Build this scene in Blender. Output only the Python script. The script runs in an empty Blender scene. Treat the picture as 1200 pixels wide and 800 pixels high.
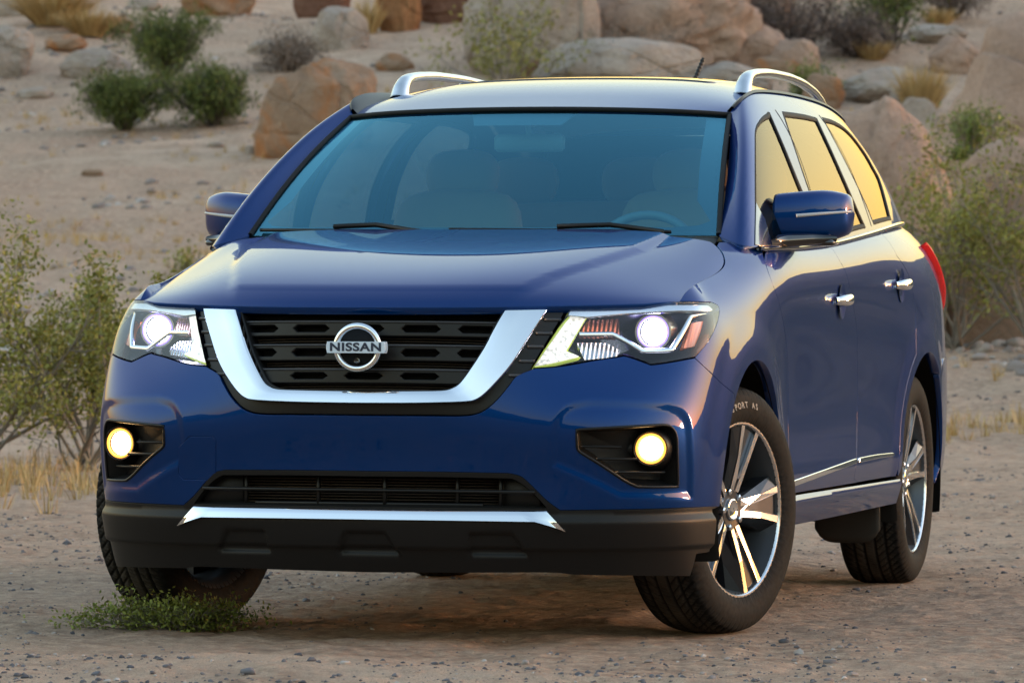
import bpy, math, random
import numpy as np
from mathutils import Vector, Matrix, Euler
from mathutils.geometry import delaunay_2d_cdt
random.seed(7); RNG = np.random.RandomState(11)
scene = bpy.context.scene
col = scene.collection
rad = math.radians

# ---------------------------------------------------------------- camera, sky, sun, exposure
cam = bpy.data.cameras.new('camera')
cam.sensor_width = 36.0; cam.lens = 5.95906*1000/1200*36.0
cam.clip_start = .5; cam.clip_end = 6000
cam.dof.use_dof = True; cam.dof.focus_distance = 15.6; cam.dof.aperture_fstop = 11.0
camo = bpy.data.objects.new('camera', cam); col.objects.link(camo)
CAM = Vector((4.234407, -14.284198, 1.007713))
YAW, PIT, ROL = rad(14.829), rad(.43), rad(.16)
_f = Vector((-math.sin(YAW)*math.cos(PIT), math.cos(YAW)*math.cos(PIT), -math.sin(PIT)))
_r0 = Vector((math.cos(YAW), math.sin(YAW), 0)); _u0 = _r0.cross(_f)
_r = _r0*math.cos(ROL)+_u0*math.sin(ROL); _u = -_r0*math.sin(ROL)+_u0*math.cos(ROL)
camo.matrix_world = Matrix(((_r.x,_u.x,-_f.x,CAM.x),(_r.y,_u.y,-_f.y,CAM.y),(_r.z,_u.z,-_f.z,CAM.z),(0,0,0,1)))
scene.camera = camo

SUN_AZ, SUN_EL = rad(66), rad(1.3)           # azimuth from +y towards +x
w = bpy.data.worlds.new('World'); scene.world = w; w.use_nodes = True
nt = w.node_tree; nt.nodes.clear()
sky = nt.nodes.new('ShaderNodeTexSky'); sky.sky_type = 'NISHITA'; sky.sun_disc = False
sky.sun_elevation = SUN_EL; sky.sun_rotation = SUN_AZ
sky.altitude = 800; sky.air_density = 1.5; sky.dust_density = 3.0; sky.ozone_density = 1.5
bgn = nt.nodes.new('ShaderNodeBackground'); bgn.inputs['Strength'].default_value = .15
wo = nt.nodes.new('ShaderNodeOutputWorld')
nt.links.new(sky.outputs[0], bgn.inputs['Color']); nt.links.new(bgn.outputs[0], wo.inputs['Surface'])
sl = bpy.data.lights.new('sun', 'SUN'); sl.energy = .15; sl.angle = rad(10); sl.color = (1, .82, .62)
slo = bpy.data.objects.new('sun', sl); col.objects.link(slo)
_d = Vector((math.sin(SUN_AZ)*math.cos(SUN_EL), math.cos(SUN_AZ)*math.cos(SUN_EL), math.sin(SUN_EL)))
slo.rotation_euler = (-_d).to_track_quat('-Z', 'Y').to_euler(); slo.location = (0, 0, 20)
scene.view_settings.view_transform = 'Standard'; scene.view_settings.look = 'None'
scene.view_settings.gamma = 1.0; scene.view_settings.exposure = 4.0

# ---------------------------------------------------------------- helpers
MATS = {}
def mat(name, base=(.5,.5,.5), rough=.5, metal=0., spec=.5, coat=0., coat_rough=.03, emit=None, estr=0., build=None):
    if name in MATS: return MATS[name]
    m = bpy.data.materials.new(name); m.use_nodes = True; n = m.node_tree
    b = n.nodes['Principled BSDF']
    b.inputs['Base Color'].default_value = (*base, 1); b.inputs['Roughness'].default_value = rough
    b.inputs['Metallic'].default_value = metal; b.inputs['Specular IOR Level'].default_value = spec
    b.inputs['Coat Weight'].default_value = coat; b.inputs['Coat Roughness'].default_value = coat_rough
    if emit: b.inputs['Emission Color'].default_value = (*emit, 1); b.inputs['Emission Strength'].default_value = estr
    if build: build(n, b)
    MATS[name] = m; return m
def N(n, t, **k):
    o = n.nodes.new(t)
    for a, v in k.items():
        if a in o.inputs: o.inputs[a].default_value = v
        else: setattr(o, a, v)
    return o
def noise(n, scale, detail=4, rough=.55, vec=None, dist=0.):
    t = N(n, 'ShaderNodeTexNoise'); t.inputs['Scale'].default_value = scale; t.inputs['Detail'].default_value = detail
    t.inputs['Roughness'].default_value = rough; t.inputs['Distortion'].default_value = dist
    if vec is not None: n.links.new(vec, t.inputs['Vector'])
    return t.outputs['Fac']
def ramp(n, fac, stops):
    r = N(n, 'ShaderNodeValToRGB'); e = r.color_ramp.elements
    while len(e) < len(stops): e.new(.5)
    for q, (p, c) in zip(e, stops): q.position = p; q.color = (*c, 1) if len(c) == 3 else c
    n.links.new(fac, r.inputs['Fac']); return r.outputs['Color']
def mix(n, fac, a, b, mode='MIX'):
    x = N(n, 'ShaderNodeMix'); x.data_type = 'RGBA'; x.blend_type = mode
    for s, v in ((0, fac), (6, a), (7, b)):
        if isinstance(v, bpy.types.NodeSocket): n.links.new(v, x.inputs[s])
        else: x.inputs[s].default_value = v if s == 0 else (*v, 1)
    return x.outputs[2]
def bump(n, b, height, strength=.5, dist=.01, prev=None):
    x = N(n, 'ShaderNodeBump'); x.inputs['Strength'].default_value = strength; x.inputs['Distance'].default_value = dist
    n.links.new(height, x.inputs['Height'])
    if prev is not None: n.links.new(prev, x.inputs['Normal'])
    n.links.new(x.outputs[0], b.inputs['Normal']); return x.outputs[0]
def gcoord(n): return N(n, 'ShaderNodeTexCoord').outputs['Object']

def mk(name, V, F, m, parent=None, normals=None, smooth=True):
    me = bpy.data.meshes.new(name)
    V = np.asarray(V, float)
    me.from_pydata(V.tolist(), [], [tuple(int(i) for i in f) for f in F])
    me.update()
    if smooth: me.shade_smooth()
    if normals is not None: me.normals_split_custom_set_from_vertices(np.asarray(normals, float).tolist())
    if m: me.materials.append(m)
    o = bpy.data.objects.new(name, me); col.objects.link(o)
    if parent is not None: o.parent = parent
    return o
def mk_fast(name, V, F, m, parent=None, smooth=True, attr=None):
    """V (n,3), F (m,k) index array, all faces of k corners."""
    V = np.asarray(V, np.float32); F = np.asarray(F, np.int32); k = F.shape[1]
    me = bpy.data.meshes.new(name)
    me.vertices.add(len(V)); me.vertices.foreach_set('co', V.ravel())
    me.loops.add(F.size); me.loops.foreach_set('vertex_index', F.ravel())
    me.polygons.add(len(F)); me.polygons.foreach_set('loop_start', np.arange(0, F.size, k, dtype=np.int32))
    me.polygons.foreach_set('loop_total', np.full(len(F), k, np.int32))
    me.update(calc_edges=True); me.validate()
    if attr is not None:
        a = me.attributes.new('tone', 'FLOAT', 'POINT'); a.data.foreach_set('value', np.asarray(attr, np.float32))
    if smooth: me.shade_smooth()
    if m: me.materials.append(m)
    o = bpy.data.objects.new(name, me); col.objects.link(o)
    if parent is not None: o.parent = parent
    return o
class MB:                                    # collects shapes into ONE mesh
    def __init__(s): s.V = []; s.F = []; s.n = 0
    def add(s, V, F):
        V = np.asarray(V, float); s.V.append(V); s.F += [tuple(int(i)+s.n for i in f) for f in F]; s.n += len(V); return s
    def grid(s, G, cu=False, cv=False, flip=False):
        G = np.asarray(G, float); a, b = G.shape[:2]; F = []
        for i in range(a if cu else a-1):
            for j in range(b if cv else b-1):
                q = (i*b+j, ((i+1)%a)*b+j, ((i+1)%a)*b+(j+1)%b, i*b+(j+1)%b)
                F.append(q[::-1] if flip else q)
        return s.add(G.reshape(-1, 3), F)
    def box(s, c, d, rot=None, bev=0.):
        d = np.array(d)/2.; b = min(bev, d.min()*.9)
        if b <= 0:
            V = np.array([[x,y,z] for x in (-1,1) for y in (-1,1) for z in (-1,1)])*d
            F = [(0,1,3,2),(4,6,7,5),(0,4,5,1),(2,3,7,6),(0,2,6,4),(1,5,7,3)]
        else:
            V = []; idx = {}
            for sx in (-1,1):
                for sy in (-1,1):
                    for sz in (-1,1):
                        for ax in range(3):
                            p = np.array([sx,sy,sz])*(d-b); p[ax] = (sx,sy,sz)[ax]*d[ax]
                            idx[(sx,sy,sz,ax)] = len(V); V.append(p)
            F = []
            for ax in range(3):
                a1, a2 = (ax+1)%3, (ax+2)%3
                for sg in (-1,1):
                    q = []
                    for s1, s2 in ((-1,-1),(1,-1),(1,1),(-1,1)):
                        k = [0,0,0]; k[ax] = sg; k[a1] = s1; k[a2] = s2; q.append(idx[(*k, ax)])
                    F.append(q if sg > 0 else q[::-1])
            for ax in range(3):
                a1, a2 = (ax+1)%3, (ax+2)%3
                for s1 in (-1,1):
                    for s2 in (-1,1):
                        k0 = [0,0,0]; k0[a1] = s1; k0[a2] = s2; k0[ax] = -1; k1 = list(k0); k1[ax] = 1
                        q = [idx[(*k0,a1)], idx[(*k1,a1)], idx[(*k1,a2)], idx[(*k0,a2)]]
                        F.append(q if s1*s2 < 0 else q[::-1])
            for sx in (-1,1):
                for sy in (-1,1):
                    for sz in (-1,1):
                        q = [idx[(sx,sy,sz,a)] for a in range(3)]; F.append(q if sx*sy*sz > 0 else q[::-1])
            V = np.array(V)
        if rot is not None: V = V@np.array(rot).T
        return s.add(V+np.array(c), F)
    def tube(s, path, r, k=8, up=None, closed=False, cap=True, sq=1.):
        path = np.asarray(path, float); n = len(path); r = np.broadcast_to(np.asarray(r, float), (n,))
        T = np.gradient(path, axis=0) if not closed else np.roll(path, -1, 0)-np.roll(path, 1, 0)
        T /= np.maximum(np.linalg.norm(T, axis=1, keepdims=True), 1e-9)
        ref = np.array(up if up is not None else (0, 0, 1.)); G = np.zeros((n, k, 3)); last = None
        for i in range(n):
            a = np.cross(T[i], ref)
            if np.linalg.norm(a) < 1e-3: a = last if last is not None else np.cross(T[i], (1., .3, 0))
            a = a/np.linalg.norm(a); last = a; b = np.cross(a, T[i])
            for j in range(k):
                t = 2*math.pi*j/k; G[i, j] = path[i]+r[i]*(a*math.cos(t)+b*math.sin(t)*sq)
        s.grid(G, cu=closed, cv=True, flip=True)
        if cap and not closed:
            base = s.n-n*k; s.F.append(tuple(base+j for j in range(k))); s.F.append(tuple(base+(n-1)*k+j for j in range(k))[::-1])
        return s
    def turn(s, c, ax, prof, k=40):
        c = np.array(c, float); ax = np.array(ax, float); ax /= np.linalg.norm(ax); e1 = np.cross(ax, (.13, .21, 1.)); e1 /= np.linalg.norm(e1); e2 = np.cross(ax, e1)
        ph = np.linspace(0, 2*math.pi, k+1)[:-1]
        return s.grid([[c+ax*t+r*(e1*math.cos(p)+e2*math.sin(p)) for p in ph] for t, r in prof], cv=True)
    def build(s, name, m, parent=None, smooth=True, auto=None):
        o = mk(name, np.concatenate(s.V), s.F, m, parent, smooth=smooth)
        if auto: sharp(o, auto)
        return o
def sharp(o, deg):
    """Mark edges sharper than deg so that smooth shading stops there."""
    import bmesh
    bm = bmesh.new(); bm.from_mesh(o.data); bmesh.ops.recalc_face_normals(bm, faces=bm.faces)
    for e in bm.edges:
        if len(e.link_faces) == 2 and e.calc_face_angle(0) > rad(deg): e.smooth = False
    bm.to_mesh(o.data); bm.free()
def tag(o, label=None, cat=None, group=None, kind=None):
    if label: o['label'] = label
    if cat: o['category'] = cat
    if group: o['group'] = group
    if kind: o['kind'] = kind
    return o
def empty(name, loc=(0,0,0), parent=None):
    o = bpy.data.objects.new(name, None); col.objects.link(o); o.location = loc; o.empty_display_size = .1
    if parent is not None: o.parent = parent
    return o

# ---- value noise used for the land and the rocks
def _h(i, j, k):
    n = (i*374761393+j*668265263+k*1274126177) & 0xffffffff
    n = ((n ^ (n >> 13))*1274126177) & 0xffffffff
    return ((n ^ (n >> 16)) & 0xffff)/65535.0
def vnoise(p):
    p = np.asarray(p, float); i = np.floor(p).astype(np.int64); f = p-i; f = f*f*f*(f*(f*6-15)+10); o = 0
    for a in (0, 1):
        for b in (0, 1):
            for c in (0, 1):
                wgt = (f[..., 0] if a else 1-f[..., 0])*(f[..., 1] if b else 1-f[..., 1])*(f[..., 2] if c else 1-f[..., 2])
                o = o+wgt*_h(i[..., 0]+a, i[..., 1]+b, i[..., 2]+c)
    return o
def fbm(p, oct=4, gain=.5):
    a = 1.; o = 0.; t = 0.; p = np.asarray(p, float)
    for k in range(oct): o = o+a*(vnoise(p+17.3*k)-.5); t += a; a *= gain; p = p*2.03
    return o/t

# ---- smooth body surfaces: tensor cubic B-splines over small tables of points, metres, x across, y back from the nose, z up ----
class Surf:
    def __init__(self, P, su, sv, mirror_u=False, mirror_v=False):
        P = np.array(P, float); self.n, self.m = P.shape[:2]
        M = np.array([-1., 1., 1.])
        a = P[1:2]*M if mirror_u else 2*P[:1]-P[1:2]
        P = np.concatenate([a, P, 2*P[-1:]-P[-2:-1]], 0)
        a = P[:, 1:2]*M if mirror_v else 2*P[:, :1]-P[:, 1:2]
        self.P = np.concatenate([a, P, 2*P[:, -1:]-P[:, -2:-1]], 1)
        self.mu = mirror_u; self.su = np.array(su, float); self.sv = np.array(sv, float)
    @staticmethod
    def _b(t, n):
        i = np.clip(np.floor(t).astype(int), 0, n-2); f = t-i
        return i, np.stack([(1-f)**3, 3*f**3-6*f**2+4, -3*f**3+3*f**2+3*f+1, f**3], -1)/6
    def ev(self, u, v):
        u = np.atleast_1d(np.asarray(u, float)); v = np.atleast_1d(np.asarray(v, float))
        flip = (u < 0) if self.mu else np.zeros(u.shape, bool)
        i, a = self._b(np.interp(np.abs(u) if self.mu else u, self.su, np.arange(self.n)), self.n)
        j, b = self._b(np.interp(v, self.sv, np.arange(self.m)), self.m)
        out = np.zeros(u.shape+(3,))
        for p in range(4):
            for q in range(4):
                out += (a[..., p]*b[..., q])[..., None]*self.P[i+p, j+q]
        out[..., 0] = np.where(flip, -out[..., 0], out[..., 0])
        return out
    def nrm(self, u, v, h=2e-3):
        u = np.atleast_1d(np.asarray(u, float)); v = np.atleast_1d(np.asarray(v, float))
        lo = -self.su[-1] if self.mu else self.su[0]
        u0 = np.clip(u-h, lo, self.su[-1]); u1 = np.clip(u+h, lo, self.su[-1])
        v0 = np.clip(v-h, self.sv[0], self.sv[-1]); v1 = np.clip(v+h, self.sv[0], self.sv[-1])
        n = np.cross(self.ev(u1, v)-self.ev(u0, v), self.ev(u, v1)-self.ev(u, v0))
        return n/np.maximum(np.linalg.norm(n, axis=-1, keepdims=True), 1e-12)

def arc(P):
    P = np.array(P, float); d = np.linalg.norm(np.diff(P, axis=0), axis=1)
    return np.concatenate([[0], np.cumsum(d)])

# lower body: stations run from the nose round the corner and along the flank to the tail; rows run up
ROWV = [.20, .30, .40, .48, .57, .66, .75, .85, .93, 1.0, 1.06, 1.12, 1.18, 1.25]
def shell_table():
    fx = [0, .2, .4, .55, .70, .82, .91]
    FY = {  # z: y at each fx, then the corner (x, y)
     .20: ([.10,.10,.115,.15,.21,.30,.40], (.925,.55)),
     .30: ([.05,.052,.07,.10,.155,.24,.34], (.945,.50)),
     .40: ([.03,.033,.045,.065,.115,.195,.305], (.957,.47)),
     .48: ([.02,.023,.038,.06,.10,.172,.285], (.962,.45)),
     .57: ([.005,.008,.018,.035,.075,.15,.262], (.965,.43)),
     .66: ([-.025,-.02,-.006,.014,.062,.14,.26], (.965,.43)),
     .75: ([-.03,-.022,.008,.043,.115,.195,.30], (.962,.455)),
     .85: ([-.02,-.01,.03,.09,.21,.30,.372], (.957,.49)),
     .93: ([-.01,.0,.05,.125,.255,.358,.42], (.945,.53)),
     1.0: ([.0,.01,.068,.158,.29,.415,.50], (.915,.60)),
     1.06:([.02,.03,.09,.19,.32,.44,.535], (.885,.615)),
     1.12:([.04,.05,.115,.215,.35,.465,.565], (.86,.642)),
     1.18:([.06,.07,.14,.24,.375,.49,.59], (.83,.665)),
     1.25:([.08,.09,.16,.26,.40,.51,.61], (.76,.685))}
    S = []
    for k in range(8):
        col = []
        for z in ROWV:
            ys, c = FY[z]
            zz = z if z <= 1.0 else {1.06: 1.03, 1.12: 1.055, 1.18: 1.08, 1.25: 1.10}[z]
            if k < 7:
                x = fx[k]
                if z > 1.0: x = x*(1-.02*(z-1.0)/.06)
                col.append((x, ys[k], zz))
            else: col.append((c[0], c[1], zz))
        S.append(col)
    def side(y, xs, zs):
        if len(xs) < 14: xs = xs+[xs[-1]-.06]; zs = zs+[zs[-1]+.012]
        dy = {.72: (.012,.035,.062,.085,.10), .95: (0,.015,.03,.04,.05)}.get(y, (0,)*5)
        S.append([(x, y+(dy[i-9] if i > 8 else 0), z) for i, (x, z) in enumerate(zip(xs, zs))])
    zl = [.20,.30,.40,.48,.57,.66,.75,.85,.93]
    side(.72, [.945,.957,.963,.966,.967,.968,.968,.965,.952,.930,.900,.862,.80,.72], zl+[1.0,1.048,1.085,1.112,1.135])
    side(.95, [.950,.960,.966,.970,.972,.974,.974,.972,.966,.953,.930,.893,.835,.75], zl+[1.0,1.055,1.103,1.140,1.165])
    side(1.2, [.950,.962,.968,.971,.972,.972,.970,.968,.967,.962,.950,.925,.875,.78], zl+[1.01,1.07,1.125,1.172,1.208])
    zd = [.29,.35,.41,.47,.56,.65,.75,.85,.94]
    def door(y, cr, belt, bx, dx=0.):
        side(y, [.905+dx,.937+dx,.957+dx,.963+dx,.950+dx,.945+dx,.948+dx,.955+dx,.963+dx,.969+dx,.964+dx,.948+dx*.5,bx,bx-.06],
             zd+[cr, cr+(belt-cr)*.36, cr+(belt-cr)*.70, belt, belt+.015])
    door(1.45, 1.035, 1.185, .922)
    door(1.8, 1.045, 1.195, .925, .002)
    door(2.3, 1.06, 1.21, .925, .004)
    door(2.8, 1.08, 1.24, .918, .004)
    side(3.3, [.915,.942,.960,.968,.962,.960,.962,.966,.972,.974,.966,.945,.905], zd[:9]+[1.085,1.155,1.215,1.27])
    side(3.6, [.930,.952,.968,.974,.975,.976,.978,.980,.982,.980,.970,.943,.89], zd[:9]+[1.06,1.14,1.215,1.285])
    side(3.86,[.935,.955,.970,.977,.980,.982,.984,.986,.987,.982,.968,.935,.865], zd[:9]+[1.05,1.135,1.22,1.30])
    side(4.15,[.930,.950,.962,.970,.974,.976,.977,.977,.975,.968,.950,.912,.83], zd[:9]+[1.05,1.14,1.23,1.31])
    side(4.45,[.905,.925,.938,.946,.950,.952,.952,.950,.946,.938,.915,.87,.77], zd[:9]+[1.05,1.14,1.23,1.31])
    side(4.68,[.86,.88,.895,.903,.907,.908,.906,.902,.895,.882,.855,.805,.70], zd[:9]+[1.05,1.14,1.23,1.31])
    def rear(x, y, dy=0):
        S.append([(x*f, y-o, z) for f, o, z in zip([.97,.98,.99,1,1,1,1,1,.99,.97,.95,.92,.88,.84],
             [.06,.03,.01,.0,.0,.0,.0,.01,.03,.05,.08,.13,.20,.27], zd[:9]+[1.05,1.14,1.23,1.31,1.34])])
    rear(.83, 4.86); rear(.68, 4.97); rear(.40, 5.03); rear(0, 5.045)
    return S
_S = shell_table()
SHELL = Surf(_S, arc([c[6] for c in _S]), ROWV, mirror_u=True)

# hood: a = across (0 centre .. outboard), b = front edge to rear edge
HOODT = [
 [(0,-.005,.982),(0,.035,1.022),(0,.20,1.080),(0,.45,1.135),(0,.75,1.182),(0,1.12,1.228)],
 [(.25,.01,.982),(.25,.05,1.022),(.25,.21,1.082),(.25,.46,1.137),(.25,.76,1.184),(.25,1.12,1.228)],
 [(.45,.08,.984),(.45,.12,1.024),(.45,.27,1.084),(.45,.50,1.140),(.46,.79,1.188),(.47,1.13,1.228)],
 [(.60,.185,.988),(.60,.225,1.022),(.60,.35,1.072),(.60,.55,1.122),(.60,.81,1.174),(.60,1.14,1.222)],
 [(.74,.32,.992),(.74,.36,1.015),(.74,.47,1.052),(.74,.63,1.092),(.735,.85,1.145),(.725,1.15,1.212)],
 [(.85,.455,.998),(.85,.49,1.013),(.85,.575,1.038),(.845,.70,1.070),(.84,.89,1.120),(.82,1.17,1.196)],
 [(.93,.57,.975),(.93,.60,.985),(.93,.67,1.002),(.925,.78,1.022),(.92,.94,1.055),(.90,1.19,1.130)]]
HOODT = [[(x, y, z+(.014, .010, .003, 0, 0, 0)[i]) for i, (x, y, z) in enumerate(r)] for r in HOODT]
HOOD = Surf(HOODT, arc([r[3] for r in HOODT]), arc([r for r in HOODT[1]]), mirror_u=True)

# flank of the cabin: stations run from the windscreen edge back, rows from the belt up to the roof edge
GHT = [
 [(.775,1.32,1.222),(.750,1.52,1.343),(.714,1.74,1.470),(.677,1.935,1.578),(.648,2.06,1.638)],
 [(.828,1.26,1.200),(.790,1.45,1.330),(.745,1.69,1.468),(.700,1.91,1.588),(.664,2.09,1.664)],
 [(.895,1.22,1.183),(.848,1.37,1.318),(.793,1.62,1.472),(.730,1.89,1.603),(.672,2.13,1.684)],
 [(.922,1.60,1.188),(.877,1.68,1.335),(.812,1.86,1.492),(.742,2.03,1.617),(.672,2.21,1.698)],
 [(.925,2.30,1.207),(.880,2.30,1.360),(.812,2.31,1.517),(.740,2.32,1.638),(.670,2.33,1.716)],
 [(.918,2.80,1.238),(.873,2.80,1.385),(.805,2.80,1.537),(.735,2.80,1.650),(.665,2.80,1.728)],
 [(.905,3.30,1.268),(.858,3.30,1.407),(.792,3.30,1.548),(.725,3.30,1.653),(.655,3.30,1.728)],
 [(.885,3.70,1.293),(.838,3.70,1.422),(.773,3.70,1.552),(.706,3.70,1.648),(.640,3.70,1.720)],
 [(.855,4.02,1.306),(.810,4.00,1.430),(.748,3.99,1.547),(.686,3.98,1.632),(.625,3.98,1.703)],
 [(.810,4.33,1.310),(.770,4.28,1.425),(.715,4.25,1.532),(.660,4.24,1.612),(.605,4.24,1.682)],
 [(.735,4.58,1.310),(.70,4.53,1.420),(.655,4.49,1.522),(.605,4.46,1.600),(.555,4.45,1.665)]]
GREEN = Surf(GHT, arc([r[2] for r in GHT]), arc(GHT[4]))

# roof: a = across, b = windscreen top to tail
ROOFT = []
for y0, zs in [((1.87,1.885,1.935,2.04),(1.648,1.646,1.640,1.630)),
               ((2.03,2.035,2.06,2.12),(1.682,1.680,1.672,1.656)),
               ((2.25,2.25,2.26,2.28),(1.732,1.729,1.716,1.688)),
               ((2.6,2.6,2.6,2.6),(1.780,1.776,1.761,1.720)),
               ((3.1,3.1,3.1,3.1),(1.804,1.800,1.781,1.730)),
               ((3.6,3.6,3.6,3.6),(1.795,1.791,1.771,1.722)),
               ((4.1,4.1,4.1,4.1),(1.752,1.748,1.730,1.692)),
               ((4.45,4.45,4.44,4.42),(1.715,1.711,1.695,1.665)),
               ((4.72,4.72,4.68,4.60),(1.672,1.669,1.655,1.630))]:
    xe = np.interp(y0[3], [2.04,2.3,2.8,3.3,3.7,4.0,4.25,4.6], [.640,.640,.638,.630,.615,.600,.58,.53])
    ROOFT.append([(0,y0[0],zs[0]),(.30*xe/.64,y0[1],zs[1]),(.50*xe/.64,y0[2],zs[2]),(xe,y0[3],zs[3])])
ROOFT = [list(r) for r in zip(*ROOFT)]          # first index across
ROOF = Surf(ROOFT, arc([r[3] for r in ROOFT]), arc(ROOFT[0]), mirror_u=True)

# windscreen: a = across, b = bottom to top
def _ws():
    bot = [(0,1.17,1.222),(.25,1.175,1.222),(.48,1.205,1.222),(.66,1.265,1.222),(.772,1.33,1.222)]
    top = [(0,1.865,1.642),(.20,1.875,1.641),(.40,1.91,1.637),(.55,1.97,1.632),(.648,2.045,1.626)]
    T = []
    for a, b in zip(bot, top):
        a = np.array(a); b = np.array(b); row = []
        for t in (0, .25, .5, .75, 1):
            p = a+(b-a)*t; bul = .030*4*t*(1-t); p = p+np.array([0, -bul*.5, bul*.87]); row.append(tuple(p))
        T.append(row)
    return T
WST = _ws()
SCREEN = Surf(WST, arc([r[2] for r in WST]), arc(WST[0]), mirror_u=True)

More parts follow.
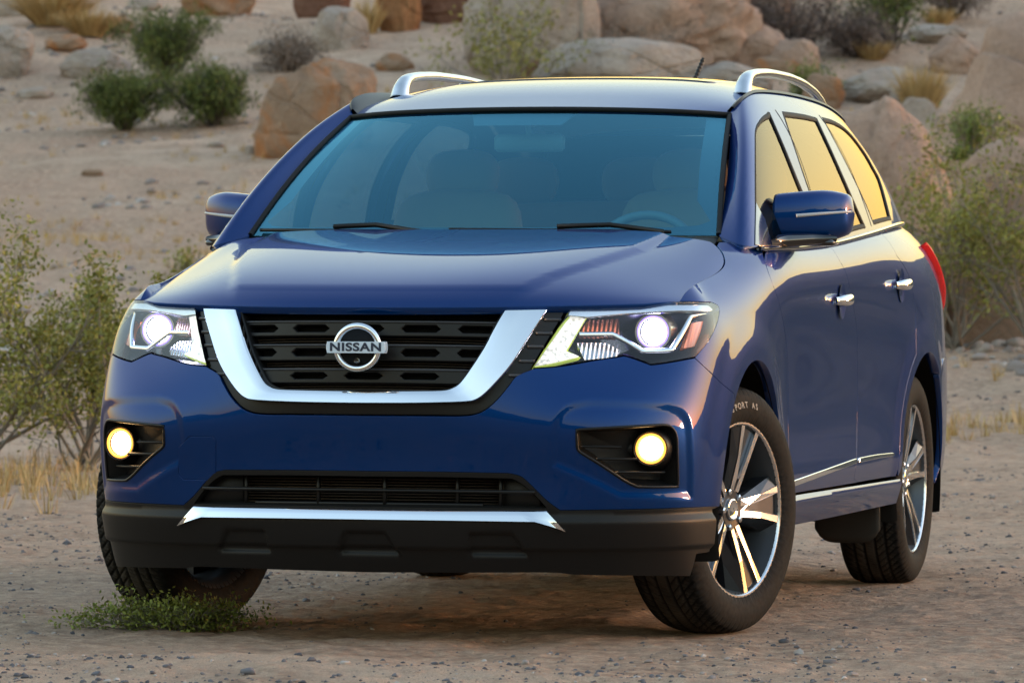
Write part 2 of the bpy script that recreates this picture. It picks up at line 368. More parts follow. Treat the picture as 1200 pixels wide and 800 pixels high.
# outlines of the body panels in (along, up) metres on the surfaces above
D = {
 'bumper': [(0,0.6768),(0.1997,0.6777),(0.2078,0.6778),(0.216,0.6778),(0.2245,0.6778),(0.233,0.6778),(0.2416,0.6778),(0.2503,0.6777),(0.2588,0.6777),(0.2673,0.6777),(0.2756,0.6777),(0.2838,0.6778),(0.2916,0.6779),(0.2991,0.6781),(0.3062,0.6784),(0.3129,0.6788),(0.319,0.6792),(0.332,0.6806),(0.3424,0.6823),(0.3509,0.6843),(0.3582,0.6867),(0.3654,0.6896),(0.373,0.6931),(0.3811,0.6973),(0.3887,0.7022),(0.3961,0.7075),(0.403,0.7132),(0.4083,0.719),(0.4136,0.725),(0.4181,0.7304),(0.4227,0.7361),(0.4271,0.7421),(0.4314,0.7481),(0.4355,0.7543),(0.4393,0.7602),(0.4428,0.7656),(0.4477,0.7737),(0.4515,0.7809),(0.4551,0.7871),(0.4593,0.7926),(0.4661,0.7984),(0.4736,0.8028),(0.4814,0.8068),(0.4894,0.8105),(0.4978,0.8138),(0.5061,0.8185),(0.5134,0.8192),(0.5207,0.8198),(0.528,0.8204),(0.5352,0.8209),(0.5424,0.8215),(0.5497,0.8221),(0.557,0.8227),(0.5649,0.8235),(0.5729,0.8243),(0.581,0.8253),(0.5892,0.8264),(0.5964,0.8275),(0.6039,0.8287),(0.6115,0.8301),(0.6193,0.8315),(0.6271,0.8331),(0.635,0.8346),(0.6429,0.8362),(0.6507,0.8379),(0.6584,0.8394),(0.6659,0.841),(0.6732,0.8424),(0.6802,0.8438),(0.6868,0.845),(0.6961,0.8466),(0.7051,0.8481),(0.7139,0.8496),(0.7223,0.8507),(0.7294,0.8517),(0.736,0.8526),(0.7421,0.8534),(0.7477,0.8541),(0.7527,0.8547),(0.7624,0.8568),(0.7723,0.8554),(0.7789,0.8538),(0.7872,0.8515),(0.7969,0.8484),(0.8073,0.8447),(0.8179,0.841),(0.828,0.8376),(0.8369,0.8347),(0.844,0.8325),(0.8536,0.8291),(0.8621,0.8298),(0.8682,0.8304),(0.8755,0.8312),(0.8838,0.8323),(0.893,0.8335),(0.9028,0.8348),(0.913,0.8362),(0.9232,0.8377),(0.9331,0.839),(0.9428,0.8404),(0.9529,0.8418),(0.9632,0.8433),(0.9738,0.8449),(0.9848,0.8464),(0.9961,0.848),(1.0083,0.8495),(1.0226,0.8508),(1.035,0.8452),(1.0474,0.8395),(1.06,0.8339),(1.0727,0.8283),(1.0856,0.8227),(1.0988,0.817),(1.1122,0.8113),(1.1259,0.8053),(1.1401,0.7992),(1.1531,0.7934),(1.1666,0.7874),(1.1874,0.7813),(1.2101,0.775),(1.2333,0.7686),(1.2569,0.7621),(1.2808,0.7555),(1.3051,0.7489),(1.3296,0.7429),(1.3544,0.7369),(1.3726,0.7197),(1.3631,0.7106),(1.3539,0.7011),(1.3452,0.6913),(1.3367,0.6812),(1.3286,0.6707),(1.3208,0.66),(1.3132,0.649),(1.3058,0.6378),(1.2986,0.6263),(1.2915,0.6146),(1.2846,0.6027),(1.2777,0.5906),(1.271,0.5783),(1.2643,0.5659),(1.2577,0.5532),(1.2511,0.5403),(1.2446,0.5273),(1.2382,0.514),(1.2319,0.5004),(1.2258,0.4865),(1.2199,0.4732),(1.2142,0.4603),(1.2088,0.4473),(1.2036,0.4343),(1.1987,0.4214),(1.1914,0.4085),(0.9884,0.4102),(0.9781,0.4102),(0.9683,0.4101),(0.959,0.4101),(0.9499,0.41),(0.941,0.4099),(0.9321,0.4098),(0.9233,0.4097),(0.9144,0.4096),(0.9053,0.4095),(0.896,0.4094),(0.8863,0.4094),(0.8763,0.4093),(0.8658,0.4092),(0.8583,0.4092),(0.8506,0.4091),(0.8427,0.4091),(0.8345,0.4091),(0.8262,0.409),(0.8177,0.409),(0.8092,0.409),(0.8007,0.4089),(0.7921,0.4089),(0.7836,0.4089),(0.7752,0.4088),(0.7669,0.4088),(0.7587,0.4087),(0.7506,0.4087),(0.7428,0.4086),(0.7352,0.4086),(0.7278,0.4085),(0.7205,0.4084),(0.7126,0.4084),(0.7052,0.4083),(0.6952,0.4082),(0.6856,0.4081),(0.6765,0.4081),(0.6677,0.408),(0.6592,0.4079),(0.6509,0.4078),(0.6429,0.4078),(0.6349,0.4077),(0.6271,0.4076),(0.6193,0.4075),(0.6115,0.4075),(0.6035,0.4074),(0.5955,0.4073),(0.5873,0.4072),(0.5804,0.4117),(0.5736,0.416),(0.5668,0.4202),(0.5598,0.4249),(0.5527,0.4301),(0.5453,0.4362),(0.5403,0.4406),(0.535,0.4457),(0.5293,0.4511),(0.5234,0.4569),(0.5175,0.4627),(0.5117,0.4685),(0.5062,0.474),(0.501,0.479),(0.4964,0.4839),(0.4924,0.488),(0.4834,0.4969),(0.4778,0.5014),(0.4711,0.5048),(0.464,0.5073),(0.4562,0.5091),(0.4482,0.5106),(0.4404,0.5123),(0.4333,0.5124),(0.4263,0.5125),(0.4194,0.5125),(0.4126,0.5126),(0.4058,0.5127),(0.3982,0.5128),(0.3895,0.5129),(0.381,0.513),(0.3725,0.5131),(0.3641,0.5132),(0.3557,0.5133),(0.3474,0.5134),(0.3392,0.5135),(0.331,0.5136),(0.3229,0.5137),(0.3148,0.5138),(0.3067,0.5139),(0.2986,0.5139),(0.2905,0.514),(0.2825,0.5141),(0.2745,0.5142),(0.2664,0.5142),(0.2584,0.5143),(0.2503,0.5143),(0.2422,0.5144),(0.2344,0.5144),(0.2266,0.5145),(0.2188,0.5145),(0.2109,0.5145),(0.203,0.5145),(0.1951,0.5145),(0.1873,0.5146),(0.1794,0.5146),(0.1715,0.5146),(0.1636,0.5146),(0.1556,0.5146),(0.1477,0.5146),(0.1397,0.5146),(0.1317,0.5146),(0.1237,0.5146),(0.1157,0.5146),(0.1076,0.5146),(0.0996,0.5146),(0.0916,0.5145),(0.0835,0.5145),(0.0755,0.5145),(0.0675,0.5145),(0.0594,0.5145),(0.0514,0.5145),(0.0434,0.5145),(0.0354,0.5145),(0,0.5143)],
 'lower_bumper': [(0,0.5143),(0.0354,0.5145),(0.0434,0.5145),(0.0514,0.5145),(0.0594,0.5145),(0.0675,0.5145),(0.0755,0.5145),(0.0835,0.5145),(0.0916,0.5145),(0.0996,0.5146),(0.1076,0.5146),(0.1157,0.5146),(0.1237,0.5146),(0.1317,0.5146),(0.1397,0.5146),(0.1477,0.5146),(0.1556,0.5146),(0.1636,0.5146),(0.1715,0.5146),(0.1794,0.5146),(0.1873,0.5146),(0.1951,0.5145),(0.203,0.5145),(0.2109,0.5145),(0.2188,0.5145),(0.2266,0.5145),(0.2344,0.5144),(0.2422,0.5144),(0.2503,0.5143),(0.2584,0.5143),(0.2664,0.5142),(0.2745,0.5142),(0.2825,0.5141),(0.2905,0.514),(0.2986,0.5139),(0.3067,0.5139),(0.3148,0.5138),(0.3229,0.5137),(0.331,0.5136),(0.3392,0.5135),(0.3474,0.5134),(0.3557,0.5133),(0.3641,0.5132),(0.3725,0.5131),(0.381,0.513),(0.3895,0.5129),(0.3982,0.5128),(0.4058,0.5127),(0.4126,0.5126),(0.4194,0.5125),(0.4263,0.5125),(0.4333,0.5124),(0.4404,0.5123),(0.4482,0.5106),(0.4562,0.5091),(0.464,0.5073),(0.4711,0.5048),(0.4778,0.5014),(0.4834,0.4969),(0.4924,0.488),(0.4964,0.4839),(0.501,0.479),(0.5062,0.474),(0.5117,0.4685),(0.5175,0.4627),(0.5234,0.4569),(0.5293,0.4511),(0.535,0.4457),(0.5403,0.4406),(0.5453,0.4362),(0.5527,0.4301),(0.5598,0.4249),(0.5668,0.4202),(0.5736,0.416),(0.5804,0.4117),(0.5873,0.4072),(0.5955,0.4073),(0.6035,0.4074),(0.6115,0.4075),(0.6193,0.4075),(0.6271,0.4076),(0.6349,0.4077),(0.6429,0.4078),(0.6509,0.4078),(0.6592,0.4079),(0.6677,0.408),(0.6765,0.4081),(0.6856,0.4081),(0.6952,0.4082),(0.7052,0.4083),(0.7126,0.4084),(0.7205,0.4084),(0.7278,0.4085),(0.7352,0.4086),(0.7428,0.4086),(0.7506,0.4087),(0.7587,0.4087),(0.7669,0.4088),(0.7752,0.4088),(0.7836,0.4089),(0.7921,0.4089),(0.8007,0.4089),(0.8092,0.409),(0.8177,0.409),(0.8262,0.409),(0.8345,0.4091),(0.8427,0.4091),(0.8506,0.4091),(0.8583,0.4092),(0.8658,0.4092),(0.8763,0.4093),(0.8863,0.4094),(0.896,0.4094),(0.9053,0.4095),(0.9144,0.4096),(0.9233,0.4097),(0.9321,0.4098),(0.941,0.4099),(0.9499,0.41),(0.959,0.4101),(0.9683,0.4101),(0.9781,0.4102),(0.9884,0.4102),(1.1914,0.4085),(1.1438,0.4019),(1.143,0.3939),(1.1424,0.3857),(1.1417,0.3775),(1.1411,0.3695),(1.1404,0.3615),(1.1396,0.3536),(1.1387,0.3456),(1.1375,0.3377),(1.1361,0.3296),(1.1344,0.3215),(1.1326,0.3133),(1.1306,0.3052),(1.1285,0.2969),(1.1263,0.2887),(1.1241,0.2805),(1.1219,0.2723),(1.0385,0.2692),(1.0335,0.261),(1.0285,0.2527),(1.0233,0.2445),(1.0176,0.2362),(1.0114,0.228),(1.0048,0.2198),(0.999,0.2115),(0.9934,0.2033),(0.9811,0.2038),(0.9694,0.2043),(0.9583,0.2047),(0.9476,0.2051),(0.9373,0.2055),(0.9273,0.2058),(0.9175,0.2061),(0.908,0.2065),(0.8988,0.2067),(0.8897,0.207),(0.8807,0.2073),(0.872,0.2076),(0.8631,0.2078),(0.8542,0.2081),(0.8455,0.2083),(0.8368,0.2085),(0.8283,0.2088),(0.8199,0.209),(0.8115,0.2093),(0.8033,0.2095),(0.7952,0.2097),(0.7871,0.2099),(0.7792,0.2102),(0.7713,0.2104),(0.7636,0.2106),(0.7559,0.2108),(0.7482,0.211),(0.7407,0.2112),(0.7332,0.2115),(0.7258,0.2117),(0.7178,0.2119),(0.7093,0.2121),(0.701,0.2123),(0.6927,0.2124),(0.6844,0.2126),(0.6762,0.2128),(0.668,0.213),(0.6599,0.2132),(0.6518,0.2133),(0.6437,0.2135),(0.6356,0.2137),(0.6276,0.2138),(0.6195,0.2139),(0.6115,0.2141),(0.6036,0.215),(0.5956,0.2161),(0.5876,0.2171),(0.5797,0.218),(0.572,0.2189),(0.5647,0.2195),(0.5563,0.2201),(0.5489,0.2204),(0.5417,0.2206),(0.5346,0.2208),(0.5273,0.221),(0.5199,0.221),(0.5125,0.221),(0.505,0.2209),(0.4976,0.2209),(0.4903,0.2208),(0.4829,0.2208),(0.4756,0.2207),(0.4684,0.2206),(0.4612,0.2206),(0.454,0.2205),(0.4469,0.2204),(0.4398,0.2204),(0.4329,0.2203),(0.4259,0.2202),(0.4191,0.2201),(0.4123,0.22),(0.4055,0.2199),(0.3978,0.2198),(0.3891,0.2198),(0.3805,0.2197),(0.372,0.2196),(0.3636,0.2195),(0.3553,0.2194),(0.3469,0.2193),(0.3387,0.2192),(0.3305,0.2191),(0.3223,0.219),(0.3142,0.2189),(0.3061,0.2188),(0.2981,0.2187),(0.2901,0.2186),(0.2821,0.2185),(0.2741,0.2184),(0.2662,0.2183),(0.2583,0.2182),(0.2504,0.2181),(0.2424,0.218),(0.2346,0.2179),(0.2267,0.2178),(0.2188,0.2177),(0.2109,0.2176),(0.203,0.2175),(0.1951,0.2175),(0.1873,0.2174),(0.1795,0.2173),(0.1716,0.2172),(0.1638,0.2171),(0.1559,0.217),(0.148,0.2169),(0.1402,0.2168),(0.1323,0.2167),(0.1244,0.2166),(0.1165,0.2165),(0.1086,0.2164),(0.1007,0.2163),(0.0928,0.2162),(0.0849,0.2161),(0.0769,0.216),(0.069,0.2159),(0.0611,0.2158),(0.0531,0.2157),(0.0452,0.2156),(0.0372,0.2155),(0.0293,0.2154),(0.0213,0.2153),(0.0134,0.2152),(0,0.2153)],
 'intake': [(0,0.4976),(0.0346,0.4979),(0.0426,0.498),(0.0507,0.498),(0.0586,0.498),(0.0666,0.498),(0.0746,0.498),(0.0826,0.4981),(0.0906,0.4981),(0.0986,0.4981),(0.1065,0.4981),(0.1145,0.4982),(0.1224,0.4982),(0.1304,0.4982),(0.1383,0.4982),(0.1463,0.4982),(0.1542,0.4983),(0.1621,0.4983),(0.17,0.4983),(0.1779,0.4983),(0.1858,0.4983),(0.1937,0.4983),(0.2016,0.4983),(0.2096,0.4982),(0.2176,0.4982),(0.2255,0.4982),(0.2335,0.4982),(0.2415,0.4981),(0.2495,0.4981),(0.2575,0.498),(0.2655,0.498),(0.2735,0.4979),(0.2816,0.4978),(0.2897,0.4977),(0.2978,0.4976),(0.3059,0.4976),(0.3141,0.4975),(0.3223,0.4974),(0.3306,0.4973),(0.3389,0.4972),(0.3473,0.497),(0.3557,0.4969),(0.3642,0.4968),(0.3728,0.4967),(0.3815,0.4966),(0.3902,0.4965),(0.3991,0.4964),(0.4067,0.4962),(0.4136,0.4961),(0.4205,0.496),(0.4276,0.4959),(0.4347,0.4958),(0.4418,0.4957),(0.4491,0.4956),(0.4558,0.4918),(0.4625,0.4884),(0.4695,0.4843),(0.4773,0.4788),(0.4823,0.4751),(0.4877,0.4707),(0.4933,0.4659),(0.4991,0.4609),(0.5048,0.4557),(0.5104,0.4506),(0.5156,0.4456),(0.5213,0.4401),(0.5266,0.4346),(0.5317,0.4291),(0.5367,0.4236),(0.5417,0.4182),(0.5468,0.4128),(0.5397,0.4128),(0.534,0.4128),(0.5293,0.4129),(0.5251,0.4129),(0.521,0.4129),(0.5166,0.4129),(0.5116,0.4129),(0.5055,0.4129),(0.498,0.413),(0.4886,0.413),(0.4771,0.413),(0.463,0.4131),(0.4462,0.4131),(0.4417,0.4131),(0.437,0.4131),(0.4321,0.4131),(0.4271,0.4131),(0.4219,0.4131),(0.4166,0.4131),(0.4112,0.4131),(0.4057,0.4131),(0.3994,0.4132),(0.3919,0.4132),(0.3844,0.4132),(0.3767,0.4132),(0.3689,0.4132),(0.3611,0.4132),(0.3532,0.4132),(0.3452,0.4132),(0.3371,0.4132),(0.3289,0.4132),(0.3207,0.4132),(0.3125,0.4132),(0.3041,0.4132),(0.2958,0.4132),(0.2873,0.4131),(0.2789,0.4131),(0.2703,0.4131),(0.2618,0.4131),(0.2532,0.4131),(0.2446,0.4131),(0.2359,0.4131),(0.2272,0.4131),(0.2185,0.4131),(0.2098,0.4131),(0.201,0.4131),(0.1923,0.413),(0.1836,0.413),(0.1748,0.413),(0.1661,0.413),(0.1574,0.413),(0.1487,0.413),(0.14,0.413),(0.1313,0.4129),(0.1226,0.4129),(0.114,0.4129),(0.1054,0.4129),(0.0969,0.4129),(0.0884,0.4128),(0.08,0.4128),(0.0716,0.4128),(0.0634,0.4128),(0.0552,0.4127),(0.0471,0.4127),(0.039,0.4127),(0.0311,0.4127),(0,0.4125)],
 'skid_strip': [(0,0.4076),(0.0309,0.4076),(0.0387,0.4076),(0.0466,0.4076),(0.0545,0.4076),(0.0625,0.4076),(0.0705,0.4075),(0.0785,0.4075),(0.0866,0.4075),(0.0946,0.4075),(0.1027,0.4075),(0.1108,0.4074),(0.1189,0.4074),(0.127,0.4074),(0.1351,0.4074),(0.1432,0.4073),(0.1513,0.4073),(0.1594,0.4073),(0.1675,0.4073),(0.1755,0.4072),(0.1835,0.4072),(0.1915,0.4072),(0.1994,0.4072),(0.2074,0.4071),(0.2154,0.4071),(0.2233,0.4071),(0.2312,0.4071),(0.239,0.407),(0.2468,0.407),(0.2546,0.407),(0.2623,0.407),(0.27,0.4069),(0.2776,0.4069),(0.2851,0.4069),(0.2927,0.4069),(0.3001,0.4068),(0.3075,0.4068),(0.3149,0.4068),(0.3222,0.4068),(0.3294,0.4068),(0.3365,0.4068),(0.3436,0.4068),(0.3533,0.4068),(0.3628,0.4067),(0.3723,0.4067),(0.3816,0.4067),(0.3909,0.4067),(0.4001,0.4068),(0.4076,0.4068),(0.4146,0.4068),(0.4215,0.4068),(0.4284,0.4068),(0.4352,0.4068),(0.4421,0.4068),(0.4489,0.4068),(0.4558,0.4068),(0.4626,0.4069),(0.4694,0.4069),(0.4763,0.4069),(0.4832,0.4069),(0.4901,0.4069),(0.497,0.4069),(0.5039,0.4069),(0.5109,0.4069),(0.518,0.4069),(0.5251,0.4069),(0.5322,0.4069),(0.5394,0.4069),(0.5467,0.4069),(0.554,0.4069),(0.5618,0.4069),(0.6055,0.3614),(0.5264,0.3612),(0.5206,0.369),(0.5124,0.3757),(0.5057,0.3776),(0.4976,0.3787),(0.489,0.3796),(0.4807,0.3805),(0.4733,0.3805),(0.4658,0.3806),(0.4584,0.3806),(0.451,0.3806),(0.4436,0.3806),(0.4363,0.3806),(0.4291,0.3806),(0.4219,0.3806),(0.4148,0.3805),(0.4077,0.3805),(0.4003,0.3805),(0.3912,0.3805),(0.3823,0.3805),(0.3735,0.3805),(0.3647,0.3805),(0.3561,0.3804),(0.3475,0.3804),(0.339,0.3804),(0.3307,0.3804),(0.3224,0.3804),(0.3142,0.3804),(0.3061,0.3803),(0.298,0.3803),(0.2901,0.3803),(0.2822,0.3803),(0.2744,0.3803),(0.2667,0.3803),(0.2591,0.3802),(0.2515,0.3802),(0.2441,0.3802),(0.2367,0.3802),(0.228,0.3802),(0.2195,0.3802),(0.211,0.3802),(0.2027,0.3802),(0.1945,0.3802),(0.1863,0.3802),(0.1783,0.3802),(0.1703,0.3802),(0.1624,0.3802),(0.1545,0.3802),(0.1466,0.3802),(0.1388,0.3802),(0.131,0.3802),(0.1233,0.3802),(0.1156,0.3802),(0.1078,0.3802),(0.1001,0.3802),(0.0924,0.3802),(0.0846,0.3802),(0.0769,0.3802),(0.0691,0.3802),(0.0613,0.3802),(0.0534,0.3802),(0.0455,0.3801),(0.0376,0.3801),(0.0296,0.3801),(0,0.3801)],
 'fog_pocket': [(0.6519,0.641),(0.6601,0.6415),(0.6686,0.642),(0.6771,0.6425),(0.6859,0.643),(0.6947,0.6435),(0.7036,0.644),(0.7126,0.6445),(0.7217,0.645),(0.7298,0.6455),(0.7377,0.646),(0.7457,0.6465),(0.7536,0.6469),(0.7615,0.6474),(0.7694,0.6478),(0.7771,0.6483),(0.7848,0.6487),(0.7923,0.6491),(0.7996,0.6495),(0.8068,0.6498),(0.8138,0.6502),(0.8205,0.6505),(0.8316,0.651),(0.8421,0.6515),(0.8519,0.6519),(0.8611,0.6522),(0.8699,0.6526),(0.8781,0.6529),(0.8861,0.6531),(0.8941,0.6534),(0.9022,0.6536),(0.9105,0.6539),(0.9192,0.6542),(0.9284,0.6545),(0.9378,0.6536),(0.9474,0.6526),(0.9562,0.6503),(0.9672,0.6432),(0.9758,0.6338),(0.9795,0.6267),(0.9819,0.619),(0.9842,0.6112),(0.9844,0.6033),(0.9846,0.5954),(0.9847,0.5874),(0.9847,0.5793),(0.9847,0.5713),(0.9847,0.5634),(0.9846,0.5556),(0.9845,0.5479),(0.9844,0.5404),(0.9842,0.5332),(0.984,0.5245),(0.9837,0.5161),(0.9835,0.508),(0.9832,0.5),(0.9829,0.4921),(0.9826,0.4842),(0.9822,0.4765),(0.9819,0.4692),(0.9708,0.4693),(0.9597,0.4693),(0.9488,0.4694),(0.9381,0.4694),(0.9277,0.4695),(0.9177,0.4695),(0.9081,0.4695),(0.8989,0.4696),(0.8891,0.4698),(0.8799,0.4699),(0.8711,0.4701),(0.8624,0.4704),(0.8537,0.4706),(0.845,0.4708),(0.8363,0.4709),(0.827,0.4744),(0.8178,0.4779),(0.8094,0.4816),(0.802,0.4856),(0.7952,0.4896),(0.7886,0.4936),(0.7814,0.4985),(0.7743,0.5034),(0.7672,0.5083),(0.7602,0.5132),(0.7532,0.518),(0.7464,0.5228),(0.7396,0.5274),(0.7331,0.5319),(0.7267,0.5362),(0.7194,0.5408),(0.7116,0.5452),(0.7041,0.5495),(0.6968,0.5536),(0.6895,0.5577),(0.6823,0.5618),(0.6751,0.5659),(0.6678,0.5701),(0.6598,0.5751),(0.6534,0.5813),(0.6518,0.5907),(0.6516,0.6012)],
 'fog_relief': [(0.5653,0.5334),(0.5655,0.541),(0.5656,0.5488),(0.5656,0.5565),(0.5656,0.5643),(0.5656,0.572),(0.5657,0.5796),(0.5659,0.5871),(0.5661,0.5945),(0.5665,0.6016),(0.5671,0.6085),(0.568,0.6168),(0.5688,0.6248),(0.5697,0.6327),(0.5707,0.6402),(0.572,0.6476),(0.5737,0.6547),(0.5757,0.6615),(0.5784,0.6681),(0.5819,0.6755),(0.586,0.6827),(0.5906,0.6896),(0.5958,0.6961),(0.6015,0.7022),(0.6077,0.7076),(0.6146,0.7123),(0.6214,0.7157),(0.6289,0.7184),(0.6371,0.7206),(0.6457,0.7224),(0.6546,0.724),(0.6636,0.7255),(0.6724,0.7272),(0.681,0.7291),(0.6895,0.7289),(0.698,0.7288),(0.7066,0.7287),(0.7154,0.7286),(0.724,0.7285),(0.7317,0.7284),(0.7395,0.7283),(0.7474,0.7282),(0.7553,0.7281),(0.7632,0.728),(0.7713,0.7278),(0.7793,0.7276),(0.7874,0.7274),(0.7955,0.7271),(0.8035,0.7268),(0.8116,0.7264),(0.8203,0.7259),(0.8289,0.7254),(0.8375,0.7248),(0.8462,0.7242),(0.8549,0.7235),(0.8636,0.7228),(0.8722,0.7221),(0.8806,0.7213),(0.8892,0.7205),(0.8978,0.7198),(0.9066,0.719),(0.9155,0.7182),(0.9245,0.7174),(0.9337,0.7166),(0.943,0.7159),(0.954,0.7126),(0.9655,0.7095),(0.977,0.7063),(0.9879,0.7026),(0.9975,0.6981),(1.0057,0.6926),(1.014,0.6864),(1.0212,0.6797),(1.0273,0.6726),(1.0324,0.6653),(1.0363,0.6577),(1.0386,0.6498),(1.0401,0.6415),(1.0413,0.6333),(1.0428,0.6251),(1.0433,0.6175),(1.0439,0.6098),(1.0444,0.6021),(1.0449,0.5943),(1.0453,0.5865),(1.0456,0.5788),(1.0459,0.571),(1.0461,0.5633),(1.0463,0.5556),(1.0464,0.548),(1.0464,0.5406),(1.0463,0.5332),(1.0462,0.526),(1.046,0.5189),(1.0456,0.5101),(1.045,0.5016),(1.0444,0.4933),(1.0437,0.4851),(1.0429,0.4773),(1.0421,0.4701),(1.0413,0.4629),(1.0405,0.4557),(1.0397,0.4484),(1.0389,0.4411),(1.0382,0.4337),(1.0251,0.4341),(1.0123,0.4344),(1.0007,0.4347),(0.9904,0.435),(0.9803,0.4352),(0.9704,0.4355),(0.9607,0.4357),(0.9512,0.4359),(0.9418,0.4361),(0.9325,0.4363),(0.9234,0.4365),(0.9143,0.4367),(0.9054,0.4369),(0.8966,0.4371),(0.8878,0.4373),(0.8791,0.4375),(0.8705,0.4377),(0.8618,0.4379),(0.853,0.4381),(0.8443,0.4383),(0.8356,0.4385),(0.8271,0.4387),(0.8186,0.4388),(0.8102,0.439),(0.8019,0.4392),(0.7936,0.4394),(0.7855,0.4395),(0.7774,0.4397),(0.7703,0.4432),(0.7632,0.4466),(0.7563,0.4501),(0.7495,0.4535),(0.7427,0.457),(0.7359,0.4604),(0.7292,0.4638),(0.7223,0.4673),(0.7145,0.4707),(0.7065,0.4741),(0.6985,0.4775),(0.6903,0.481),(0.682,0.4848),(0.6746,0.4881),(0.6671,0.4914),(0.6595,0.4947),(0.6518,0.4979),(0.6441,0.5012),(0.6363,0.5045),(0.6284,0.5077),(0.6205,0.511),(0.6126,0.5142),(0.6046,0.5174),(0.5967,0.5206),(0.5888,0.5238),(0.5809,0.527),(0.5731,0.5302)],
 'recess_mid': [(0.004,0.3424),(0.077,0.3435),(0.1032,0.2621),(0,0.2615)],
 'recess_side': [(0.3106,0.3438),(0.4451,0.3451),(0.4881,0.2638),(0.3031,0.2622)],
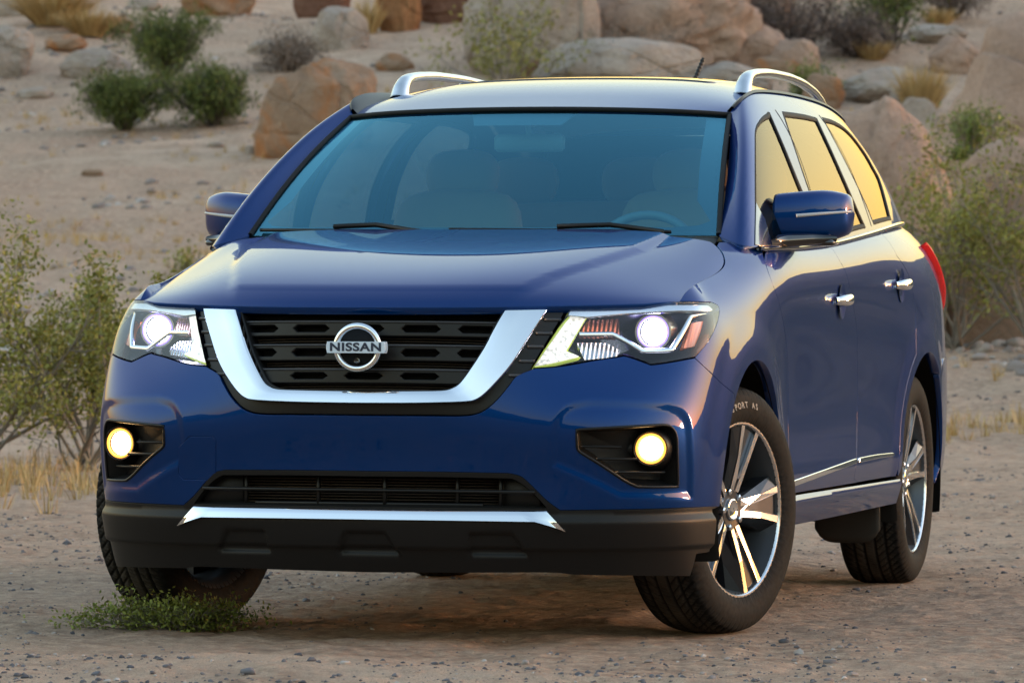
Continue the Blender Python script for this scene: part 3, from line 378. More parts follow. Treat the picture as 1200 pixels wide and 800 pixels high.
 'fender': [(1.0223,0.852),(1.0307,0.8571),(1.0397,0.8623),(1.0493,0.8676),(1.0592,0.873),(1.0694,0.8784),(1.0796,0.884),(1.0897,0.8898),(1.0995,0.8957),(1.1105,0.9028),(1.1217,0.9102),(1.133,0.9179),(1.1445,0.9258),(1.1561,0.9331),(1.1675,0.9398),(1.1847,0.9463),(1.2086,0.9553),(1.2309,0.9645),(1.2512,0.9734),(1.2689,0.9819),(1.2832,0.9895),(1.2986,1.0026),(1.2877,1.011),(1.2465,1.0188),(1.1867,1.0267),(1.1429,1.0285),(1.1029,1.0299),(1.0671,1.0308),(1.0381,1.0313),(1.0146,1.0317),(0.9966,1.032),(0.9821,1.0322),(0.9691,1.0324),(0.957,1.0324),(0.9457,1.0325),(0.935,1.0326),(0.9248,1.0327),(0.9346,1.0485),(0.9459,1.0661),(0.9589,1.0834),(0.9742,1.0989),(0.9928,1.1133),(1.0229,1.1275),(1.0697,1.1377),(1.1649,1.1383),(1.2524,1.134),(1.3156,1.1314),(1.3705,1.1298),(1.421,1.1291),(1.4631,1.1296),(1.4994,1.1313),(1.5328,1.1337),(1.5642,1.1365),(1.5928,1.1396),(1.6183,1.143),(1.6597,1.1502),(1.6965,1.1583),(1.7297,1.1677),(1.76,1.1779),(1.7885,1.1896),(1.8164,1.2026),(1.8354,1.2124),(1.8548,1.223),(1.8754,1.2339),(1.93,1.248),(2.03,1.245),(2.08,1.2),(2.1231,1.1943),(2.0945,1.1792),(2.0732,1.1687),(2.055,1.1589),(2.0384,1.1485),(2.0234,1.1365),(2.0158,1.1289),(2.009,1.1205),(2.0034,1.1116),(1.999,1.1023),(1.9961,1.093),(1.9947,1.0837),(1.9946,1.0746),(1.9956,1.066),(1.9973,1.0579),(2.0007,1.0486),(2.0056,1.0401),(2.0115,1.0321),(2.0182,1.0244),(2.0254,1.0166),(2.0333,1.0087),(2.0418,1.0003),(2.0483,0.9933),(2.0553,0.9863),(2.0627,0.9792),(2.0706,0.9722),(2.0787,0.9652),(2.0871,0.9582),(2.0957,0.9511),(2.1044,0.9439),(2.113,0.9367),(2.1216,0.9294),(2.1288,0.9222),(2.136,0.9149),(2.1433,0.9074),(2.1505,0.8998),(2.1576,0.8921),(2.1646,0.8844),(2.174,0.8766),(2.1831,0.8688),(2.1918,0.861),(2.2001,0.8534),(2.2078,0.8447),(2.2149,0.8354),(2.2208,0.8269),(2.2262,0.8184),(2.2311,0.8099),(2.2355,0.8014),(2.2395,0.7929),(2.2431,0.7844),(2.2464,0.7759),(2.2494,0.7675),(2.2522,0.759),(2.2548,0.7505),(2.2572,0.7429),(2.2595,0.7352),(2.2618,0.7277),(2.2638,0.7201),(2.2654,0.7126),(2.2666,0.7051),(2.2674,0.6975),(2.268,0.69),(2.2682,0.6824),(2.2683,0.6747),(2.2681,0.667),(2.2677,0.6591),(2.2671,0.6511),(2.2664,0.6429),(2.2656,0.6345),(2.2646,0.6259),(2.2637,0.6182),(2.2626,0.6102),(2.2612,0.602),(2.2595,0.5935),(2.2576,0.5849),(2.2553,0.5763),(2.2528,0.5676),(2.25,0.559),(2.2471,0.5505),(2.2443,0.5421),(2.2415,0.5338),(2.2389,0.5258),(2.2366,0.5179),(2.2347,0.5103),(2.2333,0.503),(2.2319,0.4917),(2.2318,0.481),(2.2331,0.4718),(2.2356,0.4629),(2.2391,0.4542),(2.2436,0.4454),(2.2492,0.4363),(2.2562,0.4267),(2.2647,0.4162),(2.1594,0.4152),(2.109,0.4506),(2.1049,0.4778),(2.0996,0.5051),(2.093,0.5306),(2.085,0.5547),(2.0758,0.578),(2.0652,0.6006),(2.0533,0.6224),(2.0401,0.6432),(2.0257,0.663),(2.0099,0.6819),(1.993,0.6998),(1.9749,0.7166),(1.9556,0.7324),(1.9354,0.7471),(1.9142,0.7618),(1.8923,0.7754),(1.8697,0.7878),(1.8464,0.7989),(1.8225,0.8086),(1.798,0.817),(1.773,0.824),(1.7476,0.8296),(1.7218,0.8337),(1.6956,0.8362),(1.6691,0.8372),(1.6441,0.8366),(1.6194,0.8345),(1.5946,0.8308),(1.57,0.8256),(1.5457,0.819),(1.5217,0.8109),(1.4984,0.8015),(1.4759,0.7907),(1.4543,0.7786),(1.434,0.7652),(1.412,0.7504),(1.3916,0.7357),(1.3726,0.7197),(1.3544,0.7369),(1.3296,0.7429),(1.3051,0.7489),(1.2808,0.7555),(1.2569,0.7621),(1.2333,0.7686),(1.2101,0.775),(1.1874,0.7813),(1.1666,0.7874),(1.1531,0.7934),(1.1401,0.7992),(1.1259,0.8053),(1.1122,0.8113),(1.0988,0.817),(1.0856,0.8227),(1.0727,0.8283),(1.06,0.8339),(1.0474,0.8395),(1.035,0.8452),(1.0226,0.8508)],
 'front_door': [(2.1431,1.19),(2.0234,1.1365),(2.0155,1.1273),(2.0089,1.1181),(2.0037,1.109),(1.9996,1.0999),(1.9969,1.0911),(1.9954,1.0824),(1.9951,1.0739),(1.9957,1.0658),(1.9973,1.0579),(2.0007,1.0486),(2.0056,1.0401),(2.0115,1.0321),(2.0182,1.0244),(2.0254,1.0166),(2.0333,1.0087),(2.0418,1.0003),(2.0483,0.9933),(2.0553,0.9863),(2.0627,0.9792),(2.0706,0.9722),(2.0787,0.9652),(2.0871,0.9582),(2.0957,0.9511),(2.1044,0.9439),(2.113,0.9367),(2.1216,0.9294),(2.1288,0.9222),(2.136,0.9149),(2.1433,0.9074),(2.1505,0.8998),(2.1576,0.8921),(2.1646,0.8844),(2.174,0.8766),(2.1831,0.8688),(2.1918,0.861),(2.2001,0.8534),(2.2078,0.8447),(2.2149,0.8354),(2.2208,0.8269),(2.2262,0.8184),(2.2311,0.8099),(2.2355,0.8014),(2.2395,0.7929),(2.2431,0.7844),(2.2464,0.7759),(2.2494,0.7675),(2.2522,0.759),(2.2548,0.7505),(2.2572,0.7429),(2.2595,0.7352),(2.2618,0.7277),(2.2638,0.7201),(2.2654,0.7126),(2.2666,0.7051),(2.2674,0.6975),(2.268,0.69),(2.2682,0.6824),(2.2683,0.6747),(2.2681,0.667),(2.2677,0.6591),(2.2671,0.6511),(2.2664,0.6429),(2.2656,0.6345),(2.2646,0.6259),(2.2637,0.6182),(2.2626,0.6102),(2.2612,0.602),(2.2595,0.5935),(2.2576,0.5849),(2.2553,0.5763),(2.2528,0.5676),(2.25,0.559),(2.2471,0.5505),(2.2443,0.5421),(2.2415,0.5338),(2.2389,0.5258),(2.2366,0.5179),(2.2347,0.5103),(2.2333,0.503),(2.2319,0.4917),(2.2318,0.481),(2.2331,0.4718),(2.2356,0.4629),(2.2391,0.4542),(2.2436,0.4454),(2.2492,0.4363),(2.2562,0.4267),(2.2647,0.4162),(2.2363,0.3938),(3.38,0.3917),(3.3103,0.4139),(3.3096,0.4257),(3.3114,0.4361),(3.3147,0.4461),(3.319,0.4568),(3.3243,0.4688),(3.3311,0.483),(3.335,0.4906),(3.3391,0.4981),(3.3435,0.5056),(3.3482,0.5132),(3.3532,0.521),(3.3584,0.529),(3.3639,0.5374),(3.3696,0.5463),(3.3755,0.5557),(3.3815,0.5658),(3.3873,0.5767),(3.3929,0.5885),(3.3982,0.6011),(3.4006,0.608),(3.403,0.6152),(3.4052,0.623),(3.4072,0.631),(3.4089,0.6394),(3.4104,0.648),(3.4114,0.6569),(3.4121,0.6659),(3.4124,0.675),(3.4123,0.6841),(3.4118,0.6934),(3.411,0.7026),(3.4099,0.7118),(3.4085,0.7209),(3.4068,0.73),(3.4049,0.739),(3.4027,0.7479),(3.4004,0.7573),(3.3979,0.7667),(3.3954,0.7759),(3.3927,0.7848),(3.39,0.7934),(3.3872,0.8016),(3.3845,0.8094),(3.3818,0.8167),(3.3792,0.8236),(3.3733,0.8383),(3.3679,0.8511),(3.3628,0.8604),(3.3581,0.8686),(3.3535,0.8761),(3.3491,0.8828),(3.3445,0.889),(3.3398,0.895),(3.3347,0.9009),(3.3292,0.9068),(3.323,0.9131),(3.315,0.9206),(3.3069,0.9274),(3.2985,0.9333),(3.2898,0.9386),(3.2807,0.9437),(3.2711,0.9489),(3.2608,0.9542),(3.25,0.9598),(3.2385,0.9658),(3.2284,0.9712),(3.2178,0.9771),(3.2068,0.9834),(3.1956,0.9903),(3.1844,0.9977),(3.1736,1.0049),(3.1634,1.0122),(3.154,1.02),(3.1457,1.028),(3.1385,1.036),(3.1322,1.0436),(3.1217,1.0562),(3.1112,1.067),(3.1005,1.0763),(3.09,1.0847),(3.0807,1.0926),(3.0736,1.1008),(3.0663,1.1125),(3.0602,1.123),(3.0556,1.1333),(3.0542,1.1441),(3.0242,1.19)],
 'rear_door': [(3.0242,1.19),(3.0542,1.1441),(3.0556,1.1333),(3.0602,1.123),(3.0663,1.1125),(3.0736,1.1008),(3.0807,1.0926),(3.09,1.0847),(3.1005,1.0763),(3.1112,1.067),(3.1217,1.0562),(3.1322,1.0436),(3.1385,1.036),(3.1457,1.028),(3.154,1.02),(3.1634,1.0122),(3.1736,1.0049),(3.1844,0.9977),(3.1956,0.9903),(3.2068,0.9834),(3.2178,0.9771),(3.2284,0.9712),(3.2385,0.9658),(3.25,0.9598),(3.2608,0.9542),(3.2711,0.9489),(3.2807,0.9437),(3.2898,0.9386),(3.2985,0.9333),(3.3069,0.9274),(3.315,0.9206),(3.323,0.9131),(3.3292,0.9068),(3.3347,0.9009),(3.3398,0.895),(3.3445,0.889),(3.3491,0.8828),(3.3535,0.8761),(3.3581,0.8686),(3.3628,0.8604),(3.3679,0.8511),(3.3733,0.8383),(3.3792,0.8236),(3.3818,0.8167),(3.3845,0.8094),(3.3872,0.8016),(3.39,0.7934),(3.3927,0.7848),(3.3954,0.7759),(3.3979,0.7667),(3.4004,0.7573),(3.4027,0.7479),(3.4049,0.739),(3.4068,0.73),(3.4085,0.7209),(3.4099,0.7118),(3.411,0.7026),(3.4118,0.6934),(3.4123,0.6841),(3.4124,0.675),(3.4121,0.6659),(3.4114,0.6569),(3.4104,0.648),(3.4089,0.6394),(3.4072,0.631),(3.4052,0.623),(3.403,0.6152),(3.4006,0.608),(3.3982,0.6011),(3.3929,0.5885),(3.3873,0.5767),(3.3815,0.5658),(3.3755,0.5557),(3.3696,0.5463),(3.3639,0.5374),(3.3584,0.529),(3.3532,0.521),(3.3482,0.5132),(3.3435,0.5056),(3.3391,0.4981),(3.335,0.4906),(3.3311,0.483),(3.3243,0.4688),(3.319,0.4568),(3.3147,0.4461),(3.3114,0.4361),(3.3096,0.4257),(3.3103,0.4139),(3.38,0.3917),(4.0687,0.3917),(4.0828,0.4244),(4.0849,0.4529),(4.0879,0.4785),(4.0918,0.5039),(4.0966,0.5274),(4.1022,0.5497),(4.1088,0.5712),(4.1162,0.5923),(4.1246,0.6129),(4.1339,0.6328),(4.1441,0.6518),(4.1553,0.6701),(4.1675,0.6874),(4.1806,0.704),(4.1947,0.7198),(4.2098,0.7349),(4.2259,0.7494),(4.243,0.7646),(4.2611,0.7792),(4.28,0.793),(4.2999,0.806),(4.3199,0.8183),(4.3385,0.8297),(4.3539,0.9055),(4.3529,0.9133),(4.3524,0.9208),(4.352,0.9282),(4.3515,0.9347),(4.3505,0.941),(4.3487,0.9474),(4.3466,0.9529),(4.3444,0.9585),(4.342,0.9641),(4.3391,0.9698),(4.3357,0.9756),(4.3315,0.9814),(4.3265,0.9873),(4.3205,0.9935),(4.3134,1.0001),(4.305,1.006),(4.2963,1.0121),(4.2876,1.0182),(4.2791,1.0241),(4.2708,1.0295),(4.2565,1.0376),(4.2413,1.0444),(4.2246,1.0507),(4.2059,1.0574),(4.1892,1.0634),(4.171,1.0694),(4.1527,1.0757),(4.1355,1.0822),(4.1207,1.089),(4.0707,1.19)],
 'quarter': [(4.0707,1.19),(4.1207,1.089),(4.1355,1.0822),(4.1527,1.0757),(4.171,1.0694),(4.1892,1.0634),(4.2059,1.0574),(4.2246,1.0507),(4.2413,1.0444),(4.2565,1.0376),(4.2708,1.0295),(4.2791,1.0241),(4.2876,1.0182),(4.2963,1.0121),(4.305,1.006),(4.3134,1.0001),(4.3205,0.9935),(4.3265,0.9873),(4.3315,0.9814),(4.3357,0.9756),(4.3391,0.9698),(4.342,0.9641),(4.3444,0.9585),(4.3466,0.9529),(4.3487,0.9474),(4.3505,0.941),(4.3515,0.9347),(4.352,0.9282),(4.3524,0.9208),(4.3529,0.9133),(4.3539,0.9055),(4.3385,0.8297),(4.3199,0.8183),(4.2999,0.806),(4.28,0.793),(4.2611,0.7792),(4.243,0.7646),(4.2259,0.7494),(4.2098,0.7349),(4.1947,0.7198),(4.1806,0.704),(4.1675,0.6874),(4.1553,0.6701),(4.1441,0.6518),(4.1339,0.6328),(4.1246,0.6129),(4.1162,0.5923),(4.1088,0.5712),(4.1022,0.5497),(4.0966,0.5274),(4.0918,0.5039),(4.0879,0.4785),(4.0849,0.4529),(4.0828,0.4244),(4.1023,0.3917),(4.129,0.4267),(4.1318,0.456),(4.1357,0.4824),(4.1407,0.5084),(4.1468,0.5323),(4.1541,0.555),(4.1625,0.5768),(4.1721,0.5982),(4.1829,0.6187),(4.1948,0.6384),(4.208,0.6572),(4.2223,0.6748),(4.2378,0.6915),(4.2545,0.7072),(4.2723,0.722),(4.2912,0.7358),(4.3112,0.7488),(4.3299,0.7621),(4.3489,0.7745),(4.3686,0.7858),(4.389,0.7961),(4.41,0.8053),(4.4315,0.8133),(4.4535,0.8202),(4.4758,0.8259),(4.4983,0.8303),(4.5209,0.8335),(4.5435,0.8354),(4.5661,0.8361),(4.5899,0.8354),(4.6146,0.8335),(4.6389,0.8303),(4.6628,0.8259),(4.6863,0.8202),(4.7093,0.8133),(4.7318,0.8053),(4.7538,0.7961),(4.7751,0.7858),(4.7958,0.7745),(4.8158,0.7621),(4.8351,0.7488),(5.0151,0.8088),(5.8693,0.8188),(5.8693,1.19)],
 'rear_bumper': [(4.8351,0.7488),(5.0151,0.8088),(5.8693,0.8188),(6.4693,0.8188),(6.4693,0.3),(4.95,0.3),(5.0241,0.3944),(5.0222,0.4267),(5.019,0.456),(5.0145,0.4824),(5.0088,0.5084),(5.0018,0.5323),(4.9937,0.555),(4.9843,0.5768),(4.9739,0.5982),(4.9623,0.6187),(4.9496,0.6384),(4.936,0.6572),(4.9213,0.6748),(4.9056,0.6915),(4.889,0.7072),(4.8715,0.722),(4.8536,0.7358)],
 'tailgate_low': [(5.8693,1.19),(5.8693,0.8188),(6.4693,0.8188),(6.4693,1.19)],
 'rocker': [(2.1071,0.2934),(2.1249,0.386),(4.1109,0.3783),(4.1331,0.2417),(3,0.235),(2.2,0.235)],
 'door_strip_f': [(2.2799,0.4446),(2.3213,0.4466),(2.3598,0.4485),(2.3962,0.4504),(2.4313,0.4523),(2.4655,0.4542),(2.4994,0.4562),(2.5413,0.4582),(2.5907,0.4603),(2.6416,0.4624),(2.6947,0.4647),(2.7316,0.4663),(2.7695,0.468),(2.8085,0.4697),(2.8485,0.4714),(2.8893,0.4732),(2.9309,0.475),(2.9732,0.4768),(3.0163,0.4786),(3.06,0.4805),(3.1041,0.4826),(3.1486,0.4846),(3.1932,0.4866),(3.2378,0.4886),(3.2822,0.4906),(3.3261,0.4925),(3.3227,0.4783),(3.279,0.4764),(3.2349,0.4744),(3.1906,0.4724),(3.1464,0.4703),(3.1022,0.4682),(3.0584,0.4662),(3.0152,0.4641),(2.9725,0.462),(2.9305,0.4599),(2.8893,0.4579),(2.849,0.4558),(2.8094,0.4538),(2.7709,0.4519),(2.7334,0.45),(2.697,0.4482),(2.6492,0.4458),(2.6033,0.4435),(2.5588,0.4413),(2.5152,0.4392),(2.4848,0.4372),(2.4544,0.4352),(2.4237,0.4333),(2.3921,0.4313),(2.3593,0.4294),(2.3247,0.4275),(2.2877,0.4256)],
 'door_strip_r': [(3.3712,0.4924),(3.4189,0.4929),(3.4663,0.4936),(3.5139,0.4942),(3.5621,0.4948),(3.6114,0.4953),(3.6623,0.4955),(3.7078,0.4955),(3.755,0.4954),(3.8038,0.4951),(3.8544,0.4948),(3.9067,0.4944),(3.9608,0.494),(4.0161,0.4938),(4.0276,0.4847),(3.9758,0.4845),(3.9179,0.4845),(3.8621,0.4845),(3.8083,0.4844),(3.7566,0.4843),(3.7072,0.4841),(3.66,0.4838),(3.6079,0.4831),(3.5582,0.4823),(3.51,0.4813),(3.4627,0.4802),(3.4156,0.4793),(3.368,0.4784)],
 'tail_lamp': [(4.9353,1.1181),(5.1239,1.1003),(5.3527,1.08),(5.6274,1.0533),(5.6372,1.002),(5.5671,0.9449),(5.4394,0.9583),(5.2723,1.0081),(5.1021,1.0633)],
 'grille_surround': [(0,0.6795),(0.0458,0.6793),(0.0536,0.6793),(0.0615,0.6794),(0.0694,0.6794),(0.0774,0.6795),(0.0854,0.6795),(0.0934,0.6795),(0.1014,0.6796),(0.1094,0.6796),(0.1174,0.6797),(0.1254,0.6797),(0.1333,0.6798),(0.1411,0.6798),(0.1489,0.6798),(0.1565,0.6799),(0.1641,0.6799),(0.1715,0.68),(0.1788,0.68),(0.186,0.6801),(0.193,0.6801),(0.1998,0.6802),(0.2089,0.6803),(0.2179,0.6803),(0.2268,0.6803),(0.2356,0.6802),(0.2443,0.6802),(0.2529,0.6802),(0.2613,0.6801),(0.2695,0.6801),(0.2774,0.6802),(0.2851,0.6803),(0.2926,0.6804),(0.2997,0.6806),(0.3065,0.6809),(0.313,0.6813),(0.319,0.6817),(0.332,0.6831),(0.3424,0.6847),(0.3508,0.6867),(0.3582,0.6892),(0.3653,0.6921),(0.373,0.6956),(0.381,0.6998),(0.3886,0.7046),(0.396,0.7099),(0.4029,0.7156),(0.4082,0.7215),(0.4135,0.7274),(0.418,0.7328),(0.4225,0.7385),(0.427,0.7445),(0.4313,0.7505),(0.4354,0.7568),(0.4392,0.7628),(0.4426,0.7682),(0.4477,0.776),(0.4517,0.7826),(0.4553,0.7887),(0.4591,0.7951),(0.4811,0.8093),(0.5057,0.8224),(0.4999,0.8224),(0.503,0.8292),(0.5063,0.8362),(0.5095,0.8434),(0.5127,0.8505),(0.516,0.8565),(0.5192,0.8625),(0.5224,0.8686),(0.5256,0.8748),(0.5287,0.8809),(0.5318,0.8871),(0.5347,0.8933),(0.5376,0.8994),(0.5405,0.9055),(0.5432,0.9114),(0.5468,0.9195),(0.5502,0.9273),(0.5534,0.9344),(0.5566,0.941),(0.5599,0.9476),(0.5631,0.9542),(0.5663,0.961),(0.5695,0.968),(0.5729,0.9755),(0.5763,0.9835),(0.5801,1.0092),(0.5729,1.0093),(0.5659,1.0094),(0.5591,1.0095),(0.5528,1.0096),(0.5468,1.0098),(0.5409,1.0099),(0.5352,1.01),(0.5294,1.0102),(0.5236,1.0103),(0.5178,1.0104),(0.512,1.0106),(0.506,1.0107),(0.4999,1.0108),(0.4936,1.0109),(0.4872,1.0111),(0.4805,1.0112),(0.4735,1.0113),(0.4662,1.0114),(0.4586,1.0115),(0.4507,1.0116),(0.4424,1.0117),(0.4337,1.0118),(0.4246,1.0119),(0.4151,1.0119),(0.4104,1.012),(0.4055,1.012),(0.4001,1.012),(0.3936,1.012),(0.3869,1.0121),(0.3802,1.0121),(0.3734,1.0121),(0.3665,1.0121),(0.3595,1.0121),(0.3524,1.0122),(0.3452,1.0122),(0.338,1.0122),(0.3307,1.0122),(0.3234,1.0122),(0.316,1.0122),(0.3085,1.0122),(0.301,1.0122),(0.2934,1.0122),(0.2857,1.0122),(0.278,1.0122),(0.2703,1.0122),(0.2625,1.0122),(0.2546,1.0122),(0.2467,1.0122),(0.2388,1.0122),(0.2308,1.0122),(0.2228,1.0122),(0.2147,1.0122),(0.2066,1.0122),(0.1985,1.0122),(0.1904,1.0122),(0.1823,1.0122),(0.1741,1.0122),(0.166,1.0122),(0.1578,1.0122),(0.1496,1.0122),(0.1414,1.0122),(0.1331,1.0122),(0.1249,1.0122),(0.1167,1.0122),(0.1085,1.0122),(0.1003,1.0122),(0.0922,1.0122),(0.084,1.0122),(0.076,1.0122),(0.0679,1.0122),(0.0599,1.0122),(0.0519,1.0122),(0.044,1.0122),(0.0362,1.0122),(0,1.0122)],
 'chrome_out': [(0,0.716),(0.0206,0.7159),(0.0285,0.7159),(0.0366,0.716),(0.0447,0.716),(0.0528,0.716),(0.061,0.716),(0.0693,0.716),(0.0775,0.716),(0.0858,0.7161),(0.094,0.7161),(0.1022,0.7161),(0.1104,0.7161),(0.1185,0.7161),(0.1265,0.7161),(0.1345,0.7161),(0.1423,0.7161),(0.1501,0.7162),(0.1577,0.7162),(0.1652,0.7162),(0.1725,0.7162),(0.1797,0.7163),(0.1867,0.7163),(0.1935,0.7164),(0.2001,0.7164),(0.2095,0.7165),(0.2187,0.7166),(0.2279,0.7167),(0.2369,0.7168),(0.2457,0.7169),(0.2543,0.717),(0.2626,0.7171),(0.2708,0.7172),(0.2786,0.7173),(0.2862,0.7175),(0.2934,0.7176),(0.3003,0.7178),(0.3068,0.718),(0.3129,0.7181),(0.3186,0.7183),(0.3238,0.7186),(0.3386,0.7194),(0.3462,0.7203),(0.3505,0.7216),(0.3557,0.7235),(0.364,0.7268),(0.3714,0.731),(0.3797,0.7368),(0.3853,0.741),(0.391,0.7455),(0.3972,0.7508),(0.4036,0.7575),(0.4094,0.7655),(0.413,0.7704),(0.4169,0.7757),(0.421,0.7813),(0.4252,0.7872),(0.4296,0.7935),(0.4341,0.8001),(0.4386,0.8071),(0.443,0.8145),(0.4474,0.8223),(0.4507,0.8286),(0.454,0.8353),(0.4573,0.8424),(0.4606,0.85),(0.464,0.8563),(0.4673,0.8628),(0.4706,0.8695),(0.4739,0.8763),(0.4772,0.8832),(0.4805,0.8901),(0.4837,0.897),(0.4869,0.9037),(0.4903,0.9109),(0.4937,0.9181),(0.497,0.9254),(0.5004,0.9323),(0.5037,0.9387),(0.5069,0.9451),(0.5102,0.9517),(0.5135,0.9584),(0.5168,0.9654),(0.5201,0.9727),(0.5235,0.9804)],
 'chrome_in': [(0,0.7493),(0.0204,0.7491),(0.0283,0.7492),(0.0364,0.7493),(0.0445,0.7493),(0.0528,0.7494),(0.0611,0.7494),(0.0694,0.7495),(0.0778,0.7495),(0.0861,0.7496),(0.0944,0.7496),(0.1027,0.7497),(0.1108,0.7497),(0.1187,0.7498),(0.1266,0.7499),(0.1342,0.7499),(0.1416,0.75),(0.1487,0.75),(0.1556,0.7501),(0.1622,0.7502),(0.1684,0.7503),(0.1743,0.7503),(0.1852,0.7505),(0.1951,0.7506),(0.2042,0.7507),(0.2125,0.7508),(0.2201,0.7509),(0.227,0.7511),(0.2335,0.7513),(0.2395,0.7515),(0.2451,0.7519),(0.2504,0.7523),(0.2635,0.7543),(0.2713,0.7569),(0.2782,0.7603),(0.2854,0.7637),(0.2917,0.7678),(0.2988,0.7745),(0.3027,0.7791),(0.3067,0.7843),(0.3109,0.7901),(0.3154,0.7966),(0.3202,0.804),(0.3255,0.8123),(0.3289,0.8178),(0.3326,0.8238),(0.3365,0.8303),(0.3406,0.8371),(0.3447,0.8443),(0.3489,0.8514),(0.353,0.8576),(0.3571,0.8638),(0.3611,0.8702),(0.3649,0.8765),(0.3686,0.883),(0.3722,0.89),(0.3759,0.8972),(0.3795,0.9046),(0.383,0.9121),(0.3865,0.9196),(0.3898,0.9269),(0.393,0.9335),(0.3961,0.9394),(0.399,0.9448),(0.4031,0.9528),(0.4061,0.9599),(0.4088,0.9662),(0.4114,0.9724),(0.414,0.9788),(0.4167,0.986)],
 'grille_hole': [(0,0.7529),(0.0178,0.7529),(0.0257,0.753),(0.0337,0.7531),(0.0419,0.7531),(0.0501,0.7532),(0.0584,0.7533),(0.0668,0.7533),(0.0752,0.7534),(0.0835,0.7534),(0.0918,0.7535),(0.1,0.7536),(0.1081,0.7536),(0.1161,0.7537),(0.1239,0.7537),(0.1316,0.7538),(0.139,0.7539),(0.1461,0.7539),(0.153,0.754),(0.1596,0.7541),(0.1658,0.7542),(0.1717,0.7542),(0.1826,0.7544),(0.1925,0.7545),(0.2015,0.7546),(0.2098,0.7547),(0.2174,0.7548),(0.2244,0.755),(0.2308,0.7552),(0.2368,0.7554),(0.2424,0.7558),(0.2477,0.7562),(0.2609,0.7582),(0.2686,0.7608),(0.2755,0.7641),(0.2827,0.7676),(0.289,0.7717),(0.296,0.7784),(0.3,0.783),(0.304,0.7881),(0.3082,0.7939),(0.3126,0.8005),(0.3174,0.8079),(0.3227,0.8162),(0.3261,0.8217),(0.3298,0.8277),(0.3337,0.8342),(0.3377,0.8411),(0.3419,0.8484),(0.346,0.8547),(0.3502,0.8609),(0.3542,0.8673),(0.3582,0.8737),(0.362,0.8801),(0.3657,0.8867),(0.3693,0.8936),(0.373,0.9009),(0.3766,0.9084),(0.3801,0.9159),(0.3835,0.9235),(0.3869,0.9308),(0.3901,0.937),(0.3931,0.9429),(0.396,0.9484),(0.4004,0.9566),(0.4038,0.9637),(0.4065,0.9702),(0.4091,0.9766),(0.4117,0.9832),(0.4145,0.9907),(0.4156,0.9891),(0.4364,1.0022),(0.4298,1.0023),(0.4233,1.0024),(0.4168,1.0025),(0.4104,1.0026),(0.4041,1.0027),(0.3963,1.0028),(0.3881,1.0029),(0.38,1.003),(0.3719,1.0031),(0.3639,1.0032),(0.3559,1.0033),(0.348,1.0034),(0.3401,1.0035),(0.3322,1.0036),(0.3244,1.0037),(0.3166,1.0038),(0.3089,1.0039),(0.3011,1.004),(0.2934,1.0041),(0.2857,1.0042),(0.278,1.0043),(0.2703,1.0044),(0.2627,1.0044),(0.255,1.0045),(0.2473,1.0046),(0.2397,1.0046),(0.232,1.0047),(0.2243,1.0047),(0.2166,1.0047),(0.2089,1.0048),(0.2012,1.0048),(0.1935,1.0048),(0.1859,1.0048),(0.1782,1.0049),(0.1705,1.0049),(0.1627,1.0049),(0.155,1.0049),(0.1472,1.0049),(0.1394,1.0049),(0.1316,1.0049),(0.1238,1.0049),(0.116,1.0049),(0.1081,1.0049),(0.1003,1.0049),(0.0924,1.0048),(0.0845,1.0048),(0.0765,1.0048),(0.0686,1.0048),(0.0607,1.0048),(0.0527,1.0048),(0.0447,1.0048),(0.0367,1.0048),(0,1.0055)],
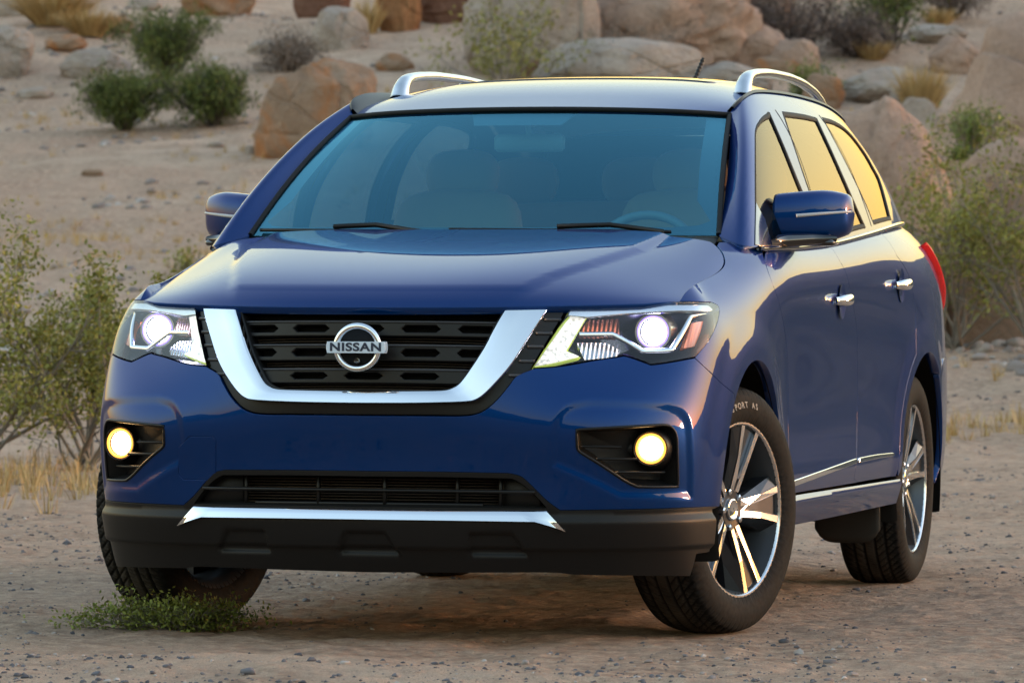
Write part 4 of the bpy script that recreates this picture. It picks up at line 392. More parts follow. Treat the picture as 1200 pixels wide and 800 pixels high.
 'lens': [(0.5058,0.8211),(0.5132,0.8218),(0.5205,0.8224),(0.5277,0.823),(0.5349,0.8235),(0.5422,0.8241),(0.5494,0.8247),(0.5567,0.8254),(0.5646,0.8261),(0.5726,0.8269),(0.5807,0.8279),(0.5889,0.829),(0.5961,0.8301),(0.6035,0.8314),(0.6111,0.8327),(0.6189,0.8342),(0.6268,0.8357),(0.6346,0.8373),(0.6425,0.8389),(0.6503,0.8406),(0.658,0.8421),(0.6655,0.8437),(0.6728,0.8451),(0.6798,0.8465),(0.6864,0.8477),(0.6956,0.8493),(0.7046,0.8507),(0.7134,0.8519),(0.7219,0.853),(0.729,0.854),(0.7356,0.8549),(0.7417,0.8557),(0.7473,0.8564),(0.7522,0.857),(0.7619,0.8591),(0.7719,0.8576),(0.7784,0.856),(0.7867,0.8537),(0.7963,0.8509),(0.8067,0.8474),(0.8173,0.8437),(0.8274,0.8403),(0.8364,0.8373),(0.8434,0.8352),(0.853,0.8318),(0.8614,0.8325),(0.8676,0.8331),(0.875,0.8339),(0.8834,0.835),(0.8926,0.8362),(0.9025,0.8375),(0.9126,0.839),(0.9227,0.8404),(0.9325,0.8418),(0.9434,0.8433),(0.9545,0.845),(0.9659,0.8467),(0.9776,0.8485),(0.9897,0.8503),(1.0022,0.8517),(1.0171,0.8531),(1.0223,0.852),(1.0307,0.8571),(1.0397,0.8623),(1.0493,0.8676),(1.0592,0.873),(1.0694,0.8784),(1.0796,0.884),(1.0897,0.8898),(1.0995,0.8957),(1.1105,0.9028),(1.1217,0.9102),(1.133,0.9179),(1.1445,0.9258),(1.1561,0.9331),(1.1675,0.9398),(1.1847,0.9463),(1.2086,0.9553),(1.2309,0.9645),(1.2512,0.9734),(1.2689,0.9819),(1.2832,0.9895),(1.2986,1.0026),(1.2877,1.011),(1.2465,1.0188),(1.1867,1.0267),(1.1786,1.0238),(1.1382,1.0252),(1.1012,1.0263),(1.069,1.0271),(1.0425,1.0276),(1.0206,1.0281),(1.0024,1.0286),(0.9882,1.029),(0.975,1.0293),(0.9622,1.0295),(0.9496,1.0295),(0.9371,1.0294),(0.9243,1.0291),(0.9161,1.0288),(0.9079,1.0284),(0.8998,1.028),(0.8916,1.0276),(0.8834,1.0271),(0.8752,1.0266),(0.867,1.026),(0.8584,1.0254),(0.8499,1.0247),(0.8413,1.024),(0.8327,1.0233),(0.8242,1.0226),(0.8157,1.0218),(0.8072,1.0211),(0.7988,1.0203),(0.7904,1.0195),(0.7821,1.0187),(0.7738,1.0178),(0.7656,1.017),(0.7588,1.0163),(0.752,1.0156),(0.7451,1.0148),(0.7382,1.0141),(0.7313,1.0133),(0.7244,1.0125),(0.7167,1.0117),(0.7087,1.0109),(0.7008,1.0101),(0.6928,1.0092),(0.6849,1.0084),(0.677,1.0076),(0.6691,1.0067),(0.6612,1.0059),(0.6534,1.0051),(0.6456,1.0043),(0.6379,1.0035),(0.6302,1.0027),(0.6225,1.002),(0.6149,1.0012),(0.6073,1.0005),(0.5999,0.9997),(0.5924,0.9989)],
 'drl': [(0.6127,1.0012),(0.6595,1.0035),(0.6019,0.8802),(0.641,0.8661),(0.5136,0.837)],
 'hl_trim': [(0.6319,0.9281),(0.7308,0.9301),(0.8245,0.8823),(0.9283,0.8858),(0.9959,0.9915),(1.3408,1.0031)],
 'hl_top': [(0.6695,1.0036),(0.7776,1.0205),(0.9559,1.0425),(1.3428,1.031)],
 'hl_amber': [(1.0216,0.9695),(1.155,0.9719),(1.0714,0.8916),(0.9874,0.8905)],
 'hl_reflector': [(0.6653,0.9913),(0.7562,0.9987),(0.7618,0.9378),(0.6785,0.9353),(0.6457,0.9374)],
 'hl_low': [(0.6404,0.9173),(0.7307,0.9197),(0.7712,0.8993),(0.7614,0.8804),(0.6683,0.8699)],
 'hl_sky_glint': [(0.5949,0.9962),(0.68,1.0052),(0.7654,1.0123),(0.8431,1.0181),(0.9235,1.0231),(0.9939,1.0225),(1.1531,1.0183),(1.2148,0.9997),(1.1261,0.9953),(0.9913,0.9997),(0.9225,1.0005),(0.8428,0.9955),(0.7658,0.9882),(0.6812,0.9779),(0.6446,0.9736),(0.5911,0.9791)],
 'proj': [(0.7751,0.4288,0.9238)],
 'fog': [(0.8188,0.2096,0.584)],
 'tow': [(0.5489,0.611),(0.4728,0.611),(0.4628,0.599),(0.4708,0.4967),(0.4848,0.4806),(0.583,0.4806),(0.601,0.4967),(0.593,0.5769)],
 'glass_f': [(0.1765,0.0064),(0.1787,0.0158),(0.1808,0.0251),(0.1828,0.0343),(0.1849,0.0433),(0.1869,0.0523),(0.1889,0.0613),(0.1909,0.0702),(0.1929,0.0791),(0.1948,0.088),(0.1968,0.097),(0.1988,0.106),(0.2008,0.1151),(0.2028,0.1243),(0.2049,0.1336),(0.2069,0.143),(0.209,0.1526),(0.2111,0.1625),(0.2132,0.1732),(0.2153,0.1841),(0.2171,0.1929),(0.2189,0.2019),(0.2207,0.2111),(0.2227,0.2204),(0.2246,0.2298),(0.2267,0.2394),(0.2288,0.2491),(0.2311,0.259),(0.2334,0.2691),(0.2359,0.2792),(0.2385,0.2895),(0.2412,0.3),(0.2442,0.3106),(0.2474,0.3213),(0.2508,0.332),(0.2545,0.3411),(0.2585,0.3503),(0.2628,0.3597),(0.2674,0.3692),(0.2724,0.3788),(0.2778,0.3886),(0.2836,0.3985),(0.2899,0.4085),(0.2968,0.4187),(0.3139,0.4325),(0.3407,0.4468),(0.3728,0.4572),(0.4376,0.4678),(0.5194,0.476),(0.6022,0.4815),(0.6861,0.4864),(0.768,0.4917),(0.7582,0.4829),(0.75,0.4745),(0.7431,0.4645),(0.7374,0.454),(0.7327,0.4438),(0.7288,0.4339),(0.7256,0.4243),(0.723,0.4148),(0.7209,0.4054),(0.7194,0.3962),(0.7182,0.3871),(0.7173,0.378),(0.7168,0.3689),(0.7166,0.3598),(0.7166,0.3507),(0.7169,0.3428),(0.7172,0.3348),(0.7177,0.3261),(0.7183,0.3167),(0.7191,0.3072),(0.72,0.2978),(0.7211,0.2884),(0.7224,0.279),(0.7239,0.2695),(0.7256,0.26),(0.7275,0.2505),(0.7296,0.2409),(0.7319,0.2312),(0.7346,0.2214),(0.7374,0.2116),(0.7406,0.2015),(0.7441,0.1914),(0.7471,0.183),(0.7504,0.1745),(0.7538,0.1659),(0.7574,0.1573),(0.7613,0.149),(0.7652,0.1405),(0.7694,0.132),(0.7736,0.1234),(0.7781,0.1147),(0.7826,0.106),(0.7873,0.0971),(0.792,0.0883),(0.7968,0.0794),(0.8017,0.0704),(0.8067,0.0615),(0.8117,0.0525),(0.8167,0.0436),(0.8217,0.0347),(0.8267,0.0258),(0.8316,0.017),(0.8366,0.0082),(0.8047,0.0086),(0.774,0.0088),(0.7443,0.009),(0.7153,0.009),(0.6867,0.009),(0.6583,0.0089),(0.6299,0.0088),(0.6014,0.0087),(0.5726,0.0086),(0.5432,0.0085),(0.513,0.0085),(0.4818,0.0084),(0.4542,0.0085),(0.4256,0.0085),(0.396,0.0086),(0.3747,0.0087),(0.3577,0.0088),(0.3401,0.0088),(0.3219,0.0089),(0.3032,0.0089),(0.2838,0.0088),(0.2638,0.0086),(0.2431,0.0083),(0.2217,0.0079),(0.1995,0.0072)],
 'glass_r': [(0.8912,0.0076),(0.8874,0.0165),(0.8835,0.0256),(0.8796,0.0347),(0.8757,0.0438),(0.8717,0.053),(0.8678,0.0621),(0.864,0.0713),(0.8603,0.0804),(0.8566,0.0896),(0.8531,0.0986),(0.8498,0.1076),(0.8467,0.1166),(0.8438,0.1254),(0.8411,0.1342),(0.8386,0.1428),(0.8364,0.1513),(0.8346,0.1597),(0.8332,0.1685),(0.832,0.1771),(0.8311,0.1856),(0.8303,0.196),(0.83,0.2061),(0.8301,0.216),(0.8306,0.2257),(0.8315,0.2353),(0.8327,0.2448),(0.8342,0.2543),(0.8361,0.2636),(0.8385,0.273),(0.8412,0.2823),(0.8442,0.2917),(0.8476,0.3012),(0.8513,0.3108),(0.8554,0.3205),(0.8599,0.3305),(0.8647,0.3389),(0.8703,0.348),(0.8766,0.3573),(0.8834,0.3666),(0.8909,0.3762),(0.8992,0.3859),(0.9081,0.3958),(0.918,0.4059),(0.9286,0.4163),(0.9403,0.427),(0.953,0.438),(0.9668,0.4494),(0.9819,0.4612),(0.9984,0.4731),(1.0164,0.4827),(1.036,0.4927),(1.0866,0.492),(1.1366,0.4915),(1.1869,0.491),(1.2388,0.4904),(1.2829,0.4899),(1.3293,0.4894),(1.3775,0.4889),(1.4249,0.4883),(1.4695,0.4876),(1.52,0.4863),(1.567,0.4848),(1.6133,0.4831),(1.6621,0.4817),(1.6456,0.4713),(1.6311,0.4583),(1.6183,0.4459),(1.6069,0.434),(1.5968,0.4226),(1.5878,0.4115),(1.5797,0.4007),(1.5725,0.3903),(1.5661,0.3801),(1.5604,0.37),(1.5553,0.3602),(1.5508,0.3505),(1.5467,0.341),(1.5432,0.3315),(1.5401,0.3203),(1.5374,0.309),(1.5353,0.2989),(1.5335,0.2887),(1.5319,0.2783),(1.5308,0.2679),(1.5299,0.2575),(1.5294,0.247),(1.5293,0.2365),(1.5296,0.2261),(1.5302,0.2158),(1.5312,0.2056),(1.5326,0.1954),(1.5343,0.1855),(1.5363,0.1757),(1.5386,0.1661),(1.5413,0.157),(1.5441,0.1486),(1.5472,0.1404),(1.5503,0.1326),(1.5553,0.1216),(1.5602,0.1112),(1.5652,0.1013),(1.5702,0.0919),(1.5751,0.0829),(1.5801,0.0741),(1.5851,0.0655),(1.5902,0.057),(1.5953,0.0485),(1.6007,0.0398),(1.6062,0.031),(1.6119,0.0218),(1.5572,0.0216),(1.5047,0.0215),(1.4535,0.0214),(1.4029,0.0213),(1.3521,0.0211),(1.3012,0.0206),(1.2495,0.0199),(1.2032,0.019),(1.1564,0.0179),(1.1096,0.0165),(1.0633,0.015),(1.018,0.0133),(0.974,0.0114),(0.9317,0.0095)],
 'glass_q': [(1.8097,0.0246),(1.8053,0.0344),(1.8017,0.0437),(1.7986,0.0527),(1.7958,0.0615),(1.7928,0.0705),(1.7896,0.0799),(1.7857,0.0898),(1.7811,0.1005),(1.7755,0.1122),(1.7689,0.125),(1.7647,0.1327),(1.7604,0.1409),(1.7561,0.1493),(1.7517,0.1581),(1.7474,0.1678),(1.7432,0.1778),(1.7392,0.188),(1.7355,0.1984),(1.732,0.209),(1.7288,0.2196),(1.7259,0.2304),(1.7234,0.2413),(1.7212,0.2521),(1.7194,0.263),(1.718,0.2738),(1.717,0.2846),(1.7163,0.2953),(1.716,0.3059),(1.7161,0.3171),(1.7164,0.3284),(1.7172,0.3382),(1.7183,0.3478),(1.72,0.3576),(1.7222,0.3675),(1.7251,0.3776),(1.7286,0.388),(1.733,0.3986),(1.7382,0.4095),(1.7445,0.4207),(1.752,0.4323),(1.7608,0.4443),(1.7711,0.4568),(1.7833,0.4698),(1.7975,0.4806),(1.814,0.4913),(1.867,0.491),(1.9225,0.4914),(1.9806,0.4916),(2.0378,0.4908),(2.0934,0.4889),(2.149,0.4863),(2.2034,0.4827),(2.2473,0.4777),(2.2744,0.4724),(2.2987,0.4643),(2.3201,0.4546),(2.3386,0.4436),(2.3548,0.4312),(2.3649,0.4214),(2.3737,0.4107),(2.3814,0.3994),(2.3882,0.3879),(2.3943,0.3764),(2.3997,0.3652),(2.4042,0.3545),(2.4079,0.3427),(2.4099,0.3313),(2.4103,0.3178),(2.4097,0.3042),(2.4084,0.2904),(2.4071,0.2762),(2.4087,0.2646),(2.4134,0.2538),(2.4184,0.243),(2.4211,0.2314),(2.4193,0.2183),(2.4115,0.2031),(2.397,0.1851),(2.3872,0.175),(2.3763,0.1641),(2.3647,0.1531),(2.3528,0.142),(2.3411,0.1304),(2.3296,0.1186),(2.3186,0.1066),(2.3082,0.0944),(2.2984,0.0822),(2.2893,0.07),(2.281,0.0579),(2.2735,0.046),(2.2667,0.0343),(2.2609,0.023),(2.1724,0.0237),(2.0848,0.0245),(2.0071,0.025),(1.9372,0.0251),(1.8731,0.0249)],
 'side_frame': [(0,0),(3.0285,0),(3.0285,0.5773),(0,0.5773)],
 'hood': [(0,0),(0.1,0),(0.2007,0),(0.3013,0),(0.402,0),(0.5027,0),(0.6033,0),(0.704,0),(0.8046,0),(0.9053,0.0256),(0.903,0.0689),(0.8997,0.1478),(0.8975,0.2078),(0.8972,0.2691),(0.8981,0.3259),(0.9001,0.3793),(0.9025,0.4189),(0.9056,0.4572),(0.909,0.4972),(0.9127,0.5396),(0.9171,0.5814),(0.9221,0.6228),(0.9271,0.6626),(0.9315,0.6997),(0.9365,0.7453),(0.9408,0.7881),(0.9439,0.8325),(0.9456,0.8889),(0.9444,0.936),(0.9403,0.9752),(0.9338,1.0081),(0.9259,1.0363),(0.9156,1.0614),(0.9072,1.0781),(0.8972,1.0948),(0.8857,1.1115),(0.8758,1.124),(0.865,1.137),(0.8547,1.1441),(0.8444,1.1441),(0.7238,1.1441),(0.6031,1.1441),(0.4825,1.1441),(0.3619,1.1441),(0.2413,1.1441),(0.1206,1.1441),(0,1.1441)],
}

# ---- the land: distance d ahead of the viewpoint and offset l to its right
_PD = np.array([0, 24, 28, 31, 36, 40, 45, 50, 60, 68, 75, 85, 95, 105, 125, 200, 4000.])
_PZ = np.array([0, 0, 0, .02, .20, .40, .68, .97, 1.56, 2.3, 3.2, 4.75, 6.4, 7.4, 8.0, 8.2, 8.2])
_dd = np.arange(0, 4000, .5); _zz = np.interp(_dd, _PD, _PZ)
_kk = np.exp(-.5*(np.arange(-8, 9)*.5/1.8)**2); _kk /= _kk.sum()
_zz = np.convolve(np.pad(_zz, 8, mode='edge'), _kk, mode='valid')
VX, VY = 4.234407, -14.284198; SY, CY = math.sin(math.radians(14.829)), math.cos(math.radians(14.829))
def ld(x, y):
    dx, dy = x-VX, y-VY
    return dx*CY+dy*SY, -dx*SY+dy*CY
def xy(l, d): return VX+l*CY-d*SY, VY+l*SY+d*CY
def land(x, y):
    x = np.asarray(x, float); y = np.asarray(y, float)
    l, d = ld(x, y); r = np.hypot(l, d)
    hill = np.interp(np.maximum(d, 0), _dd, _zz)
    # the hillside fades to open flat desert away from the view
    az = l/np.maximum(r, 1e-3)
    fade = np.where(az > 0, np.clip(1-(az-.75)/.3, .0, 1), np.clip(1-(-az-.80)/.2, .0, 1))
    hill = np.where(d > 0, np.interp(np.where(np.abs(az) > .15, np.maximum(d, r*.8), np.maximum(d, 0)), _dd, _zz)*fade, 0)
    p = np.stack([x, y, 0*x], -1)
    near = np.clip((r-13)/12, 0, 1)
    und = fbm(p*.11, 3)*.9*np.clip((r-30)/45, 0, 1)+fbm(p*.45+3.1, 4)*.34*np.clip((r-24)/20, 0, 1)
    small = fbm(p*1.3+9.1, 3)*.06*np.clip((r-20)/12, .3, 1.6)+fbm(p*4.7+5.2, 3)*.03
    # foreground swell and churned track under the car
    sw = .035*np.exp(-((y+1.05+.25*np.sin(x*1.1))/.42)**2)*np.exp(-((x-.25)/1.1)**2)
    rut = -.018*np.exp(-((x-.93-.12*np.sin(y*.7))/.16)**2)*np.clip((y-1.3)/1, 0, 1)*np.clip((3.3-y), 0, 1)
    rut += .015*np.exp(-((x-.45)/.2)**2)*np.clip((y-.3)/1, 0, 1)*np.clip((4-y), 0, 1)
    for y0, a0, x0 in ((-1.55, .22, .4), (-2.45, .30, 1.6)):      # old tyre tracks across the foreground
        t = y-(y0+a0*np.sin(x*.55+x0)); lug = .5+.5*np.sin((x*46+np.abs(t)*60))
        rut += (-.010*np.exp(-(t/.11)**4)+.007*np.exp(-((np.abs(t)-.15)/.04)**2)+.004*(lug-.5)*np.exp(-(t/.10)**4))*np.clip(1.5*vnoise(np.stack([x*.8, y*.8, x*0+y0], -1))-.2, 0, 1)
    small = small+.010*fbm(p*21+2.2, 3)*np.clip((30-r)/8, 0, 1)
    # keep it level where the tyres stand
    keep = 1.
    for wx, wy in ((.84, .955), (-.84, .955), (.84, 3.855), (-.84, 3.855)):
        keep = keep*(1-.85*np.exp(-(((x-wx)/.24)**2+((y-wy)/.2)**2)))
    return hill+und+(small+sw+rut)*keep

# ---------------------------------------------------------------- paint, trim, glass
def _paint(n, b):
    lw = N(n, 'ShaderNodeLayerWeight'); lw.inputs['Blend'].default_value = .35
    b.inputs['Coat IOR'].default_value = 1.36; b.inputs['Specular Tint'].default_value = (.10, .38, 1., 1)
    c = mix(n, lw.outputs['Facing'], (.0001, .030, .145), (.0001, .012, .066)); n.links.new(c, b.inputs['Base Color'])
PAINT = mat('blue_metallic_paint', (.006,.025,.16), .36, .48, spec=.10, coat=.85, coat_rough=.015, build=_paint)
def _plast(n, b):
    c = gcoord(n); f = noise(n, 420, 2, vec=c); bump(n, b, f, .25, .001)
BLACK = mat('black_grained_plastic', (.0055,.0055,.006), .46, spec=.28, build=_plast)
SATIN = mat('satin_black_plastic', (.006,.006,.0065), .38, spec=.3)
GLOSSB = mat('gloss_black_trim', (.006,.006,.007), .12, coat=1.)
DARK = mat('matt_black', (.004,.004,.004), .85, spec=.2)
CHROME = mat('bright_chrome', (.80,.82,.84), .07, 1.)
SATCH = mat('satin_silver', (.62,.64,.66), .24, 1.)
ALLOY = mat('machined_alloy', (.72,.73,.75), .20, 1.)
ALLOYD = mat('dark_painted_alloy', (.020,.024,.031), .28, .5, coat=.8)
def _rub(n, b):
    c = gcoord(n); f = noise(n, 60, 4, vec=c)
    col_ = ramp(n, f, [(.3, (.008,.008,.008)), (.75, (.019,.018,.017))]); sx = N(n, 'ShaderNodeSeparateXYZ'); n.links.new(c, sx.inputs[0])
    cx_ = N(n, 'ShaderNodeCombineXYZ'); n.links.new(sx.outputs[1], cx_.inputs[0]); n.links.new(sx.outputs[2], cx_.inputs[1])
    ln = N(n, 'ShaderNodeVectorMath', operation='LENGTH'); n.links.new(cx_.outputs[0], ln.inputs[0])
    dust = N(n, 'ShaderNodeMath', operation='MULTIPLY'); n.links.new(ramp(n, ln.outputs['Value'], [(.372, (0,0,0)), (.379, (1,1,1))]), dust.inputs[0]); n.links.new(ramp(n, noise(n, 11, 4, vec=c), [(.30, (.25,.25,.25)), (.65, (.9,.9,.9))]), dust.inputs[1])
    n.links.new(mix(n, dust.outputs[0], col_, (.070,.058,.046)), b.inputs['Base Color'])
    bump(n, b, noise(n, 300, 2, vec=c), .2, .001)
RUBBER = mat('tyre_rubber', (.02,.02,.02), .75, spec=.12, build=_rub)
GASKET = mat('window_rubber', (.006,.006,.006), .65, spec=.25)
STEEL = mat('brake_steel', (.16,.15,.14), .45, .9)
LEATHER = mat('tan_leather', (.42,.24,.15), .6, spec=.2)
CHARCO = mat('grey_cabin_trim', (.16,.16,.165), .6)
LINER = mat('pale_headliner', (.75,.73,.70), .9)
MUD = mat('underbody_black', (.008,.007,.006), .9, spec=.2)
def glassmat(name, tint, refl, ior, rough=0.):
    m = bpy.data.materials.new(name); m.use_nodes = True; n = m.node_tree; n.nodes.clear()
    o = N(n, 'ShaderNodeOutputMaterial'); t = N(n, 'ShaderNodeBsdfTransparent'); g = N(n, 'ShaderNodeBsdfGlossy')
    t.inputs['Color'].default_value = (*tint, 1); g.inputs['Color'].default_value = (*refl, 1); g.inputs['Roughness'].default_value = rough
    geo = N(n, 'ShaderNodeNewGeometry'); fr = N(n, 'ShaderNodeFresnel')
    mm = N(n, 'ShaderNodeMath', operation='MULTIPLY_ADD')      # same ior from behind
    mm.inputs[1].default_value = 1/ior-ior; mm.inputs[2].default_value = ior
    n.links.new(geo.outputs['Backfacing'], mm.inputs[0]); n.links.new(mm.outputs[0], fr.inputs['IOR'])
    x = N(n, 'ShaderNodeMixShader'); n.links.new(fr.outputs[0], x.inputs[0]); n.links.new(t.outputs[0], x.inputs[1]); n.links.new(g.outputs[0], x.inputs[2])
    n.links.new(x.outputs[0], o.inputs['Surface']); MATS[name] = m; return m
WSGLASS = glassmat('windscreen_glass_sky_teal', (.50,.90,1.0), (.26,.74,1.0), 2.35)  # teal of the reflected sky is put into the reflection colour
SIDEGL = glassmat('privacy_glass', (.22,.22,.22), (1,.80,.55), 1.42)  # reflection colour warmed to paint the sunset glow on the panes
LENSGL = glassmat('clear_lens', (.93,.95,.97), (1,1,1), 1.45)
XENON = mat('xenon_beam', (1,1,1), .3, emit=(.86,.86,1.0), estr=2.2)
XENONB = mat('xenon_glare', (.2,.15,.5), .2, emit=(.30,.20,1.0), estr=.16)  # violet glare of the beam, painted as emission
FOGL = mat('warm_fog_beam', (1,.9,.7), .3, emit=(1.0,.60,.24), estr=1.3)
FOGR = mat('amber_halo_ring', (.6,.3,.05), .2, emit=(1.0,.42,.06), estr=.13)  # amber fringe of the fog beam, painted as emission
def _drl(n, b):
    c = gcoord(n); v = N(n, 'ShaderNodeTexVoronoi'); v.inputs['Scale'].default_value = 95.
    n.links.new(c, v.inputs['Vector'])
    k = ramp(n, v.outputs['Distance'], [(.0, (1,.98,.90)), (.62, (.95,.90,.80)), (.74, (.25,.24,.22))]); n.links.new(k, b.inputs['Emission Color'])
DRL = mat('led_strip', (.8,.8,.75), .3, emit=(1,.97,.88), estr=.05, build=_drl)
DRLE = mat('light_guide_edge', (.35,.42,.05), .2, emit=(.55,.70,.12), estr=.035)
def _amb(n, b):
    c = gcoord(n); wv = N(n, 'ShaderNodeTexWave'); wv.inputs['Scale'].default_value = 28.; n.links.new(c, wv.inputs['Vector']); bump(n, b, wv.outputs['Fac'], .6, .004)
AMBER = mat('amber_reflector', (.75,.16,.03), .22, .0, coat=1., build=_amb)
AMBERM = mat('amber_bulb_chamber', (.26,.085,.05), .22, .75, build=_amb)
SILVR = mat('silvered_reflector', (.55,.56,.58), .16, 1., build=_amb)
RED = mat('red_lamp_lens', (.42,.004,.008), .3, spec=.15, emit=(.8,.01,.01), estr=.01)
INK = mat('emblem_ink', (.01,.02,.05), .4)

# ---------------------------------------------------------------- body panels cut out of the smooth surfaces
def full(h):                                  # half outline (starts and ends on the centre line) -> both halves
    return list(h)+[(-u, v) for u, v in reversed(h) if u > 1e-5]
def mir(h): return [(-u, v) for u, v in reversed(h)]
def resamp(P, step):
    P = np.asarray(P, float); out = []
    for i in range(len(P)):
        a, b = P[i], P[(i+1) % len(P)]; n = max(1, int(np.hypot(*(b-a))/step+.5))
        for k in range(n): out.append(a+(b-a)*k/n)
    return np.array(out)
def area(P): x, y = P[:, 0], P[:, 1]; return .5*np.sum(x*np.roll(y, -1)-np.roll(x, -1)*y)
def outn(P):                                  # outward unit normals of a counter-clockwise polygon
    a = P-np.roll(P, 1, 0); b = np.roll(P, -1, 0)-P
    a = a/np.maximum(np.hypot(a[:, 0], a[:, 1]), 1e-9)[:, None]; b = b/np.maximum(np.hypot(b[:, 0], b[:, 1]), 1e-9)[:, None]
    t = a+b; l = np.hypot(t[:, 0], t[:, 1]); t = np.where(l[:, None] < 1e-3, a, t/np.maximum(l, 1e-9)[:, None])
    return np.stack([t[:, 1], -t[:, 0]], 1)
def shrink(P, g):
    P = np.asarray(P, float)
    if area(P) < 0: P = P[::-1]
    return P-outn(P)*g
def inside(Q, P):
    r = np.zeros(len(Q), bool); x, y = Q[:, 0], Q[:, 1]
    for i in range(len(P)):
        (x0, y0), (x1, y1) = P[i], P[i-1]
        if y0 == y1: continue
        r ^= ((y0 > y) != (y1 > y)) & (x < (x1-x0)*(y-y0)/(y1-y0)+x0)
    return r
def pdist(Q, P):
    d = np.full(len(Q), 9.)
    for i in range(len(P)):
        a, b = P[i-1], P[i]; e = b-a; L = max(e@e, 1e-12)
        t = np.clip(((Q-a)@e)/L, 0, 1); d = np.minimum(d, np.hypot(*(Q-a-t[:, None]*e).T))
    return d
def sstep(x): x = np.clip(x, 0, 1); return x*x*(3-2*x)
class Disp:                                   # a surface with low relief on it
    def __init__(s, S, f): s.S = S; s.f = f; s.su = S.su; s.sv = S.sv; s.mu = S.mu
    def ev(s, u, v): return s.S.ev(u, v)+s.S.nrm(u, v)*s.f(u, v)[..., None]
    def nrm(s, u, v, h=2e-3):
        n = np.cross(s.ev(u+h, v)-s.ev(u-h, v), s.ev(u, v+h)-s.ev(u, v-h)); return n/np.maximum(np.linalg.norm(n, axis=-1, keepdims=True), 1e-12)
def off(S, d): return Disp(S, lambda u, v: np.full(np.shape(u), float(d)))
def panel(name, S, outer, m, parent, holes=(), res=.022, gap=.0018, depth=.022, side=1, edge=.0016):
    """Mesh the part of surface S inside outer and outside holes, with a rounded turned-in edge."""
    step = res*.75
    loops = [resamp(shrink(outer, gap), step)]+[resamp(shrink(h, -gap), step) for h in holes]
    if area(loops[0]) < 0: loops[0] = loops[0][::-1]
    lo = loops[0].min(0); hi = loops[0].max(0); g = []
    ny = int((hi[1]-lo[1])/(res*.87))+1
    for j in range(ny+1):
        xs = np.arange(lo[0]+(res/2 if j % 2 else 0), hi[0], res); g.append(np.stack([xs, np.full(len(xs), lo[1]+j*res*.87)], 1))
    g = np.concatenate(g); k = inside(g, loops[0])
    for h in loops[1:]: k &= ~inside(g, h)
    g = g[k]
    if len(g):
        k = np.ones(len(g), bool)
        for l in loops: k &= pdist(g, l) > res*.5
        g = g[k]
    P = []; E = []
    for l in loops:
        n0 = len(P); P += [Vector(p) for p in l]; E += [(n0+i, n0+(i+1) % len(l)) for i in range(len(l))]
    P += [Vector(p) for p in g]
    vo, eo, fo = delaunay_2d_cdt(P, E, [], 0, 1e-6)[:3]
    Q = np.array([(p.x, p.y) for p in vo]); T = np.array([f for f in fo if len(f) == 3])
    c = Q[T].mean(1); k = inside(c, loops[0])
    for h in loops[1:]: k &= ~inside(c, h)
    T = T[k]; a = Q[T]; ar = (a[:,1,0]-a[:,0,0])*(a[:,2,1]-a[:,0,1])-(a[:,1,1]-a[:,0,1])*(a[:,2,0]-a[:,0,0])
    T = np.where((ar < 0)[:, None], T[:, ::-1], T)
    V = [S.ev(Q[:, 0], Q[:, 1])]; NN = [S.nrm(Q[:, 0], Q[:, 1])]; F = [tuple(t) for t in T]; n = len(Q)
    if depth > 0:
        for li, l in enumerate(loops):
            o = outn(l if area(l) > 0 else l[::-1])
            if area(l) < 0: o = o[::-1]
            if li: o = -o
            p = S.ev(l[:, 0], l[:, 1]); nn = S.nrm(l[:, 0], l[:, 1])
            t = S.ev(l[:, 0]+o[:, 0]*1e-3, l[:, 1]+o[:, 1]*1e-3)-p; t -= nn*(t*nn).sum(1)[:, None]; t /= np.maximum(np.linalg.norm(t, axis=1), 1e-9)[:, None]
            V += [p, p+t*edge*.8-nn*edge, p+t*edge*.8-nn*depth]; NN += [nn, t*.85+nn*.5, t]
            L = len(l); ccw = (area(l) > 0) == (li == 0)
            for r in (0, 1):
                for i in range(L):
                    q = (n+r*L+i, n+(r+1)*L+i, n+(r+1)*L+(i+1) % L, n+r*L+(i+1) % L); F.append(q if ccw else q[::-1])
            n += 3*L
    V = np.concatenate(V); NN = np.concatenate(NN); NN /= np.maximum(np.linalg.norm(NN, axis=1, keepdims=True), 1e-9)
    if side < 0: V = V*[-1, 1, 1]; NN = NN*[-1, 1, 1]; F = [f[::-1] for f in F]
    return mk(name, V, F, m, parent, normals=NN)
def polyline(P, n):
    P = np.asarray(P, float); a = arc(P); t = np.linspace(0, a[-1], n); return np.stack([np.interp(t, a, P[:, k]) for k in range(P.shape[1])], 1)
def strip(name, S, pts, w, h, m, parent, side=1, n=60, proud=0.):
    """A raised bead along a line drawn on a surface."""
    p = polyline(pts, n); c = S.ev(p[:, 0], p[:, 1]); nn = S.nrm(p[:, 0], p[:, 1]); T = np.gradient(c, axis=0); T /= np.linalg.norm(T, axis=1)[:, None]
    b = np.cross(nn, T); G = []
    for k in range(10):
        a = math.pi*k/9; G.append(c+b*(w/2*math.cos(a))[None] if False else c+b*(w/2*math.cos(a))+nn*(proud+h*math.sin(a)**.6))
    G = np.array(G).transpose(1, 0, 2)
    if side < 0: G = G*[-1, 1, 1]
    return mk_grid(name, G, m, parent)
def mk_grid(name, G, m, parent, cu=False, cv=False, auto=50):
    o = MB().grid(G, cu, cv).build(name, m, parent); sharp(o, auto); return o
